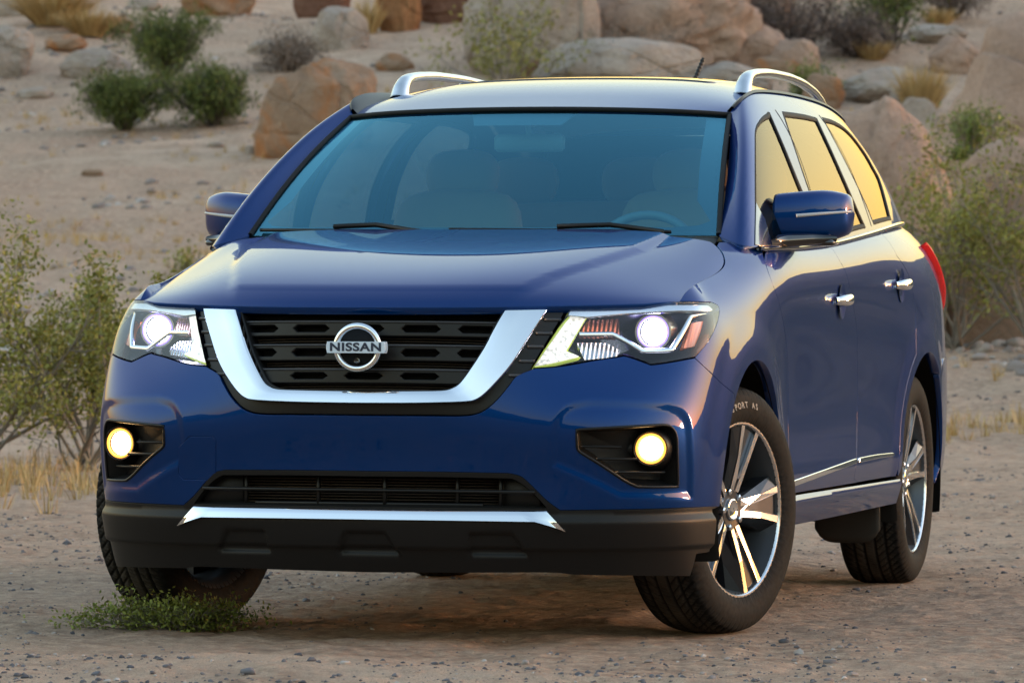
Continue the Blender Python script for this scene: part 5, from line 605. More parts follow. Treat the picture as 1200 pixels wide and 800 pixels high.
def pocket(name, S, outline, d, sc, m, parent, side=1, back=True, shift=(0, 0)):
    """Walls from an outline going in to a smaller outline, closed by a back panel; one mesh."""
    P = resamp(np.asarray(outline), .02)
    if area(P) < 0: P = P[::-1]
    c = P.mean(0); rows = []; S0 = S
    for t in (0., .12, .5, 1.):
        q = c+(P-c)*(1+(sc-1)*t)+np.array(shift)*t; rows.append(S.ev(q[:, 0], q[:, 1])-S.nrm(q[:, 0], q[:, 1])*d*t)
    G = np.array(rows)
    mb = MB().grid(G, cv=True)
    if back:
        ctr = G[-1].mean(0); n0 = mb.n; mb.add(np.concatenate([G[-1], ctr[None]]), [(i, (i+1) % len(P), len(P)) for i in range(len(P))])
    if side < 0: mb.V = [v*[-1, 1, 1] for v in mb.V]
    o = mb.build(name, m, parent); sharp(o, 40); return o

# ---------------------------------------------------------------- the car
car = tag(empty('suv', (0, 2.4, 0)), 'dark blue mid-size suv with lit headlights and fog lights parked on sandy ground', 'suv')
class Root:                                   # children are modelled in place, the root stands under the middle of the car
    pass
def part(o): o.parent = car; o.matrix_parent_inverse = Matrix.Translation((0, -2.4, 0)); return o

WZ, FY_, RY_ = .383, .955, 3.855
def flare(u, v, base):
    p = base.ev(u, v); d = 0
    for yc in (FY_, RY_):
        r = np.hypot(p[..., 1]-yc, p[..., 2]-WZ); d = d+.008*sstep((.60-r)/.12)
    return d*np.clip((np.abs(p[..., 0])-.85)/.06, 0, 1)*np.clip((p[..., 2]-.2)/.1, 0, 1)
FR = np.array(D['fog_relief']); FRM = FR[::2]
def relief(u, v):
    u = np.atleast_1d(u); v = np.atleast_1d(v); q = np.stack([np.abs(u).ravel(), v.ravel()], 1)
    d = np.zeros(len(q)); k = (q[:, 0] > .5) & (q[:, 0] < 1.15) & (q[:, 1] > .42) & (q[:, 1] < .78)
    if k.any():
        qq = q[k]; s = pdist(qq, FRM)*np.where(inside(qq, FRM), 1, -1); d[k] = -.007*sstep((s+.006)/.032)
    # crease running out from under the grille: the nose stands a little prouder above the intake
    return d.reshape(u.shape)+flare(u, v, SHELL)
BODY = Disp(SHELL, relief)
FLANK = Disp(SHELL, lambda u, v: flare(u, v, SHELL))

holes = [D['fog_pocket'], mir(D['fog_pocket']), mir(D['tow'])]
bumper = part(panel('front_bumper', BODY, full(D['bumper']), PAINT, None, holes, res=.0095))
panel('tow_eye_cover', off(SHELL, -.0005), mir(D['tow']), PAINT, bumper, res=.02, gap=.0016)
def lowrel(u, v):
    u = np.atleast_1d(u); v = np.atleast_1d(v); au = np.abs(u)
    d = .016*sstep((.398-v)/.030)-.012*sstep((.292-v)/.006)
    for nm in ('recess_mid', 'recess_side'):
        R = np.array(D[nm]);
        if nm == 'recess_mid': R = np.array([(-.103,.262),(.103,.262),(.062,.344),(-.062,.344)]); a = u
        else: a = au
        q = np.stack([a.ravel(), v.ravel()], 1); s = (pdist(q, R)*np.where(inside(q, R), 1, -1)).reshape(u.shape)
        d = d-.014*sstep((s+.002)/.014)
    return d+flare(u, v, SHELL)*.6
LOWB = Disp(SHELL, lowrel)
lowb = part(panel('lower_bumper', LOWB, full(D['lower_bumper']), BLACK, None, [full(D['intake'])], res=.0125, depth=.05))
# bright skid strip: two lips meeting in a bevel
def lineat(S, P, n): p = polyline(P, n); return S.ev(p[:, 0], p[:, 1]), S.nrm(p[:, 0], p[:, 1])
sk = full(D['skid_strip'])
topl = [(0, .4072)]+[(u, .4072) for u in np.linspace(.05, .545, 20)]; botl = [(0, .3790)]+[(u, .3790) for u in np.linspace(.05, .515, 19)]+[(.60, .352)]
ta = np.array([(-u, v) for u, v in topl[:0:-1]]+topl); ba = np.array([(-u, v) for u, v in botl[:0:-1]]+botl)
tp, tn = lineat(SHELL, ta, 81); bp_, bn = lineat(SHELL, ba, 81)
rows = []
for t, d in ((-.02, -.012), (0, .006), (.08, .011), (.5, .020), (.93, .0285), (1., .027), (1.05, .0)):
    rows.append(tp*(1-t)+bp_*t+(tn*(1-t)+bn*t)*d)
part(mk_grid('skid_strip', np.array(rows), CHROME, None, auto=60))
# lower air intake: dark duct with cooling fins and a crossbar
duct = part(pocket('lower_intake', SHELL, full(D['intake']), .085, .97, DARK, None))
fins = MB()
for k in range(9): fins.box((0, .095, .4205+k*.0085), (.80, .006, .003))
fins.build('cooling_fin', mat('fin_brown', (.06,.045,.035), .5, .5), duct)
bars = MB()
bars.box((0, .052, .458), (1.02, .012, .010), bev=.003)
for x in (-.38, -.155, .05, .27, .40): bars.box((x, .064+.03*abs(x), .456), (.011, .012, .085), bev=.003)
bars.box((0, .07, .417), (.70, .014, .012), bev=.003)
bars.build('intake_bar', SATIN, duct)
for s in (-1, 1): MB().box((s*.455, .098, .455), (.13, .02, .10), bev=.006).build('intake_blank', BLACK, duct)

# grille: black surround, bright V, three bars with hexagonal openings
gsur = part(panel('grille_surround', off(SHELL, -.012), full(D['grille_surround']), SATIN, None, [full(D['grille_hole'])], res=.02, depth=.07))
co = polyline(D['chrome_out'], 200); gs = np.array(D['lens'])
for s in (-1, 1):
    for z in (.965, .925, .885, .845, .80):
        u0 = np.interp(z, co[60:, 1], co[60:, 0])+.008; u1 = np.interp(z, [.82, .84, 1.0], [.45, .508, .588])
        if z < .82: u1 = u0+.045
        a = np.linspace(u0, u1, 6); c = SHELL.ev(a*s, np.full(6, z)); nn = SHELL.nrm(a*s, np.full(6, z))
        MB().tube(c-nn*.012, .006, 6).build('grille_rung', mat('grey_plastic', (.035,.038,.045), .35), gsur)
cin = np.array(D['chrome_in']); n_ = 110
def spread(P): return polyline(P, n_)
o1 = spread(D['chrome_out']); i1 = spread(D['chrome_in'])
# follow both edges by matching points, so the band keeps its width round the bend
o2 = np.array([(-u, v) for u, v in o1[:0:-1]]+o1.tolist()); i2 = np.array([(-u, v) for u, v in i1[:0:-1]]+i1.tolist())
op, on = SHELL.ev(o2[:, 0], o2[:, 1]), SHELL.nrm(o2[:, 0], o2[:, 1]); ip, in_ = SHELL.ev(i2[:, 0], i2[:, 1]), SHELL.nrm(i2[:, 0], i2[:, 1])
rows = []
for t, d in ((0, -.014), (0, .018), (.02, .026), (.05, .029), (.3, .0255), (.6, .020), (.93, .014), (.98, .011), (1., .004), (1., -.03)):
    rows.append(op*(1-t)+ip*t+(on*(1-t)+in_*t)*d)
R_ = np.array(rows); vee = MB().grid(R_)
for e in (0, -1): n0 = vee.n; vee.add(R_[:, e], [tuple(range(len(rows)))])
o = vee.build('grille_vee', CHROME, None); sharp(o, 45); part(o)
back = part(panel('grille_back', off(SHELL, -.075), full([(0, .735), (.46, .735), (.56, 1.0), (0, 1.0)]), DARK, None, res=.05, depth=0))
for z0 in (.938, .868, .797):
    zc = z0+.0
    hs = []
    for k in range(-4, 5):
        c = k*.172+(.086 if False else 0); hw, hh, tip = .062, .0115, .016
        hs.append([(c-hw, zc), (c-hw+tip, zc-hh), (c+hw-tip, zc-hh), (c+hw, zc), (c+hw-tip, zc+hh), (c-hw+tip, zc+hh)])
    wdt = {.938: .455, .868: .425, .797: .385}[z0]
    hs = [h for h in hs if abs(np.mean([p[0] for p in h])) < wdt-.075]
    b = panel('grille_bar', off(SHELL, -.028), [(-wdt, zc-.021), (wdt, zc-.021), (wdt+.01, zc+.021), (-wdt-.01, zc+.021)], SATIN, None, hs, res=.02, depth=.03, edge=.004)
    part(b)
    lip = MB()
    a = np.linspace(-wdt, wdt, 60); c = SHELL.ev(a, np.full(60, zc+.0195)); nn = SHELL.nrm(a, np.full(60, zc+.0195)); lip.tube(c-nn*.026, .0035, 6)
    lip.build('bar_lip', mat('grey_plastic'), b)
shut = MB()
for zc in (.903, .833, .765):
    for k in range(3):
        a = np.linspace(-.38, .38, 40); v = np.full(40, zc-.008+k*.008); shut.tube(SHELL.ev(a, v)-SHELL.nrm(a, v)*.062, .002, 4)
part(shut.build('radiator_fin', mat('fin_brown'), None))
# emblem: ring, nameplate and lettering
emb = part(empty('emblem', (0, 0, 0)))
yE, zE = -.050, .878
ring = MB(); ang_ = np.linspace(0, 2*math.pi, 65)[:-1]; G = []
for a in ang_:
    r_ = []
    for q in range(12):
        t = 2*math.pi*q/12; rr = .0622+.0100*math.cos(t)*(1 if abs(math.cos(t)) < .8 else 1.)
        r_.append((rr*math.cos(a)*1.04, yE-.012*math.sin(t) , zE+rr*math.sin(a)))
    G.append(r_)
ring.grid(np.array(G), cu=True, cv=True); o = ring.build('emblem_ring', CHROME, emb); sharp(o, 70)
MB().tube([(0, yE+.004, zE), (0, yE+.03, zE)], .061, 40, up=(1,0,0)).build('emblem_backing', SATIN, emb)
pl = MB(); G = []
hw, hh = .0875, .0168
for y, s in ((yE+.004, 1.0), (yE-.019, 1.0), (yE-.0225, .97), (yE-.0225, 0.0)):
    r_ = []
    for x, z in ((-hw,-hh), (-.03,-hh), (.03,-hh), (hw,-hh), (hw+.003,-.006), (hw+.003,.006), (hw,hh), (.03,hh), (-.03,hh), (-hw,hh), (-hw-.003,.006), (-hw-.003,-.006)):
        r_.append((x*s, y, zE+z*(s if s > .5 else 0)))
    G.append(r_)
pl.grid(np.array(G), cv=True, flip=True); o = pl.build('emblem_plate', mat('brushed_silver', (.60,.70,.82), .35, .0), emb); sharp(o, 35)
fc = bpy.data.curves.new('emblem_lettering', 'FONT'); fc.body = 'NISSAN'; fc.size = .0330; fc.align_x = 'CENTER'; fc.align_y = 'CENTER'; fc.extrude = .0008; fc.offset = .0011; fc.space_character = 1.10
fo = bpy.data.objects.new('tmp', fc); col.objects.link(fo); bpy.context.view_layer.update()
me = bpy.data.meshes.new_from_object(fo.evaluated_get(bpy.context.evaluated_depsgraph_get())); bpy.data.objects.remove(fo); bpy.data.curves.remove(fc)
v = np.array([q.co for q in me.vertices]); fo = mk('emblem_lettering', np.stack([v[:, 0]*1.32, yE-.0232-v[:, 2], zE+v[:, 1]], 1), [tuple(p.vertices) for p in me.polygons], INK, emb, smooth=False); bpy.data.meshes.remove(me)
MB().tube([(0, yE-.008, zE-.040), (0, yE-.002, zE-.040)], .009, 16, up=(1,0,0)).build('camera_eye', GLOSSB, emb)

# hood
def hoodrel(u, v):
    e = np.interp(v, [0, .12, .45, .8, 1.15], [.47, .50, .60, .68, .70]); return .011*sstep((e-np.abs(u))/.055)*sstep(v/.12)
bon = part(panel('hood', Disp(HOOD, hoodrel), full(D['hood']), PAINT, None, res=.02, depth=.03, edge=.003))

# flank panels, both sides
for s in (1, -1):
    part(panel('fender', FLANK, D['fender'], PAINT, None, res=.026, side=s, depth=.035))
    fdoor = part(panel('front_door', FLANK, D['front_door'], PAINT, None, res=.03, side=s))
    rdoor = part(panel('rear_door', FLANK, D['rear_door'], PAINT, None, res=.03, side=s))
    part(panel('quarter_panel', FLANK, D['quarter'], PAINT, None, res=.03, side=s, depth=.035))
    part(panel('rear_bumper', off(SHELL, .004), D['rear_bumper'], PAINT, None, res=.04, side=s))
    part(panel('tailgate', SHELL, D['tailgate_low'], PAINT, None, res=.05, side=s))
    sill = part(panel('sill', Disp(SHELL, lambda u, v: .004+.020*sstep((.392-v)/.030)), D['rocker'], PAINT, None, res=.022, side=s, depth=.05, edge=.004))
    for nm, d, par in (('door_strip_f', .006, fdoor), ('door_strip_r', .006, rdoor)):
        panel('chrome_strip', off(SHELL, d), D[nm], CHROME, par, res=.02, side=s, gap=0, depth=.010, edge=.003)
    part(panel('tail_lamp', off(SHELL, .022), D['tail_lamp'], RED, None, res=.03, side=s, depth=.04, edge=.004))
    # cabin side: pillars and roof rail in paint, three panes in rubber seals
    sf = part(panel('side_frame', GREEN, D['side_frame'], PAINT, None, [D['glass_f'], D['glass_r'], D['glass_q']], res=.03, gap=0, side=s, depth=.03))
    for nm, par in (('glass_f', fdoor), ('glass_r', rdoor), ('glass_q', sf)):
        panel('window_pane', off(GREEN, -.005), shrink(D[nm], .004), SIDEGL, par, res=.05, gap=0, side=s, depth=0)
        P = resamp(shrink(D[nm], .005), .02); G = []
        for q in range(7):
            t = math.pi*q/6; Q = P+outn(P)*(.0120*math.cos(t)); G.append(GREEN.ev(Q[:, 0], Q[:, 1])+GREEN.nrm(Q[:, 0], Q[:, 1])*(-.004+.0055*math.sin(t)))
        G = np.array(G)*[s, 1, 1]; mk_grid('window_seal', G, GASKET, par, cv=True)
    # belt moulding
    a = np.linspace(.19, 2.62, 90); c = GREEN.ev(a, np.full(90, .0))+[.004, 0, -.004]
    c = c*[s, 1, 1]; part(MB().tube(c, .0085, 8).build('belt_moulding', GLOSSB, None))
    # door frame split between the panes
    for line in (([(.80, .0), (.845, .14), (.90, .36), (.925, .50)]), ([(1.745, .02), (1.75, .20), (1.765, .40), (1.78, .50)])):
        st = strip('pillar_gap', GREEN, line, .006, .0012, GASKET, None, side=s); part(st)
    # drip channel along the roof edge
    e = GREEN.ev(np.linspace(.02, 3.0, 80), np.full(80, GREEN.sv[-1]))
    r_ = ROOF.ev(np.full(80, ROOF.su[-1]), np.interp(np.linspace(.02, 3.0, 80), [0, 3.03], [0.0, ROOF.sv[-1]]))
    r_ = ROOF.ev(np.full(80, ROOF.su[-1]), np.clip(np.interp(e[:, 1], ROOF.ev(np.full(300, ROOF.su[-1]), np.linspace(0, ROOF.sv[-1], 300))[:, 1], np.linspace(0, ROOF.sv[-1], 300)), 0, ROOF.sv[-1]))
    G = np.array([e+[.006, 0, .001], e+[0, 0, .010], (e+r_)/2+[0, 0, .012], r_+[0, 0, .008], r_+[-.008, 0, .0]])*[s, 1, 1]
    part(mk_grid('roof_ditch', G, SATIN, None))
roof = part(panel('roof', ROOF, full([(0, 0.004), (ROOF.su[-1], 0.004), (ROOF.su[-1], ROOF.sv[-1]), (0, ROOF.sv[-1])]), PAINT, None, res=.04, depth=.02))
panel('sunroof', off(ROOF, .004), full([(0, .78), (.44, .78), (.46, .82), (.46, 1.68), (.44, 1.72), (0, 1.72)]), GLOSSB, roof, res=.05, depth=.006)
for s in (1, -1):
    # pressed rib near each edge of the roof and the roof rail
    yv = np.array([2.46, 2.48, 2.52, 2.58, 2.68, 2.9, 3.25, 3.55, 3.8, 3.95, 4.03, 4.08])
    zz = np.array([-.012, .022, .046, .056, .060, .063, .063, .061, .054, .042, .022, -.012])
    base = ROOF.ev(np.full(len(yv), .600), np.interp(yv, ROOF.ev(np.full(300, .6), np.linspace(0, ROOF.sv[-1], 300))[:, 1], np.linspace(0, ROOF.sv[-1], 300)))
    pa = np.stack([base[:, 0]+.005, yv, base[:, 2]+zz], 1); t = np.linspace(0, 11, 70); pa = np.stack([np.interp(t, np.arange(12), pa[:, k]) for k in range(3)], 1)
    for _ in range(2): pa[1:-1] = (pa[:-2]+2*pa[1:-1]+pa[2:])/4
    rr = np.interp(np.linspace(0, 1, 70), [0, .15, .3, .8, 1], [.034, .026, .0195, .0175, .024])
    part(MB().tube(pa*[s, 1, 1], rr, 12, sq=.85).build('roof_rail', SATCH, None))
# windscreen with its black border
a = SCREEN.su[-1]; b = SCREEN.sv[-1]
scr = part(panel('windscreen', SCREEN, full([(0, 0), (a, 0), (a, b), (0, b)]), WSGLASS, None, res=.04, gap=0, depth=0))
inn = []
hx = lambda v: a-.055-.012*math.sin(v/b*math.pi)
inn = [(0, .045), (.60, .048), (.68, .06), (.715, .085), (hx(.2)-.012, .2), (hx(.45)-.012, .45), (hx(.7)-.018, .70), (.665, .775), (.63, .808), (.55, .822), (0, .826)]
panel('windscreen_border', off(SCREEN, -.004), full([(0, -.0), (a, -.0), (a, b), (0, b)]), mat('black_frit', (.010,.014,.022), .35), scr, [full(inn)], res=.03, gap=0, depth=0)
panel('mirror_shade_band', off(SCREEN, -.006), [(-.16, .70), (.16, .70), (.21, .83), (-.21, .83)], mat('black_frit'), scr, res=.04, gap=0, depth=0)
G = []
edge = SCREEN.ev(np.full(50, a), np.linspace(0, b, 50)); 
for s in (1, -1):
    part(MB().tube(edge*[s, 1, 1]+[0, 0, .002], .009, 8).build('windscreen_seal', GASKET, None))
part(MB().tube(SCREEN.ev(np.linspace(-a, a, 80), np.full(80, b))+[0, -.004, .002], .0085, 8).build('windscreen_seal', GASKET, None))
# cowl and wipers
cw = []
for t, dz in ((0, -.006), (.35, -.016), (1, -.005)):
    us = np.linspace(-.77, .77, 60); bb = SCREEN.ev(us, np.zeros(60)); ff = HOOD.ev(np.clip(us*1.25, -HOOD.su[-1], HOOD.su[-1]), np.full(60, HOOD.sv[-1])); ff[:, 0] = bb[:, 0]
    cw.append(ff*(1-t)+bb*t+[0, 0, dz])
part(mk_grid('cowl', np.array(cw), BLACK, None))
def wiper(u0, u1, v0, v1, n=40):
    us = np.linspace(u0, u1, n); vs = np.linspace(v0, v1, n); p = SCREEN.ev(us, vs); q = SCREEN.nrm(us, vs); m_ = MB()
    m_.tube(p+q*.010, .0065, 6); k = n//2; arm0 = SCREEN.ev(u0+(u1-u0)*.02, -.0)[0]+[0, -.04, .010]
    m_.tube([arm0, (arm0+p[k])/2+q[k]*.03, p[k]+q[k]*.026], .009, 6); return m_.build('wiper', SATIN, None)
part(wiper(.60, -.06, .004, .016)); part(wiper(-.12, -.70, .004, .018))

# headlights
for s in (1, -1):
    hl = part(empty('headlight', (0, 0, 0)))
    pocket('lamp_housing', SHELL, D['lens'], .13, .985, mat('lamp_housing_black', (.010,.010,.014), .25, coat=.5), hl, side=s)
    panel('lens', off(SHELL, .0), D['lens'], LENSGL, hl, res=.02, side=s, depth=.0)
    I3 = off(SHELL, -.03)
    panel('daytime_light', off(SHELL, -.026), D['drl'], DRL, hl, res=.02, side=s, gap=.003, depth=.015)
    panel('light_guide', off(SHELL, -.034), shrink(D['drl'], -.005), DRLE, hl, res=.02, side=s, gap=0, depth=.02)
    # bright bracket under the projector
    strip('lamp_bracket', I3, D['hl_trim'], .016, .008, CHROME, hl, side=s, n=120)
    panel('lens_sky_glint', off(SHELL, -.008), D['hl_sky_glint'], SATCH, hl, res=.015, side=s, gap=0, depth=.012)  # silver panel added to imitate the sky reflected along the lens top
    panel('marker_reflector', off(SHELL, -.035), D['hl_amber'], AMBER, hl, res=.02, side=s, depth=.02)
    panel('turn_signal', off(SHELL, -.06), D['hl_reflector'], AMBERM, hl, res=.02, side=s, depth=.03)
    panel('low_reflector', off(SHELL, -.065), D['hl_low'], SILVR, hl, res=.02, side=s, depth=.03)
    c = np.array(D['proj'][0]); c = c*[s, 1, 1]
    pr = MB(); pr.turn(c, (0,-1,0), [(-.06,.060),(0,.058),(.012,.055),(.012,.047),(-.01,.042)]); o = pr.build('projector_shroud', SATCH, hl); sharp(o, 40)
    th = np.linspace(0, math.pi/2, 10); ph = np.linspace(0, 2*math.pi, 41)[:-1]
    G = np.array([[c+[.038*math.cos(t)*math.cos(p), .006-.024*math.sin(t), .038*math.cos(t)*math.sin(p)] for p in ph] for t in th])
    o = mk_grid('projector_lens', G, XENON, hl, cv=True)
    MB().tube([c+[.045*math.cos(p), -.013, .045*math.sin(p)] for p in ph], .0035, 8, up=(0,1,0), closed=True).build('projector_glare_halo', XENONB, hl)  # added glowing ring imitating the violet glare halo, not a lamp part
    # fog lamp in its pocket
    fg = part(empty('fog_lamp', (0, 0, 0)))
    pocket('fog_bezel', BODY, D['fog_pocket'], .060, .90, BLACK, fg, side=s)
    lips = MB(); P = resamp(D['fog_pocket'], .015); lips.tube(BODY.ev(P[:, 0], P[:, 1])*[s, 1, 1], .0045, 8, closed=True); lips.build('fog_bezel_lip', SATIN, fg)
    sl_ = MB()
    for z, ua, ub in ((.585, .665, .80), (.548, .715, .86), (.508, .775, .955)):
        us = np.linspace(ua, ub, 14); p_ = SHELL.ev(us, np.full(14, z))-SHELL.nrm(us, np.full(14, z))*.034
        sl_.tube(p_*[s, 1, 1], .0045, 6)
    sl_.build('fog_slat', SATIN, fg)
    c = np.array(D['fog'][0])*[s, 1, 1]; n3 = SHELL.nrm(.86, .584)[0]*[s, 1, 1]; ax = np.array([s*.18, -.98, 0]); ax = ax/np.linalg.norm(ax)
    cup = MB(); cup.turn(c, ax, [(-.09,.075),(-.03,.062),(.006,.053),(.012,.050),(.008,.045),(-.004,.038)]); o = cup.build('fog_cup', SATIN, fg); sharp(o, 50)
    inw = np.array([-s*.97, -.22, .0]); 
    sp_ = MB(); sp_.tube([c-ax*.045, c-ax*.042+inw*.06, c-ax*.036+inw*.13], [.048, .034, .006], 20, sq=1.0); sp_.build('fog_nacelle', BLACK, fg)
    e1 = np.cross(ax, (0, 0, 1)); e1 /= np.linalg.norm(e1); e2 = np.cross(e1, ax)
    G = np.array([[c+ax*(-.004+.014*math.sin(t))+.0355*math.cos(t)*(e1*math.cos(p)+e2*math.sin(p)) for p in ph] for t in th]); mk_grid('fog_lens', G, FOGL, fg, cv=True)
    MB().tube([c+ax*.006+.0415*(e1*math.cos(p)+e2*math.sin(p)) for p in ph], .0042, 8, up=ax, closed=True).build('fog_glow_halo', FOGR, fg)  # added glowing ring imitating the amber halo around the beam

# door mirrors
for s in (1, -1):
    def sect(t):                               # t 0 (inner) .. 1 (tip): centre and half sizes across the housing
        x = .862+.236*t; y = 1.735+.15*t**1.3; z = 1.286+.012*t
        hz = .083*(1-.10*(1-t)**2)*(1-max(0, t-.55)**2*1.6); hy = .082*(1-.2*(1-t)**2)*(1-max(0, t-.5)**2*1.5)
        return x, y, z, hy, hz
    G = []
    for t in np.linspace(0, 1, 26):
        x, y, z, hy, hz = sect(t); row = []
        if t > .93: q = math.sqrt(max(0, 1-((t-.93)/.07)**2)); hy *= max(q, .02); hz *= max(q, .02)
        if t < .05: q = math.sqrt(max(0, 1-((.05-t)/.05)**2)); hy *= max(q, .3); hz *= max(q, .3)
        for k in range(32):
            a_ = 2*math.pi*k/32; c_, s_ = math.cos(a_), math.sin(a_)
            cy = abs(c_)**.75*np.sign(c_); sz = abs(s_)**.72*np.sign(s_)
            row.append((s*x, y+hy*cy*(1.0 if c_ < 0 else .75), z+hz*sz-(.012*(1-t) if s_ < 0 else 0)))
        G.append(row)
    mr = MB().grid(np.array(G), cv=True, flip=s > 0)
    for e in (0, -1): mr.add(np.array(G[e]), [tuple(range(32))])
    mir_ = part(mr.build('door_mirror', PAINT, None))
    ind = []
    for t in np.linspace(.34, .985, 30):
        x, y, z, hy, hz = sect(t)
        if t > .93: hy *= math.sqrt(max(.05, 1-((t-.93)/.07)**2))
        ind.append((s*x, y-hy*.985, z+.012*t-.004))
    MB().tube(np.array(ind), np.linspace(.0065, .004, 30), 8, sq=1.).build('indicator', mat('indicator_lens', (.42,.43,.45), .25), mir_)
    lo_ = MB(); p0 = np.array((s*.865, 1.60, 1.205)); 
    lo_.tube([p0, p0+[s*.05, .05, .004], p0+[s*.12, .11, .010], p0+[s*.19, .17, .012]], [.030, .030, .026, .016], 14, sq=.75)
    lo_.box((s*.975, 1.78, 1.205), (.17, .10, .02), bev=.008)
    lo_.build('mirror_arm', GLOSSB, mir_)
    gl = MB(); gl.box((s*.98, 1.855, 1.285), (.18, .012, .11), rot=np.array(Euler((0, 0, s*.5)).to_matrix()), bev=.005); gl.build('mirror_glass', CHROME, mir_)
    sailp = panel('sail_panel', off(GREEN, .003), [(.165, .006), (.30, .006), (.275, .10), (.215, .16)], GLOSSB, mir_, res=.03, side=s, depth=.006)
# door handles
for s in (1, -1):
    for (y0, z0, xx) in ((2.28, 1.022, .972), (3.345, 1.078, .975)):
        par = [o for o in car.children if o.name.startswith('front_door' if y0 < 3 else 'rear_door')][0 if s > 0 else 1]
        h = MB(); t = np.linspace(-1, 1, 21)
        pa = np.stack([np.full(21, s*xx)+s*(.004+.030*(1-np.abs(t)**3.)), y0+t*.080, z0+.004*t], 1)
        h.tube(pa, .0185*(1-.35*np.abs(t)**4), 12, up=(s, 0, 0), sq=.62); h.build('door_handle', CHROME, par)
        cup = MB(); G = []
        for q in range(6):
            f = q/5; G.append([(s*(xx+.0035-.010*f), y0+.03+.055*(1-f)*math.cos(a_), z0-.004+.060*(1-f)*math.sin(a_)) for a_ in np.linspace(0, 2*math.pi, 25)[:-1]])
        cup.grid(np.array(G), cv=True); cup.build('handle_recess', PAINT, par)

# antenna
part(MB().tube([(.0, 4.22, 1.735), (.0, 4.24, 1.765), (.0, 4.27, 1.775)], [.03, .018, .010], 10).build('antenna_base', SATIN, None))
an = MB(); t = np.linspace(0, 1, 60); an.tube(np.stack([.0+t*.04, 4.25+t*.10, 1.772+t*.155], 1), .006+.0025*(np.sin(t*75) > 0), 8); part(an.build('antenna', SATIN, None))

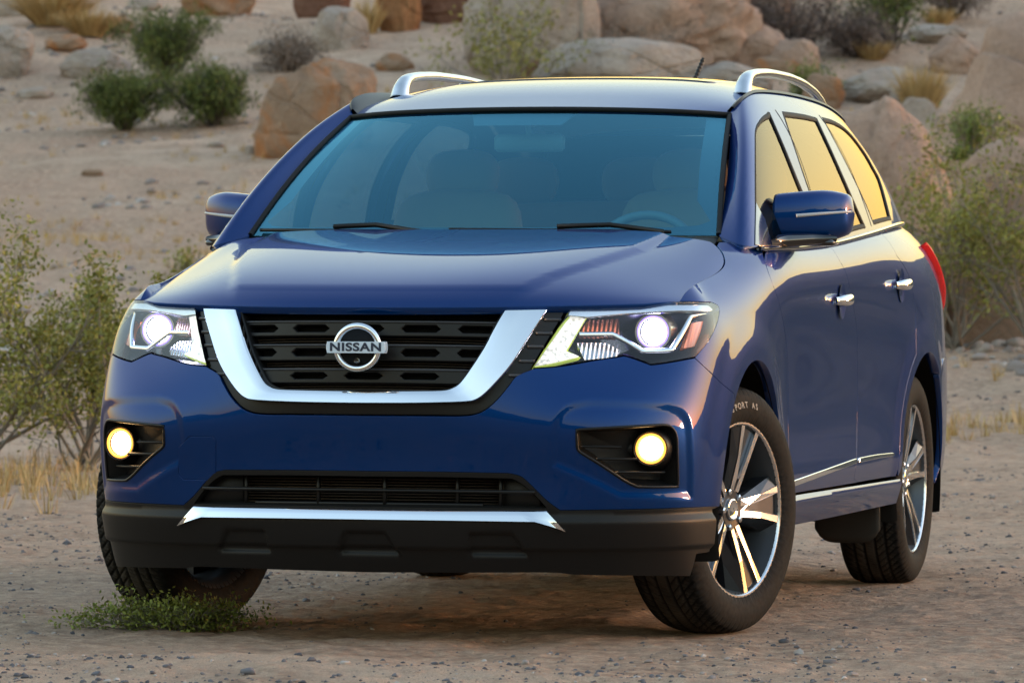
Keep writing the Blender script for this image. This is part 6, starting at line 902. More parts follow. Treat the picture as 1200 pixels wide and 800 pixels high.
# wheels: made once, then copied
def make_wheel():
    wz = empty('wheel', (0, 0, 0))
    # axis x, outer face +x.  tyre profile (x, r), then the tread cut into it
    W = .1175
    prof = [(-.095,.262),(-.108,.272),(-.117,.295),(-.1195,.320),(-.115,.345),(-.106,.362),(-.100,.3685)]
    nt_ = 64; tread = [(x, .3815-.013*abs(x/.1)**3.2) for x in np.linspace(-.094, .094, nt_)]
    prof = prof+tread+[(-x, r) for x, r in prof[::-1]]
    NA = 640; th_ = np.linspace(0, 2*math.pi, NA+1)[:-1]; X = np.array([p[0] for p in prof]); R = np.array([p[1] for p in prof])
    XX, TH = np.meshgrid(X, th_, indexing='ij'); RR = np.repeat(R[:, None], NA, 1)
    tr_ = (np.abs(XX) < .0955)
    circ = np.zeros_like(XX)
    for g in (-.058, -.020, .020, .058): circ = np.maximum(circ, np.clip(1.6-np.abs(XX-g)/.0042, 0, 1))
    ph_ = (TH*.383/.034+np.abs(XX)*30+np.where(XX > 0, .5, 0)) % 1.; sip = np.clip(1.5-np.abs(ph_-.5)/.10, 0, 1)*(np.abs(XX) > .024)
    ph2 = (TH*.383/.015-XX*30) % 1.; sip = np.maximum(sip, .55*np.clip(1.1-np.abs(ph2-.5)/.16, 0, 1))
    RR = RR-tr_*np.maximum(circ*.010, sip*.008)
    # shoulder blocks and sidewall rings
    sh = (np.abs(XX) > .0955) & (RR > .352); RR = RR-sh*.004*(((TH*.383/.030) % 1) < .14)
    ring_ = np.clip(1-np.abs(R-.300)/.003, 0, 1)*.0015
    XX = XX+np.sign(XX)*ring_[:, None]
    G = np.stack([XX, RR*np.cos(TH), RR*np.sin(TH)], -1)
    o = MB().grid(G, cv=True).build('tyre', RUBBER, wz)
    def lathe(name, pr, m, par, k=72, auto=40):
        a_ = np.linspace(0, 2*math.pi, k+1)[:-1]; G = np.array([[(x, r*math.cos(t), r*math.sin(t)) for t in a_] for x, r in pr]); o = MB().grid(G, cv=True).build(name, m, par); sharp(o, auto); return o
    lathe('rim_lip', [(.092,.2715),(.1005,.2730),(.1035,.2700),(.1035,.2625),(.1005,.2590),(.095,.2575)], ALLOY, wz)
    lathe('rim_barrel', [(.096,.2575),(.070,.2500),(.040,.2400),(-.060,.2380),(-.095,.255),(-.105,.2700),(-.100,.274)], mat('grey_rim_paint', (.085,.095,.11), .32, .5), wz)
    # dish closing the inner side behind the spokes, seen on the far wheel
    lathe('wheel_dish', [(.030,.02),(.030,.10),(.020,.105),(.020,.02)], ALLOYD, wz)
    def ext(poly, x0f, x1f, mb):                 # prism in the wheel plane, x as function of radius
        poly = np.array(poly); n = len(poly); r = np.hypot(poly[:, 0], poly[:, 1])
        f = np.stack([x0f(r), poly[:, 0], poly[:, 1]], 1); b = np.stack([x1f(r), poly[:, 0], poly[:, 1]], 1)
        mb.add(np.concatenate([f, b]), [tuple(range(n))]+[(i, i+n, (i+1) % n+n, (i+1) % n) for i in range(n)])
    face = lambda r: np.interp(r, [.03, .09, .20, .262], [.062, .078, .093, .099])
    for k in range(5):
        a0 = rad(74)+2*math.pi*k/5
        rot = lambda P: [(x*math.cos(a0)-y*math.sin(a0), x*math.sin(a0)+y*math.cos(a0)) for x, y in P]
        mb = MB()
        for sg in (1, -1):
            ext(rot([(.060, sg*.006), (.060, sg*.026), (.16, sg*.0365), (.262, sg*.0590), (.262, sg*.0375), (.16, sg*.0185), (.10, sg*.0075)][::sg]), face, lambda r: face(r)-.010, mb)
        sp = mb.build('spoke', ALLOY, wz, smooth=False)
        mb = MB()                                # black floor of the slot and painted flanks falling away from the blades
        ext(rot([(.040, -.028), (.060, -.030), (.16, -.040), (.258, -.062), (.258, .062), (.16, .040), (.060, .030), (.040, .028)][::-1]), lambda r: face(r)-.0115, lambda r: face(r)-.05, mb)
        for sg in (1, -1):
            e_in = [(.052, .026), (.16, .0366), (.259, .0592)]; e_out = [(.050, .036), (.155, .058), (.25, .092)]
            G = []
            for (r0, o0), (r1, o1_) in zip(e_in, e_out):
                p0, p1 = rot([(r0, sg*o0)])[0], rot([(r1, sg*o1_)])[0]; G.append([(face(r0)-.003, *p0), (face(r1)-.018 if sg > 0 else face(r1)-.045, *p1), (face(r1)-.07, *p1)])
            mb.grid(np.array(G), flip=sg < 0)
        mb.build('spoke_body', ALLOYD, wz, smooth=False)
    lathe('hub', [(.030,.062),(.068,.062),(.071,.058),(.069,.036),(.066,.034)], ALLOYD, wz)
    lathe('hub_cap', [(.066,.034),(.076,.033),(.0775,.029),(.075,.025),(.077,.001)], CHROME, wz, 40)
    for k in range(5):
        a0 = rad(74)+2*math.pi*(k+.5)/5; c = np.array((.058, .057*math.cos(a0), .057*math.sin(a0))); o = MB().turn(c, (1,0,0), [(0,.0105),(.018,.0105),(.021,.006),(.021,.0005)], 6).build('wheel_nut', CHROME, wz); sharp(o, 30)
    lathe('brake_disc', [(-.01,.02),(-.01,.165),(-.035,.165),(-.035,.02)], STEEL, wz)
    mb = MB()
    for t in np.linspace(-.5, .5, 7): mb.box((-.02, .135*math.cos(t+2.6), .135*math.sin(t+2.6)), (.075, .05, .05), bev=.008)
    mb.build('brake_caliper', mat('caliper_grey', (.09,.09,.09), .5, .6), wz)
    fc = bpy.data.curves.new('tyre_lettering', 'FONT'); m_l = mat('raised_rubber', (.16,.16,.16), .5)
    letters = 'SPORT AS'; MBl = None
    return wz, m_l
wheel0, m_l = make_wheel()
def letter_arc(par, text, r, x, a_mid, size):
    """Raised sidewall letters set along an arc as one mesh."""
    V = []; F = []; n0 = 0; k = len(text)
    for i, ch in enumerate(text):
        if ch == ' ': continue
        fc = bpy.data.curves.new('tmp', 'FONT'); fc.body = ch; fc.size = size; fc.align_x = 'CENTER'; fc.extrude = .0006; fc.offset = .0006
        o = bpy.data.objects.new('tmp', fc); col.objects.link(o); bpy.context.view_layer.update()
        dg = bpy.context.evaluated_depsgraph_get(); me = bpy.data.meshes.new_from_object(o.evaluated_get(dg))
        v = np.array([q.co for q in me.vertices]); a_ = a_mid-(i-(k-1)/2)*size*.86/r
        # letter x runs along the tangent, letter y outward, face +x
        rr = r+v[:, 1]; aa = a_-v[:, 0]/r
        V.append(np.stack([x+v[:, 2]-.22*(rr-.32)**1*1.0, rr*np.cos(aa), rr*np.sin(aa)], 1)); F += [tuple(q+n0 for q in p.vertices) for p in me.polygons]; n0 += len(v)
        bpy.data.objects.remove(o); bpy.data.curves.remove(fc); bpy.data.meshes.remove(me)
    return mk('tyre_lettering', np.concatenate(V), F, m_l, par, smooth=False)
wheels = []
for i, (x, y, s, st) in enumerate(((.834, FY_, 1, -15.4), (-.850, FY_, -1, -15.4), (.832, RY_, 1, 0), (-.832, RY_, -1, 0))):
    if i == 0: wz = wheel0
    else:
        wz = wheel0.copy(); col.objects.link(wz)
        for ch in list(wheel0.children):
            c = ch.copy(); col.objects.link(c); c.parent = wz
    spin = {0: .0, 1: .3, 2: .18, 3: .5}[i]
    wz.parent = car; wz.matrix_parent_inverse = Matrix.Translation((0, -2.4, 0))
    wz.location = (x, y, WZ-.004)
    wz.rotation_euler = Euler((spin if s > 0 else spin, 0, rad(st)+(0 if s > 0 else math.pi)), 'XYZ')
    wheels.append(wz)
# wheel in view front: y axis after no yaw points back (+y), z up; letters sit near the top, reading outward
letter_arc(wheels[0], 'SPORT', .312, .1195, math.pi/2+.02+.115, .026)
letter_arc(wheels[0], 'AS', .312, .1195, math.pi/2+.02-.205, .026)

# arches, underbody, mud flaps
for s in (1, -1):
    for yc in (FY_, RY_):
        a_ = np.linspace(rad(-18), rad(198), 40); G = np.array([[(s*x, yc+r_*math.cos(t), WZ+r_*math.sin(t)) for t in a_] for x, r_ in ((.955,.450),(.935,.462),(.56,.47),(.56,.02))])
        part(mk_grid('wheel_liner', G, MUD, None))
    G = []
    for x in np.linspace(-1, 1, 15):
        G.append([(s*(.80+.115*x), 3.30+.02*dz, .335-(.165*(1-.35*max(0, x*s)**4 if False else 1-.30*abs(x)**5))*dz) for dz in np.linspace(0, 1, 8)])
    o = mk_grid('mud_flap', np.array(G), mat('flap_brown', (.022,.019,.015), .6), None); md = o.modifiers.new('thick', 'SOLIDIFY'); md.thickness = .012; part(o)
ub = MB(); ub.box((0, 2.45, .30), (1.10, 4.3, .10), bev=.03); ub.box((0, 2.4, .34), (1.72, 1.9, .06), bev=.02); ub.box((0, .95, .30), (1.06, .9, .16), bev=.04); ub.box((0, 4.6, .42), (1.5, .7, .25), bev=.05)
ub.box((0, .62, .24), (1.30, .5, .02), bev=.008)
part(ub.build('underbody', MUD, None))
ax = MB()
for yc in (FY_, RY_): ax.tube([(-.62, yc, .36), (.62, yc, .36)], .035, 10); ax.box((0, yc+.05, .40), (.5, .28, .16), bev=.04)
part(ax.build('axle', MUD, None))

# tail end (seen only from the side): rear glass and hatch
tg = []
for y, z, xh in ((4.75, 1.30, .72), (4.60, 1.50, .66), (4.44, 1.645, .55)):
    tg.append([(x_*xh, y+.18*(1-abs(x_)**2.5)-.04, z) for x_ in np.linspace(-1, 1, 21)])
hat = part(mk_grid('rear_window', np.array(tg), GLOSSB, None))
# cabin: floor, dash, seats, wheel
cab = MB(); cab.box((0, 2.9, .50), (1.70, 3.4, .04)); cab.box((0, 4.55, .85), (1.5, .05, .75))
for s in (1, -1): cab.box((s*.875, 2.6, .83), (.04, 2.6, .66), bev=.01)
part(cab.build('cabin_floor', CHARCO, None))
dsh = []
for y, z in ((1.19, 1.20), (1.40, 1.205), (1.62, 1.20), (1.74, 1.17), (1.80, 1.08), (1.78, .80)):
    dsh.append([(x_*.82 if y > 1.35 else x_*.72, y+.05*x_**2-(0 if y > 1.35 else .0), z+(.018*math.exp(-((x_*.82-.40)/.22)**2) if 1.5 < y < 1.79 else 0)) for x_ in np.linspace(-1, 1, 41)])
part(mk_grid('dashboard', np.array(dsh), CHARCO, None))
hd = ROOF.ev(*np.meshgrid(np.linspace(-.58, .58, 12), np.linspace(.15, 2.6, 14), indexing='ij'))-[0, 0, .045]
part(mk_grid('headliner', hd, LINER, None))
def seat(x, y, wdt, hh, rest):
    sroot = part(empty('seat', (0, 0, 0)))
    def slab(c, d, m_, name, tilt):
        b = MB(); b.box((0, 0, 0), d, bev=min(d)*.42); o = b.build(name, m_, sroot); mod = o.modifiers.new('soft', 'SUBSURF'); mod.levels = 2; mod.render_levels = 2
        o.location = c; o.rotation_euler = (tilt, 0, 0); return o
    slab((x, y, .80), (wdt, .52, .17), LEATHER, 'seat_cushion', rad(4)); slab((x, y+.30, 1.10+(hh-.62)/2), (wdt*.94, .17, hh), LEATHER, 'seat_back', rad(-13))
    for rx in rest: slab((x+rx, y+.405, 1.445), (.27, .12, .19), LEATHER, 'headrest', rad(-8))
    po = MB()
    for rx in rest:
        for q in (-.06, .06): po.tube([(x+rx+q, y+.38, 1.30), (x+rx+q, y+.40, 1.40)], .006, 6)
    po.build('headrest_post', CHROME, sroot)
seat(.40, 2.15, .52, .62, (0,)); seat(-.40, 2.15, .52, .62, (0,)); seat(0, 3.05, 1.36, .60, (-.42, 0, .42))
sw = MB(); c = np.array((.40, 1.86, 1.13)); ph = np.linspace(0, 2*math.pi, 49)[:-1]; tl = rad(25)
ringp = [c+np.array((.185*math.cos(p), .185*math.sin(p)*math.sin(tl), .185*math.sin(p)*math.cos(tl))) for p in ph]
sw.tube(ringp, .015, 10, up=(0,1,0), closed=True); sw.box(c, (.16, .05, .10), bev=.02); sw.box(c+[-.09,0,0], (.2, .02, .03)); sw.box(c+[.09,0,0], (.2, .02, .03))
part(sw.build('steering_wheel', CHARCO, None))
rv = MB(); rv.box((0, 1.93, 1.535), (.24, .03, .06), bev=.012); rv.tube([(0, 1.92, 1.56), (0, 1.90, 1.62)], .01, 8); part(rv.build('rear_view_mirror', CHARCO, None))
# thin dark walls closing the gap behind the panel seams
for s in (1, -1):
    us = np.linspace(1.55, 5.7, 70); G = []
    for v in (.45, .7, .95, 1.1, 1.17):
        G.append((SHELL.ev(us, np.full(70, v))-SHELL.nrm(us, np.full(70, v))*.032)*[s, 1, 1])
    k = [i for i in range(70) if all(abs(np.hypot(G[0][i][1]-yc, .1)) > .49 for yc in (FY_, RY_))]
    # split at the arches
    runs = []; cur = [k[0]]
    for a_ in k[1:]:
        if a_ == cur[-1]+1: cur.append(a_)
        else: runs.append(cur); cur = [a_]
    runs.append(cur)
    m_ = MB()
    for r_ in runs:
        if len(r_) > 1: m_.grid(np.array(G)[:, r_])
    part(m_.build('inner_shell', DARK, None))

# ---------------------------------------------------------------- the land as one sheet
def _sand(n, b):
    c = gcoord(n)
    big = noise(n, .22, 5, vec=c); mid = noise(n, 1.3, 5, .6, vec=c); fine = noise(n, 14, 6, .7, vec=c); grit = noise(n, 90, 3, .7, vec=c)
    a = ramp(n, big, [(.34, (.29,.185,.135)), (.50, (.44,.305,.225)), (.66, (.57,.425,.325))])
    a = mix(n, ramp(n, mid, [(.40, (0,0,0)), (.60, (.9,.9,.9))]), a, (.27,.175,.125))
    a = mix(n, ramp(n, fine, [(.35, (1,1,1)), (.62, (0,0,0))]), a, (.60,.435,.315), 'MIX')
    dk = ramp(n, grit, [(.60, (0,0,0)), (.70, (1,1,1))]); a = mix(n, dk, a, (.15,.13,.125)); a = mix(n, ramp(n, noise(n, 260, 2, .6, vec=c), [(.35, (.5,.5,.5)), (.6, (0,0,0))]), a, (.20,.145,.11))
    yl = N(n, 'ShaderNodeMath', operation='MULTIPLY')
    n.links.new(ramp(n, noise(n, .9, 4, .65, vec=c, dist=.6), [(.58, (0,0,0)), (.68, (1,1,1))]), yl.inputs[0]); n.links.new(ramp(n, noise(n, 9, 3, vec=c), [(.5, (0,0,0)), (.65, (1,1,1))]), yl.inputs[1])
    n.links.new(a, b.inputs['Base Color']); b.inputs['Roughness'].default_value = .95; b.inputs['Specular IOR Level'].default_value = .15
    x = bump(n, b, noise(n, 38, 6, .75, vec=c), .9, .025); x = bump(n, b, noise(n, 9, 5, .65, vec=c), .7, .06, prev=x); bump(n, b, noise(n, 2.2, 4, .6, vec=c), .5, .16, prev=x)
SAND = mat('desert_sand', build=_sand)
A = np.concatenate([np.linspace(-math.pi, -.5, 60)[:-1], np.linspace(-.5, -.115, 60)[:-1], np.linspace(-.115, .115, 520)[:-1], np.linspace(.115, .5, 60)[:-1], np.linspace(.5, math.pi, 60)])
Rr = np.concatenate([np.geomspace(.4, 12, 40)[:-1], np.geomspace(12, 32, 640)[:-1], np.geomspace(32, 120, 230)[:-1], np.geomspace(120, 3800, 60)])
aa, rr = np.meshgrid(A, Rr, indexing='ij'); lx, dx_ = rr*np.sin(aa), rr*np.cos(aa); gx, gy = xy(lx, dx_); gz = land(gx, gy)
na, nr = aa.shape; ii = (np.arange(na-1)[:, None]*nr+np.arange(nr-1)[None]).ravel()
gF = np.stack([ii, ii+1, ii+nr+1, ii+nr], 1)
tag(mk_fast('ground', np.stack([gx, gy, gz], -1).reshape(-1, 3), gF[:, ::-1], SAND), kind='structure')

# a dark brush-covered hillside to the right of the view, behind the car
hx_, hy_ = np.meshgrid(np.linspace(0, 1, 90), np.linspace(0, 1, 70), indexing='ij')
hd_ = 25+100*hy_; hl_ = .165*hd_+hx_*(70+40*hy_); px_, py_ = xy(hl_, hd_); pp = np.stack([px_, py_, px_*0], -1)
prof = np.clip(hx_/.14, 0, 1)**1.3*np.clip((1-hx_)/.1, 0, 1)*np.clip(hy_/.2, 0, 1)
hz_ = land(px_, py_)-.4+.75*np.clip(prof*9, 0, 1)+prof*(3.0*np.clip(hy_*2.2, .35, 1)+2.2*fbm(pp*.09, 4)+.9*fbm(pp*.5, 3))
def _brush(n, b):
    c = gcoord(n); f = noise(n, .55, 6, .7, vec=c)
    n.links.new(ramp(n, f, [(.38, (.035,.033,.022)), (.52, (.085,.062,.047)), (.68, (.17,.12,.09))]), b.inputs['Base Color']); b.inputs['Roughness'].default_value = .95; bump(n, b, noise(n, 2.5, 5, .7, vec=c), 1., .4)
ii = (np.arange(89)[:, None]*70+np.arange(69)[None]).ravel()
tag(mk_fast('hillside', np.stack([px_, py_, hz_], -1).reshape(-1, 3), np.stack([ii, ii+70, ii+71, ii+1], 1), mat('brushy_hillside', build=_brush)), kind='structure')

# dark rocky mountains round the other side of the valley
ma_, mr_ = np.meshgrid(np.linspace(1.2, 4.9, 260), np.linspace(0, 1, 26), indexing='ij'); mrr = 260+260*mr_
mh_ = (np.sin(np.clip(mr_*1.35, 0, 1)*math.pi/2)**1.2)*(46+95*(fbm(np.stack([ma_*4, ma_*0, mr_*.4], -1), 5)+.22))*np.clip((ma_-1.2)/.5, 0, 1)*np.clip((4.9-ma_)/.5, 0, 1)
mx_, my_ = xy(mrr*np.sin(ma_), mrr*np.cos(ma_)); mh_ = np.maximum(mh_, 0)+14*fbm(np.stack([mx_*.03, my_*.03, mx_*0], -1), 4)-2
ii = (np.arange(259)[:, None]*26+np.arange(25)[None]).ravel()
def _mtn(n, b):
    c = gcoord(n); f = noise(n, .06, 6, .7, vec=c)
    n.links.new(ramp(n, f, [(.36, (.030,.026,.024)), (.55, (.070,.055,.046)), (.72, (.12,.092,.075))]), b.inputs['Base Color']); b.inputs['Roughness'].default_value = .95
tag(mk_fast('mountains', np.stack([mx_, my_, mh_], -1).reshape(-1, 3), np.stack([ii, ii+1, ii+27, ii+26], 1), mat('mountain_rock', build=_mtn)), kind='structure')

# ---------------------------------------------------------------- boulders
def rockmat(name, c0, c1, c2, stain=None, cov=.6):
    def bld(n, b):
        c = gcoord(n)
        f = noise(n, 1.1, 6, .6, vec=c, dist=.4); g = noise(n, 16, 5, .7, vec=c); h = noise(n, 85, 3, .7, vec=c)
        a = ramp(n, f, [(.28, c0), (.50, c1), (.74, c2)])
        a = mix(n, ramp(n, g, [(.30, (0,0,0)), (.72, (.7,.7,.7))]), a, tuple(x*.55 for x in c1))
        a = mix(n, ramp(n, h, [(.58, (0,0,0)), (.75, (.5,.5,.5))]), a, tuple(x*.45 for x in c1))
        if stain:
            s = ramp(n, noise(n, .75, 5, .6, vec=c, dist=.8), [(cov, (0,0,0)), (cov+.10, (.85,.85,.85))]); a = mix(n, s, a, stain)
        cr = N(n, 'ShaderNodeTexVoronoi'); cr.feature = 'DISTANCE_TO_EDGE'; cr.inputs['Scale'].default_value = .55
        nv = N(n, 'ShaderNodeTexNoise'); nv.inputs['Scale'].default_value = 1.4; n.links.new(c, nv.inputs['Vector'])
        mx = N(n, 'ShaderNodeMix'); mx.data_type = 'VECTOR'; mx.inputs[0].default_value = .35; n.links.new(c, mx.inputs[4]); n.links.new(nv.outputs['Color'], mx.inputs[5]); n.links.new(mx.outputs[1], cr.inputs['Vector'])
        n.links.new(a, b.inputs['Base Color']); b.inputs['Roughness'].default_value = .9; b.inputs['Specular IOR Level'].default_value = .2
        x = bump(n, b, ramp(n, cr.outputs['Distance'], [(.0, (0,0,0)), (.02, (1,1,1))]), .6, .06)
        x = bump(n, b, g, .9, .05, prev=x); bump(n, b, noise(n, 45, 5, .75, vec=c), .8, .02, prev=x)
    return mat(name, build=bld)
TAN = rockmat('tan_granite', (.29,.185,.125), (.38,.26,.18), (.46,.34,.25), (.42,.17,.06), .47)
PALE = rockmat('pale_granite', (.34,.275,.235), (.46,.385,.33), (.58,.50,.43))
PINK = rockmat('pink_granite', (.38,.25,.19), (.50,.345,.265), (.60,.44,.35), (.34,.19,.12), .62)
RUST = rockmat('rusty_granite', (.26,.12,.055), (.36,.18,.085), (.40,.24,.13), (.13,.07,.045), .58)
BROWN = rockmat('brown_granite', (.15,.075,.05), (.22,.115,.08), (.28,.17,.12))
_ico = None
def ico(sub):
    import bmesh
    bm = bmesh.new(); bmesh.ops.create_icosphere(bm, subdivisions=sub, radius=1.)
    V = np.array([v.co for v in bm.verts]); F = np.array([[v.index for v in f.verts] for f in bm.faces]); bm.free(); return V, F
ICO = {k: ico(k) for k in (2, 3, 5, 6)}
def boulder(name, label, c, size, seed, m, cat='boulder', rough=.22, cuts=3, lean=(0, 0), sub=6, sq=.75, group=None, yaw=0.):
    """c = centre of the foot (x, y, z); size = full width across the view, depth, height above the foot."""
    rs = np.random.RandomState(seed); V, F = ICO[sub]; V = V.copy()
    p = np.sign(V)*np.abs(V)**sq; p /= np.linalg.norm(p, axis=1, keepdims=True)**.55
    for k in range(cuts):
        nrm_ = rs.normal(size=3); nrm_[2] = abs(nrm_[2])*.6; nrm_ /= np.linalg.norm(nrm_); h = .72+.2*rs.rand()
        d = p@nrm_-h; p = p-np.where(d > 0, d*.82, 0)[:, None]*nrm_
    for k in range(4):                           # a few clean joints across the mass
        nrm_ = rs.normal(size=3); nrm_ /= np.linalg.norm(nrm_); o_ = rs.normal()*.35; d = p@nrm_-o_+.10*fbm(p*2.2+k*7, 2)
        p = p*(1-(.045*np.exp(-(d/.022)**2)+.03*(d > 0))[:, None]*(1 if sub > 5 else .5))
    q = p*1.15+seed*3.7
    p = p*(1+rough*fbm(q*1.0, 2)[:, None]*2+rough*.35*fbm(q*3.1, 3)[:, None]*2+rough*.10*fbm(q*11, 3)[:, None]*2)
    zmin, zmax = p[:, 2].min(), p[:, 2].max()
    p[:, 0] /= (p[:, 0].max()-p[:, 0].min()); p[:, 1] /= (p[:, 1].max()-p[:, 1].min()); p[:, 2] = (p[:, 2]-zmin)/(zmax-zmin)
    p[:, 2] = p[:, 2]*1.28-.28
    p[:, 0] += lean[0]*p[:, 2]; p[:, 1] += lean[1]*p[:, 2]
    w_, dp, h_ = size; l_ = p[:, 0]*w_; d_ = p[:, 1]*dp
    cy, sy = math.cos(yaw), math.sin(yaw); l_, d_ = l_*cy-d_*sy, l_*sy+d_*cy
    P = np.stack([l_*CY-d_*SY, l_*SY+d_*CY, p[:, 2]*h_], 1)
    o = mk_fast(name, P, F, m); o.location = c
    return tag(o, label, cat, group)

# ---------------------------------------------------------------- plants
def leafmat(name, c0, c1, trans=.25):
    def bld(n, b):
        a = N(n, 'ShaderNodeAttribute'); a.attribute_name = 'tone'
        n.links.new(ramp(n, a.outputs['Fac'], [(0, c0), (1, c1)]), b.inputs['Base Color'])
        b.inputs['Roughness'].default_value = .65; b.inputs['Specular IOR Level'].default_value = .25
        b.inputs['Subsurface Weight'].default_value = 0
    return mat(name, build=bld)
CREO = leafmat('creosote_leaf', (.095,.105,.018), (.34,.32,.075))
DKGRN = leafmat('dark_green_leaf', (.035,.055,.012), (.15,.175,.04))
BRTGRN = leafmat('fresh_green_leaf', (.05,.075,.012), (.20,.24,.05))
WEEDM = leafmat('weed_leaf', (.08,.115,.018), (.33,.36,.08))
STRAW = leafmat('dry_straw', (.30,.19,.075), (.55,.40,.19))
GREYB = leafmat('grey_twig', (.13,.10,.085), (.30,.235,.19))
PURP = leafmat('dusky_twig', (.07,.05,.045), (.20,.15,.13))
STEM = leafmat('pale_bark', (.11,.095,.08), (.26,.23,.195))
DKSTEM = leafmat('dark_bark', (.035,.028,.024), (.11,.09,.075))
def stems(paths, r0, k=4):
    V = []; F = []; T = []; n = 0
    for pth, rb, re in paths:
        pth = np.asarray(pth); m_ = len(pth); t = np.gradient(pth, axis=0); t /= np.maximum(np.linalg.norm(t, axis=1, keepdims=True), 1e-9)
        ref = np.array((.3, .9, .2)); a_ = np.cross(t, ref); a_ /= np.maximum(np.linalg.norm(a_, axis=1, keepdims=True), 1e-6); b_ = np.cross(t, a_)
        r_ = np.linspace(rb, re, m_)[:, None]
        for j in range(k):
            an_ = 2*math.pi*j/k; V.append(pth+r_*(a_*math.cos(an_)+b_*math.sin(an_)))
        for i in range(m_-1):
            for j in range(k): F.append((n+j*m_+i, n+((j+1) % k)*m_+i, n+((j+1) % k)*m_+i+1, n+j*m_+i+1))
        T.append(np.full(m_*k, RNG.rand())); n += m_*k
    return np.concatenate(V), np.array(F), np.concatenate(T)
def leaves(P, size, rs, up=.35, slim=.5, tone=None):
    n = len(P); a_ = rs.normal(size=(n, 3)); a_[:, 2] += up; a_ /= np.linalg.norm(a_, axis=1, keepdims=True)
    b_ = np.cross(a_, rs.normal(size=(n, 3))); b_ /= np.maximum(np.linalg.norm(b_, axis=1, keepdims=True), 1e-6)
    s = size*(.6+.8*rs.rand(n))[:, None]; V = np.stack([P-a_*s*.5, P+b_*s*slim*.5, P+a_*s*.5, P-b_*s*slim*.5], 1).reshape(-1, 3)
    F = np.arange(4*n).reshape(n, 4); t = rs.rand(n) if tone is None else np.clip(tone+rs.normal(size=n)*.16, 0, 1)
    return V, F, np.repeat(t, 4)
def shrub(name, label, c, wid, hgt, seed, lm, sm, n_main=14, n_leaf=3000, leaf=.03, spread=1., dens=.5, lean=0., droop=0., cat='bush', group=None, sr=.012, slim=.5, clump=.06, base=.0, crook=.12, up=.35, stretch=1.):
    """Many stems fanning out of one root, forking, with leaf tufts along the outer twigs."""
    rs = np.random.RandomState(seed); paths = []; tips = []
    for k in range(n_main):
        az = 2*math.pi*(k+rs.rand())/n_main; tilt = (rs.rand()**.8)*1.05*spread; L = hgt*(.72+.36*rs.rand())/max(.55, math.cos(tilt*.75))
        dirv = np.array([math.sin(tilt)*math.cos(az), math.sin(tilt)*math.sin(az), math.cos(tilt)]); dirv[0] *= wid/hgt*.85; dirv[0] += lean*.4; p = np.array([rs.normal()*wid*.03, rs.normal()*wid*.03, -.02]); pts = [p.copy()]; nseg = 7
        for i in range(nseg):
            dirv = dirv+rs.normal(size=3)*crook+np.array([0, 0, .06-droop*i/nseg]); dirv /= np.linalg.norm(dirv); p = p+dirv*L/nseg; pts.append(p.copy())
        pts = np.array(pts); paths.append((pts, sr*(.8+.5*rs.rand()), sr*.25))
        nb = 4+rs.randint(4)
        for b_ in range(nb):
            i0 = 2+rs.randint(nseg-2); q = pts[i0].copy(); dv = (pts[min(i0+1, nseg)]-pts[i0-1]); dv /= np.linalg.norm(dv); dv = dv+rs.normal(size=3)*.55; dv[2] += .15; dv /= np.linalg.norm(dv); l_ = L*(.18+.22*rs.rand()); tw = [q.copy()]
            for i in range(4): dv = dv+rs.normal(size=3)*.2; dv /= np.linalg.norm(dv); q = q+dv*l_/4; tw.append(q.copy())
            tw = np.array(tw); paths.append((tw, sr*.42, sr*.13)); tips += [tw[2], tw[3], tw[4], tw[4]]
            for c_ in range(2):
                q = tw[2+rs.randint(3)].copy(); dv2 = dv+rs.normal(size=3)*.6; dv2 /= np.linalg.norm(dv2); t2 = np.array([q, q+dv2*l_*.22, q+dv2*l_*.42+rs.normal(size=3)*.01]); paths.append((t2, sr*.22, sr*.09)); tips += [t2[1], t2[2]]
        tips += [pts[-1], pts[-1], pts[-2]]
    st_ = np.array([stretch, 1., 1.]); paths = [(p_*st_, a1_, a2_) for p_, a1_, a2_ in paths]; tips = np.array(tips)*st_; hh = tips[:, 2]; tips = tips[hh > base*hgt]
    cen = tips[rs.randint(len(tips), size=n_leaf)]; P = cen+rs.normal(size=(n_leaf, 3))*clump
    tone = np.clip(.25+.5*(P[:, 2]/hgt)+.25*(np.hypot(P[:, 0], P[:, 1])/wid), 0, 1)*.0+.5+.35*(vnoise(cen*6+seed)-.5)*2
    r = empty(name, c); r.rotation_euler = (0, 0, math.radians(14.8)); tag(r, label, cat, group)
    V, F, T = stems(paths, sr); mk_fast('stem', V, F, sm, r, attr=T)
    V, F, T = leaves(P, leaf, rs, tone=tone, slim=slim, up=up); V[:, 2] = np.maximum(V[:, 2], -.02); mk_fast('foliage', V, F, lm, r, smooth=False, attr=T)
    return r
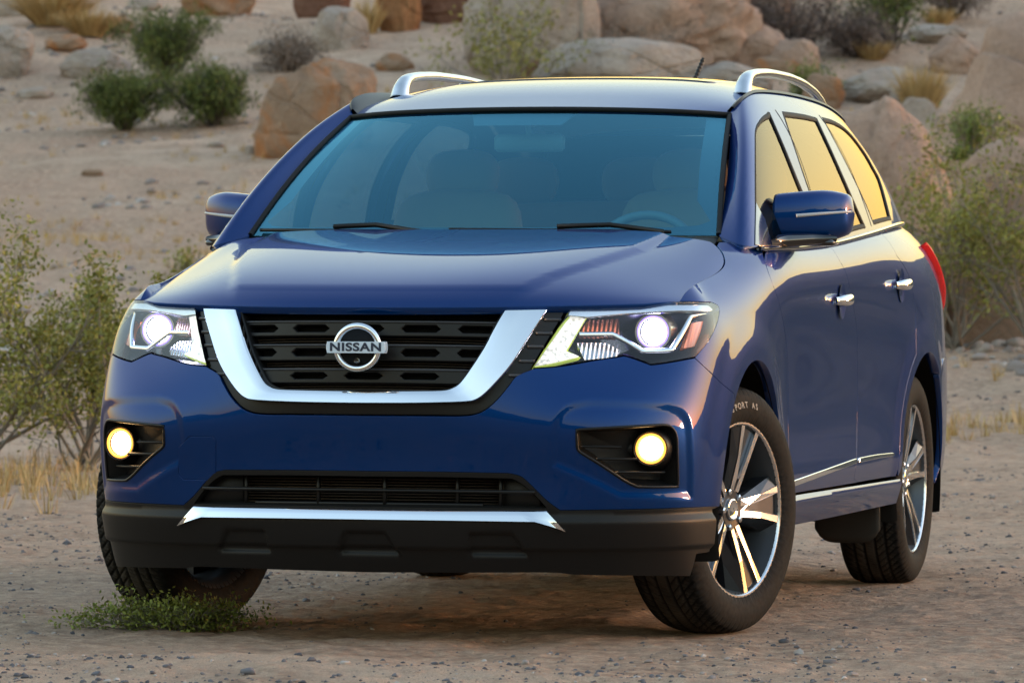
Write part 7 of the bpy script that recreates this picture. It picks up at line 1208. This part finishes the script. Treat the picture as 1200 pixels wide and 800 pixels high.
def tuft(name, label, c, wid, hgt, n, seed, m, cat='grass tuft', group=None, blade=.008):
    rs = np.random.RandomState(seed); V = []; F = []; T = []
    for k in range(n):
        az = rs.rand()*2*math.pi; til = rs.rand()**.7*.75; r0 = rs.rand()**.5*wid*.22; b = np.array([r0*math.cos(az), r0*math.sin(az), -.01]); L = hgt*(.6+.5*rs.rand())
        d = np.array([math.sin(til)*math.cos(az)*wid/hgt, math.sin(til)*math.sin(az)*wid/hgt, math.cos(til)]); pts = [b, b+d*L*.5, b+d*L*.85+np.array([d[0], d[1], -.25])*L*.12]; s = np.array([-math.sin(az+rs.normal()), math.cos(az), 0])*blade
        n0 = len(V); V += [pts[0]-s, pts[0]+s, pts[1]+s*.7, pts[1]-s*.7, pts[2]+s*.15, pts[2]-s*.15]; F += [(n0, n0+1, n0+2, n0+3), (n0+3, n0+2, n0+4, n0+5)]; T += [rs.rand()]*6
    o = mk_fast(name, np.array(V), np.array(F), m, attr=np.array(T), smooth=False); o.location = c; return tag(o, label, cat, group)

# ---------------------------------------------------------------- where everything on the slope stands
boulder('boulder', 'big round tan boulder with orange stain on its peak behind the car', (-17.124, 55.165, 3.163), (1.705, 1.338, 1.361), 5, TAN, lean=(0.16, 0), rough=0.2, cuts=4)
boulder('boulder', 'pale grey boulder up the slope above the stained tan boulder', (-21.443, 70.895, 5.430), (1.047, 0.821, 0.769), 12, PALE)
boulder('boulder', 'long pale flat boulder lying left of the dark green bushes', (-24.568, 67.118, 4.799), (1.308, 0.769, 0.514), 23, PALE, sq=0.9)
boulder('boulder', 'grey boulder cut off by the left edge at the top', (-26.246, 67.071, 4.836), (0.974, 0.859, 0.869), 31, PALE)
boulder('rock', 'small low tan rock just above the long pale boulder', (-26.025, 72.212, 5.862), (0.593, 0.465, 0.269), 44, TAN)
boulder('rock', 'low brown rock half buried behind the long pale boulder', (-26.040, 69.646, 5.393), (0.759, 0.595, 0.299), 47, TAN)
boulder('boulder', 'rounded tan boulder on the top edge above the bushes', (-25.558, 76.736, 6.422), (1.436, 0.985, 0.724), 52, TAN)
boulder('boulder', 'brown boulder on the top edge left of the orange one', (-23.169, 75.334, 6.238), (1.055, 0.724, 0.755), 63, BROWN)
boulder('boulder', 'orange rusty boulder at the top edge beside the dark brown one', (-21.047, 73.089, 5.859), (0.839, 0.658, 1.148), 71, RUST)
boulder('boulder', 'dark brown flat boulder at the top right of the orange one', (-20.224, 74.087, 6.088), (1.579, 1.084, 1.126), 84, BROWN, sq=0.9)
boulder('boulder', 'tall smooth grey granite face behind the car roof', (-17.238, 68.157, 4.885), (2.318, 1.818, 2.034), 95, PALE, rough=0.16, cuts=4)
boulder('boulder', 'bulky pinkish rock mass with dark hollows at the top', (-15.742, 70.208, 5.213), (3.540, 2.082, 1.968), 103, PINK, rough=0.34, cuts=5)
boulder('boulder', 'pale flat granite slab above the rear half of the roof', (-15.332, 66.660, 4.507), (2.827, 2.218, 0.856), 112, PALE, rough=0.14, cuts=4, sq=0.95)
boulder('boulder', 'small tan slab with a rounded left end by the dusky brush', (-14.074, 70.786, 5.054), (1.319, 1.035, 0.712), 121, PINK, sq=0.85)
boulder('boulder', 'thin pale slab behind the right roof rail', (-13.648, 66.964, 4.402), (1.488, 1.167, 0.569), 133, PALE, sq=0.95)
boulder('boulder', 'low pale ledge left of the golden grass tuft', (-11.171, 67.525, 4.283), (1.415, 1.248, 0.607), 141, PALE, sq=0.9)
boulder('boulder', 'thin flat slab at the upper right under the dark bush', (-11.846, 76.093, 5.721), (1.233, 1.088, 0.336), 152, PALE, sq=0.95)
boulder('boulder', 'smooth pinkish granite dome right behind the rear of the car', (-4.679, 32.698, 0.905), (1.556, 1.220, 2.053), 163, PINK, rough=0.1, cuts=3, sq=0.85)
boulder('boulder', 'huge pink granite dome rising at the right edge', (-5.107, 44.579, 1.555), (2.472, 1.939, 2.901), 175, PINK, rough=0.11, cuts=3, sq=0.9)
boulder('boulder', 'low pink granite shoulder behind the right creosote bush', (-2.827, 29.616, 0.708), (1.446, 0.850, 1.755), 186, PINK, rough=0.11, cuts=3, sq=0.9)
boulder('boulder', 'narrow pink boulder between the car tail and the creosote', (-3.775, 29.281, 0.717), (0.903, 0.620, 0.969), 197, PINK, rough=0.12, cuts=3)
boulder('stone', 'white broken stone beside the middle dark bush', (-19.974, 58.819, 3.667), (0.394, 0.271, 0.157), 204, PALE, sub=5)
boulder('stone', 'second white stone right of the broken one under the bush', (-19.584, 58.994, 3.698), (0.421, 0.289, 0.155), 215, PALE, sub=5)
boulder('stone', 'dark flat stone on the sand right of the bushes', (-18.740, 55.761, 3.252), (0.252, 0.173, 0.082), 226, PALE, sub=5)
boulder('stone', 'bluish stone at the foot of the stained tan boulder', (-17.989, 55.017, 3.123), (0.162, 0.111, 0.134), 237, PALE, sub=5)
boulder('stone', 'pale stone low between the two front dark bushes', (-21.784, 62.559, 4.065), (0.249, 0.171, 0.478), 248, PALE, sub=5)
boulder('rock', 'small grey rock above the stained boulder on the bare slope', (-22.310, 69.270, 5.271), (0.599, 0.411, 0.257), 259, PALE, sub=5)
boulder('rock', 'flat grey rock half sunk in sand left of the bushes', (-24.547, 63.999, 4.321), (0.624, 0.490, 0.197), 401, PALE, sub=5)
boulder('rock', 'tan rock lying uphill of the stained tan boulder', (-19.600, 67.990, 4.889), (0.673, 0.528, 0.330), 402, TAN, sub=5)
boulder('rock', 'low brown rock right of the loose creosote bush', (-16.874, 67.096, 4.632), (0.546, 0.428, 0.432), 403, BROWN, sub=5)
boulder('rock', 'cracked tan block below the dusky purple brush', (-13.362, 69.772, 4.847), (0.995, 0.781, 0.368), 404, TAN, sub=5)
boulder('rock', 'pale rock beside the golden grass tuft', (-10.757, 66.663, 4.174), (0.365, 0.286, 0.342), 405, PALE, sub=5)
boulder('rock', 'small dark rock on the slope right of the flat slab', (-10.385, 73.425, 5.071), (0.454, 0.356, 0.231), 406, BROWN, sub=5)
boulder('rock', 'grey rock on the top edge between the straw clump and upright bush', (-27.399, 77.709, 6.560), (0.696, 0.546, 0.282), 407, PALE, sub=5)
boulder('rock', 'low tan rock in the sand under the left mirror side', (-19.414, 52.330, 2.750), (0.313, 0.246, 0.101), 408, TAN, sub=5)
boulder('boulder', 'rounded pink boulder just above the thin pale slab', (-13.096, 69.869, 4.833), (0.835, 0.655, 0.643), 411, PINK)
boulder('boulder', 'tan boulder half hidden behind the right roof rail', (-11.944, 66.358, 4.149), (0.729, 0.572, 0.584), 412, TAN)
boulder('boulder', 'pink boulder at the upper right beneath the dusky top brush', (-10.862, 72.458, 4.971), (0.958, 0.752, 0.672), 413, PINK)
boulder('boulder', 'squat pale boulder between the ledge and the huge dome', (-9.951, 63.915, 3.753), (0.677, 0.531, 0.481), 414, PALE)
boulder('boulder', 'tan boulder at the top edge right of the pink rock mass', (-14.560, 74.996, 5.917), (0.856, 0.671, 0.815), 415, TAN)
boulder('boulder', 'pale boulder at the top left corner behind the straw clump', (-28.757, 74.393, 6.267), (0.804, 0.631, 0.650), 416, PALE)
boulder('rock', 'low pink rock at the foot of the pale flat slab', (-14.814, 66.957, 4.546), (0.826, 0.648, 0.436), 417, PINK, sub=5)
shrub('bush', 'upright dark green bush furthest up the left slope', (-22.862, 65.695, 4.708), 0.905, 0.990, 301, DKGRN, DKSTEM, n_main=44, n_leaf=8500, leaf=.085, clump=.065, sr=.014, slim=.2, up=1.6, crook=.05)
shrub('bush', 'wide dark green bush in front on the left slope', (-21.102, 58.501, 3.608), 1.083, 0.774, 302, DKGRN, DKSTEM, n_main=44, n_leaf=8500, leaf=.085, clump=.065, sr=.014, slim=.2, up=1.6, crook=.05)
shrub('bush', 'rounded dark green bush right of the other two on the slope', (-19.811, 58.778, 3.661), 1.134, 0.799, 303, DKGRN, DKSTEM, n_main=44, n_leaf=8500, leaf=.085, clump=.065, sr=.014, slim=.2, up=1.6, crook=.05)
shrub('bush', 'loose creosote bush just above the car roof', (-16.912, 65.104, 4.356), 1.489, 1.268, 304, CREO, STEM, n_main=12, n_leaf=1700, leaf=.075, clump=.11, sr=.014)
shrub('dry_brush', 'grey dry brush on the granite behind the roof', (-15.669, 68.352, 4.818), 1.312, 0.884, 305, GREYB, STEM, n_main=26, n_leaf=1500, leaf=.06, clump=.10, sr=.010, slim=.15)
shrub('dry_brush', 'reddish brown dry brush close above the roof', (-15.023, 67.295, 4.654), 0.984, 0.619, 306, PURP, DKSTEM, n_main=24, n_leaf=1400, leaf=.06, clump=.08, sr=.010, slim=.15)
shrub('dry_brush', 'large dusky purple brush at the top right of the roof', (-13.680, 72.074, 5.289), 1.995, 1.153, 307, PURP, DKSTEM, n_main=34, n_leaf=5200, leaf=.085, clump=.14, sr=.012, slim=.2)
shrub('dry_brush', 'dusky grey brush hanging over the pink rock mass', (-14.906, 72.147, 5.453), 1.336, 0.891, 308, GREYB, DKSTEM, n_main=26, n_leaf=2400, leaf=.085, clump=.13, sr=.012, slim=.2)
shrub('bush', 'dark open green bush at the top edge right of the brush', (-12.217, 73.954, 5.485), 1.502, 1.382, 309, DKGRN, DKSTEM, n_main=18, n_leaf=3000, leaf=.08, clump=.12, sr=.016)
shrub('bush', 'little green bush behind the right roof rail', (-12.285, 66.791, 4.304), 0.721, 0.554, 310, BRTGRN, DKSTEM, n_main=16, n_leaf=1300, leaf=.07, clump=.08, sr=.010, slim=.3)
shrub('dry_brush', 'dusky brush at the top edge left of the large dusky one', (-15.018, 74.548, 5.907), 1.219, 0.914, 331, PURP, DKSTEM, n_main=30, n_leaf=4200, leaf=.085, clump=.13, sr=.012, slim=.2)
shrub('dry_brush', 'low dusky brush at the foot of the dark green top bush', (-12.667, 72.659, 5.307), 1.038, 0.653, 332, PURP, DKSTEM, n_main=30, n_leaf=4200, leaf=.085, clump=.13, sr=.012, slim=.2)
shrub('dry_brush', 'grey brush in front of the dark hollows of the rock mass', (-15.228, 69.922, 5.086), 1.160, 0.812, 333, GREYB, DKSTEM, n_main=30, n_leaf=4200, leaf=.085, clump=.13, sr=.012, slim=.2)
shrub('dry_brush', 'dusky brush at the top edge right of the dark green bush', (-12.027, 79.128, 6.306), 1.110, 0.793, 334, PURP, DKSTEM, n_main=30, n_leaf=4200, leaf=.085, clump=.13, sr=.012, slim=.2)
shrub('dry_brush', 'grey brush between the granite face and the pink rock mass', (-16.657, 69.663, 5.204), 0.871, 0.755, 335, GREYB, DKSTEM, n_main=30, n_leaf=4200, leaf=.085, clump=.13, sr=.012, slim=.2)
shrub('dry_brush', 'low grey brush above the pale grey boulder on the slope', (-20.986, 66.509, 4.841), 0.851, 0.482, 336, GREYB, DKSTEM, n_main=30, n_leaf=4200, leaf=.085, clump=.13, sr=.012, slim=.2)
tuft('grass_tuft', 'golden dry grass tuft between the pink domes', (-10.238, 65.879, 3.981), 0.790, 1.063, 700, 311, STRAW, blade=.010)
shrub('bush', 'fresh green bush in the cleft of the pink domes', (-4.232, 35.404, 2.501), 0.489, 0.404, 312, BRTGRN, STEM, n_main=22, n_leaf=1700, leaf=.055, clump=.06, sr=.008, slim=.25)
shrub('small_plant', 'tiny bright green plant below the bush in the cleft', (-3.902, 32.802, 2.376), 0.192, 0.096, 313, BRTGRN, STEM, n_main=12, n_leaf=400, leaf=.04, clump=.03, sr=.005, cat='plant')
shrub('bush', 'tall leaning creosote bush beside the rear of the car', (-3.212, 28.630, 0.632), 1.238, 1.544, 314, CREO, STEM, n_main=13, n_leaf=6500, leaf=.042, clump=.058, sr=.013, spread=1.0, base=.18, crook=.16)
shrub('bush', 'creosote bush cut off by the right edge', (-2.376, 27.743, 0.615), 1.065, 1.527, 315, CREO, STEM, n_main=13, n_leaf=6500, leaf=.042, clump=.058, sr=.013, spread=1.0, base=.18, crook=.16)
shrub('bush', 'large open creosote bush with bare stems left of the car', (-5.761, 13.718, 0.031), 1.119, 1.183, 316, CREO, STEM, n_main=13, n_leaf=12000, leaf=.032, clump=.048, sr=.013, spread=1.0, base=.18, crook=.16)
shrub('bush', 'creosote bush cut off by the left edge near the car', (-6.406, 13.494, 0.021), 0.943, 1.117, 317, CREO, STEM, n_main=13, n_leaf=9000, leaf=.032, clump=.048, sr=.013, spread=1.0, base=.18, crook=.16)
shrub('sprig', 'small sprig of creosote behind the left fender', (-12.613, 36.065, 1.238), 0.302, 0.320, 318, CREO, STEM, n_main=9, n_leaf=420, leaf=.045, clump=.05, sr=.006)
shrub('weed', 'low green weed growing against the front tyre on the left', (-0.787, 0.631, -0.002), 0.237, 0.105, 319, WEEDM, STEM, n_main=70, n_leaf=4800, leaf=.014, clump=.014, sr=.0022, spread=1.15, stretch=2.2, cat='weed', base=.0)
tuft('grass_tuft', 'yellow straw clump at the upper left behind the grey boulder', (-27.312, 72.401, 5.992), 1.465, 0.925, 900, 321, STRAW, blade=.012)
tuft('grass_tuft', 'yellow straw clump above the low brown rock at upper left', (-26.342, 71.601, 5.756), 1.067, 0.640, 600, 322, STRAW, blade=.012)
tuft('grass_tuft', 'pale straw tuft on the top edge left of the orange boulder', (-21.420, 72.575, 5.783), 0.517, 0.790, 300, 323, STRAW, blade=.012)
tuft('grass_tuft', 'thin straw tuft at the top right near the flat slab', (-12.157, 78.235, 6.133), 0.629, 0.440, 260, 324, STRAW, blade=.012)
tuft('grass_tuft', 'short straw tuft in front of the little roof rail bush', (-12.302, 72.637, 5.244), 0.681, 0.444, 260, 325, STRAW, blade=.012)
# ---- loose gravel and short dry grass: nobody could count them
def scatter(n, lmax, d0, d1, pw=1.6):
    d = d0+(d1-d0)*RNG.rand(n)**pw; l = (RNG.rand(n)*2-1)*lmax*d; x, y = xy(l, d); return x, y, d
nP = 26000
x, y, d = scatter(nP, .125, 12.8, 48, 1.7)
cl = vnoise(np.stack([x*1.7, y*.9, x*0], -1)); k = RNG.rand(nP) < np.clip((cl-.36)*2.4, .04, .85)*np.where(d < 17, .8, 1.)*np.where((ld(x, y)[0] < -.05*d) & (d < 30), 1.7, 1.); x, y, d = x[k], y[k], d[k]
inc = (np.abs(x) < .95) & (y > -.1) & (y < 5.1); keepi = ~inc | (RNG.rand(len(x)) < .45); x, y, d = x[keepi], y[keepi], d[keepi]
x3, y3, d3 = scatter(3800, .12, 40, 98, .9); cl3 = vnoise(np.stack([x3*.35, y3*.35, x3*0+8], -1)); k3 = RNG.rand(3800) < np.clip((cl3-.40)*3.2, .03, 1); x = np.concatenate([x, x3[k3]]); y = np.concatenate([y, y3[k3]]); d = np.concatenate([d, d3[k3]])
z = land(x, y); Vb, Fb = ICO[2]; nv = len(Vb); shapes = []
for q in range(7):
    v = Vb*(1+.9*(vnoise(Vb*1.6+q*9.3)-.5))[:, None]; nn = RNG.normal(size=(3, 3))
    for n3 in nn: n3 /= np.linalg.norm(n3); dd_ = v@n3-.55; v = v-np.where(dd_ > 0, dd_, 0)[:, None]*n3
    shapes.append(v)
GV = []; GF = []; GT = []
sz = .0030+.0085*RNG.rand(len(x))**3.6+.012*(RNG.rand(len(x)) > .988)
sz *= np.clip(d/19, .9, 1.7); sz = np.where(d > 40, .018+.075*RNG.rand(len(x))**3, sz)
for i in range(len(x)):
    v = shapes[i % 7]*np.array([1.25, 1., .62])*sz[i]; t = RNG.rand()*6.28; c_, s_ = math.cos(t), math.sin(t)
    GV.append(np.stack([v[:, 0]*c_-v[:, 1]*s_+x[i], v[:, 0]*s_+v[:, 1]*c_+y[i], v[:, 2]+z[i]+sz[i]*.18], 1)); GF.append(Fb+i*nv); GT.append(np.full(nv, RNG.rand() if d[i] < 40 else .66+.34*RNG.rand()))
def _grav(n, b):
    a = N(n, 'ShaderNodeAttribute'); a.attribute_name = 'tone'
    c = ramp(n, a.outputs['Fac'], [(0, (.055,.055,.065)), (.55, (.12,.115,.125)), (.82, (.22,.18,.16)), (1, (.42,.38,.35))]); n.links.new(c, b.inputs['Base Color']); b.inputs['Roughness'].default_value = .85
tag(mk_fast('gravel', np.concatenate(GV), np.concatenate(GF), mat('gravel_stone', build=_grav), smooth=False, attr=np.concatenate(GT)), kind='stuff')
nG = 5200
x, y, d = scatter(nG, .13, 24, 84, .9); l, dd_ = ld(x, y)
m_ = vnoise(np.stack([x*.55, y*.55, x*0+4], -1)); left = l/dd_ < -.055
k = (RNG.rand(nG) < np.clip((m_-.52)*4.5, 0, 1)*np.where(dd_ < 33, np.where(left, .8, .05), .9)); x, y, d = x[k], y[k], d[k]
# thick strip of straw in front of the creosote on the left
xs = []; 
l2 = -.100*29+RNG.normal(size=190)*.60; d2 = 27.4+RNG.normal(size=190)*1.1; x2, y2 = xy(l2, d2); x = np.concatenate([x, x2]); y = np.concatenate([y, y2]); z = land(x, y)
V = []; F = []; T = []
for i in range(len(x)):
    hb = .055+.10*RNG.rand(); 
    for q in range(13):
        az = RNG.rand()*6.28; r_ = .05*RNG.rand()**.5; b0 = np.array([x[i]+r_*math.cos(az), y[i]+r_*math.sin(az), z[i]-.004]); tl = RNG.rand()*.7; L = hb*(.5+.7*RNG.rand())
        tp_ = b0+np.array([math.sin(tl)*math.cos(az), math.sin(tl)*math.sin(az), math.cos(tl)])*L; s_ = np.array([-math.sin(az), math.cos(az), 0])*.0042
        n0 = len(V); V += [b0-s_, b0+s_, tp_+s_*.3, tp_-s_*.3]; F.append((n0, n0+1, n0+2, n0+3)); T += [RNG.rand()]*4
tag(mk_fast('dry_grass', np.array(V), np.array(F), STRAW, smooth=False, attr=np.array(T)), kind='stuff')
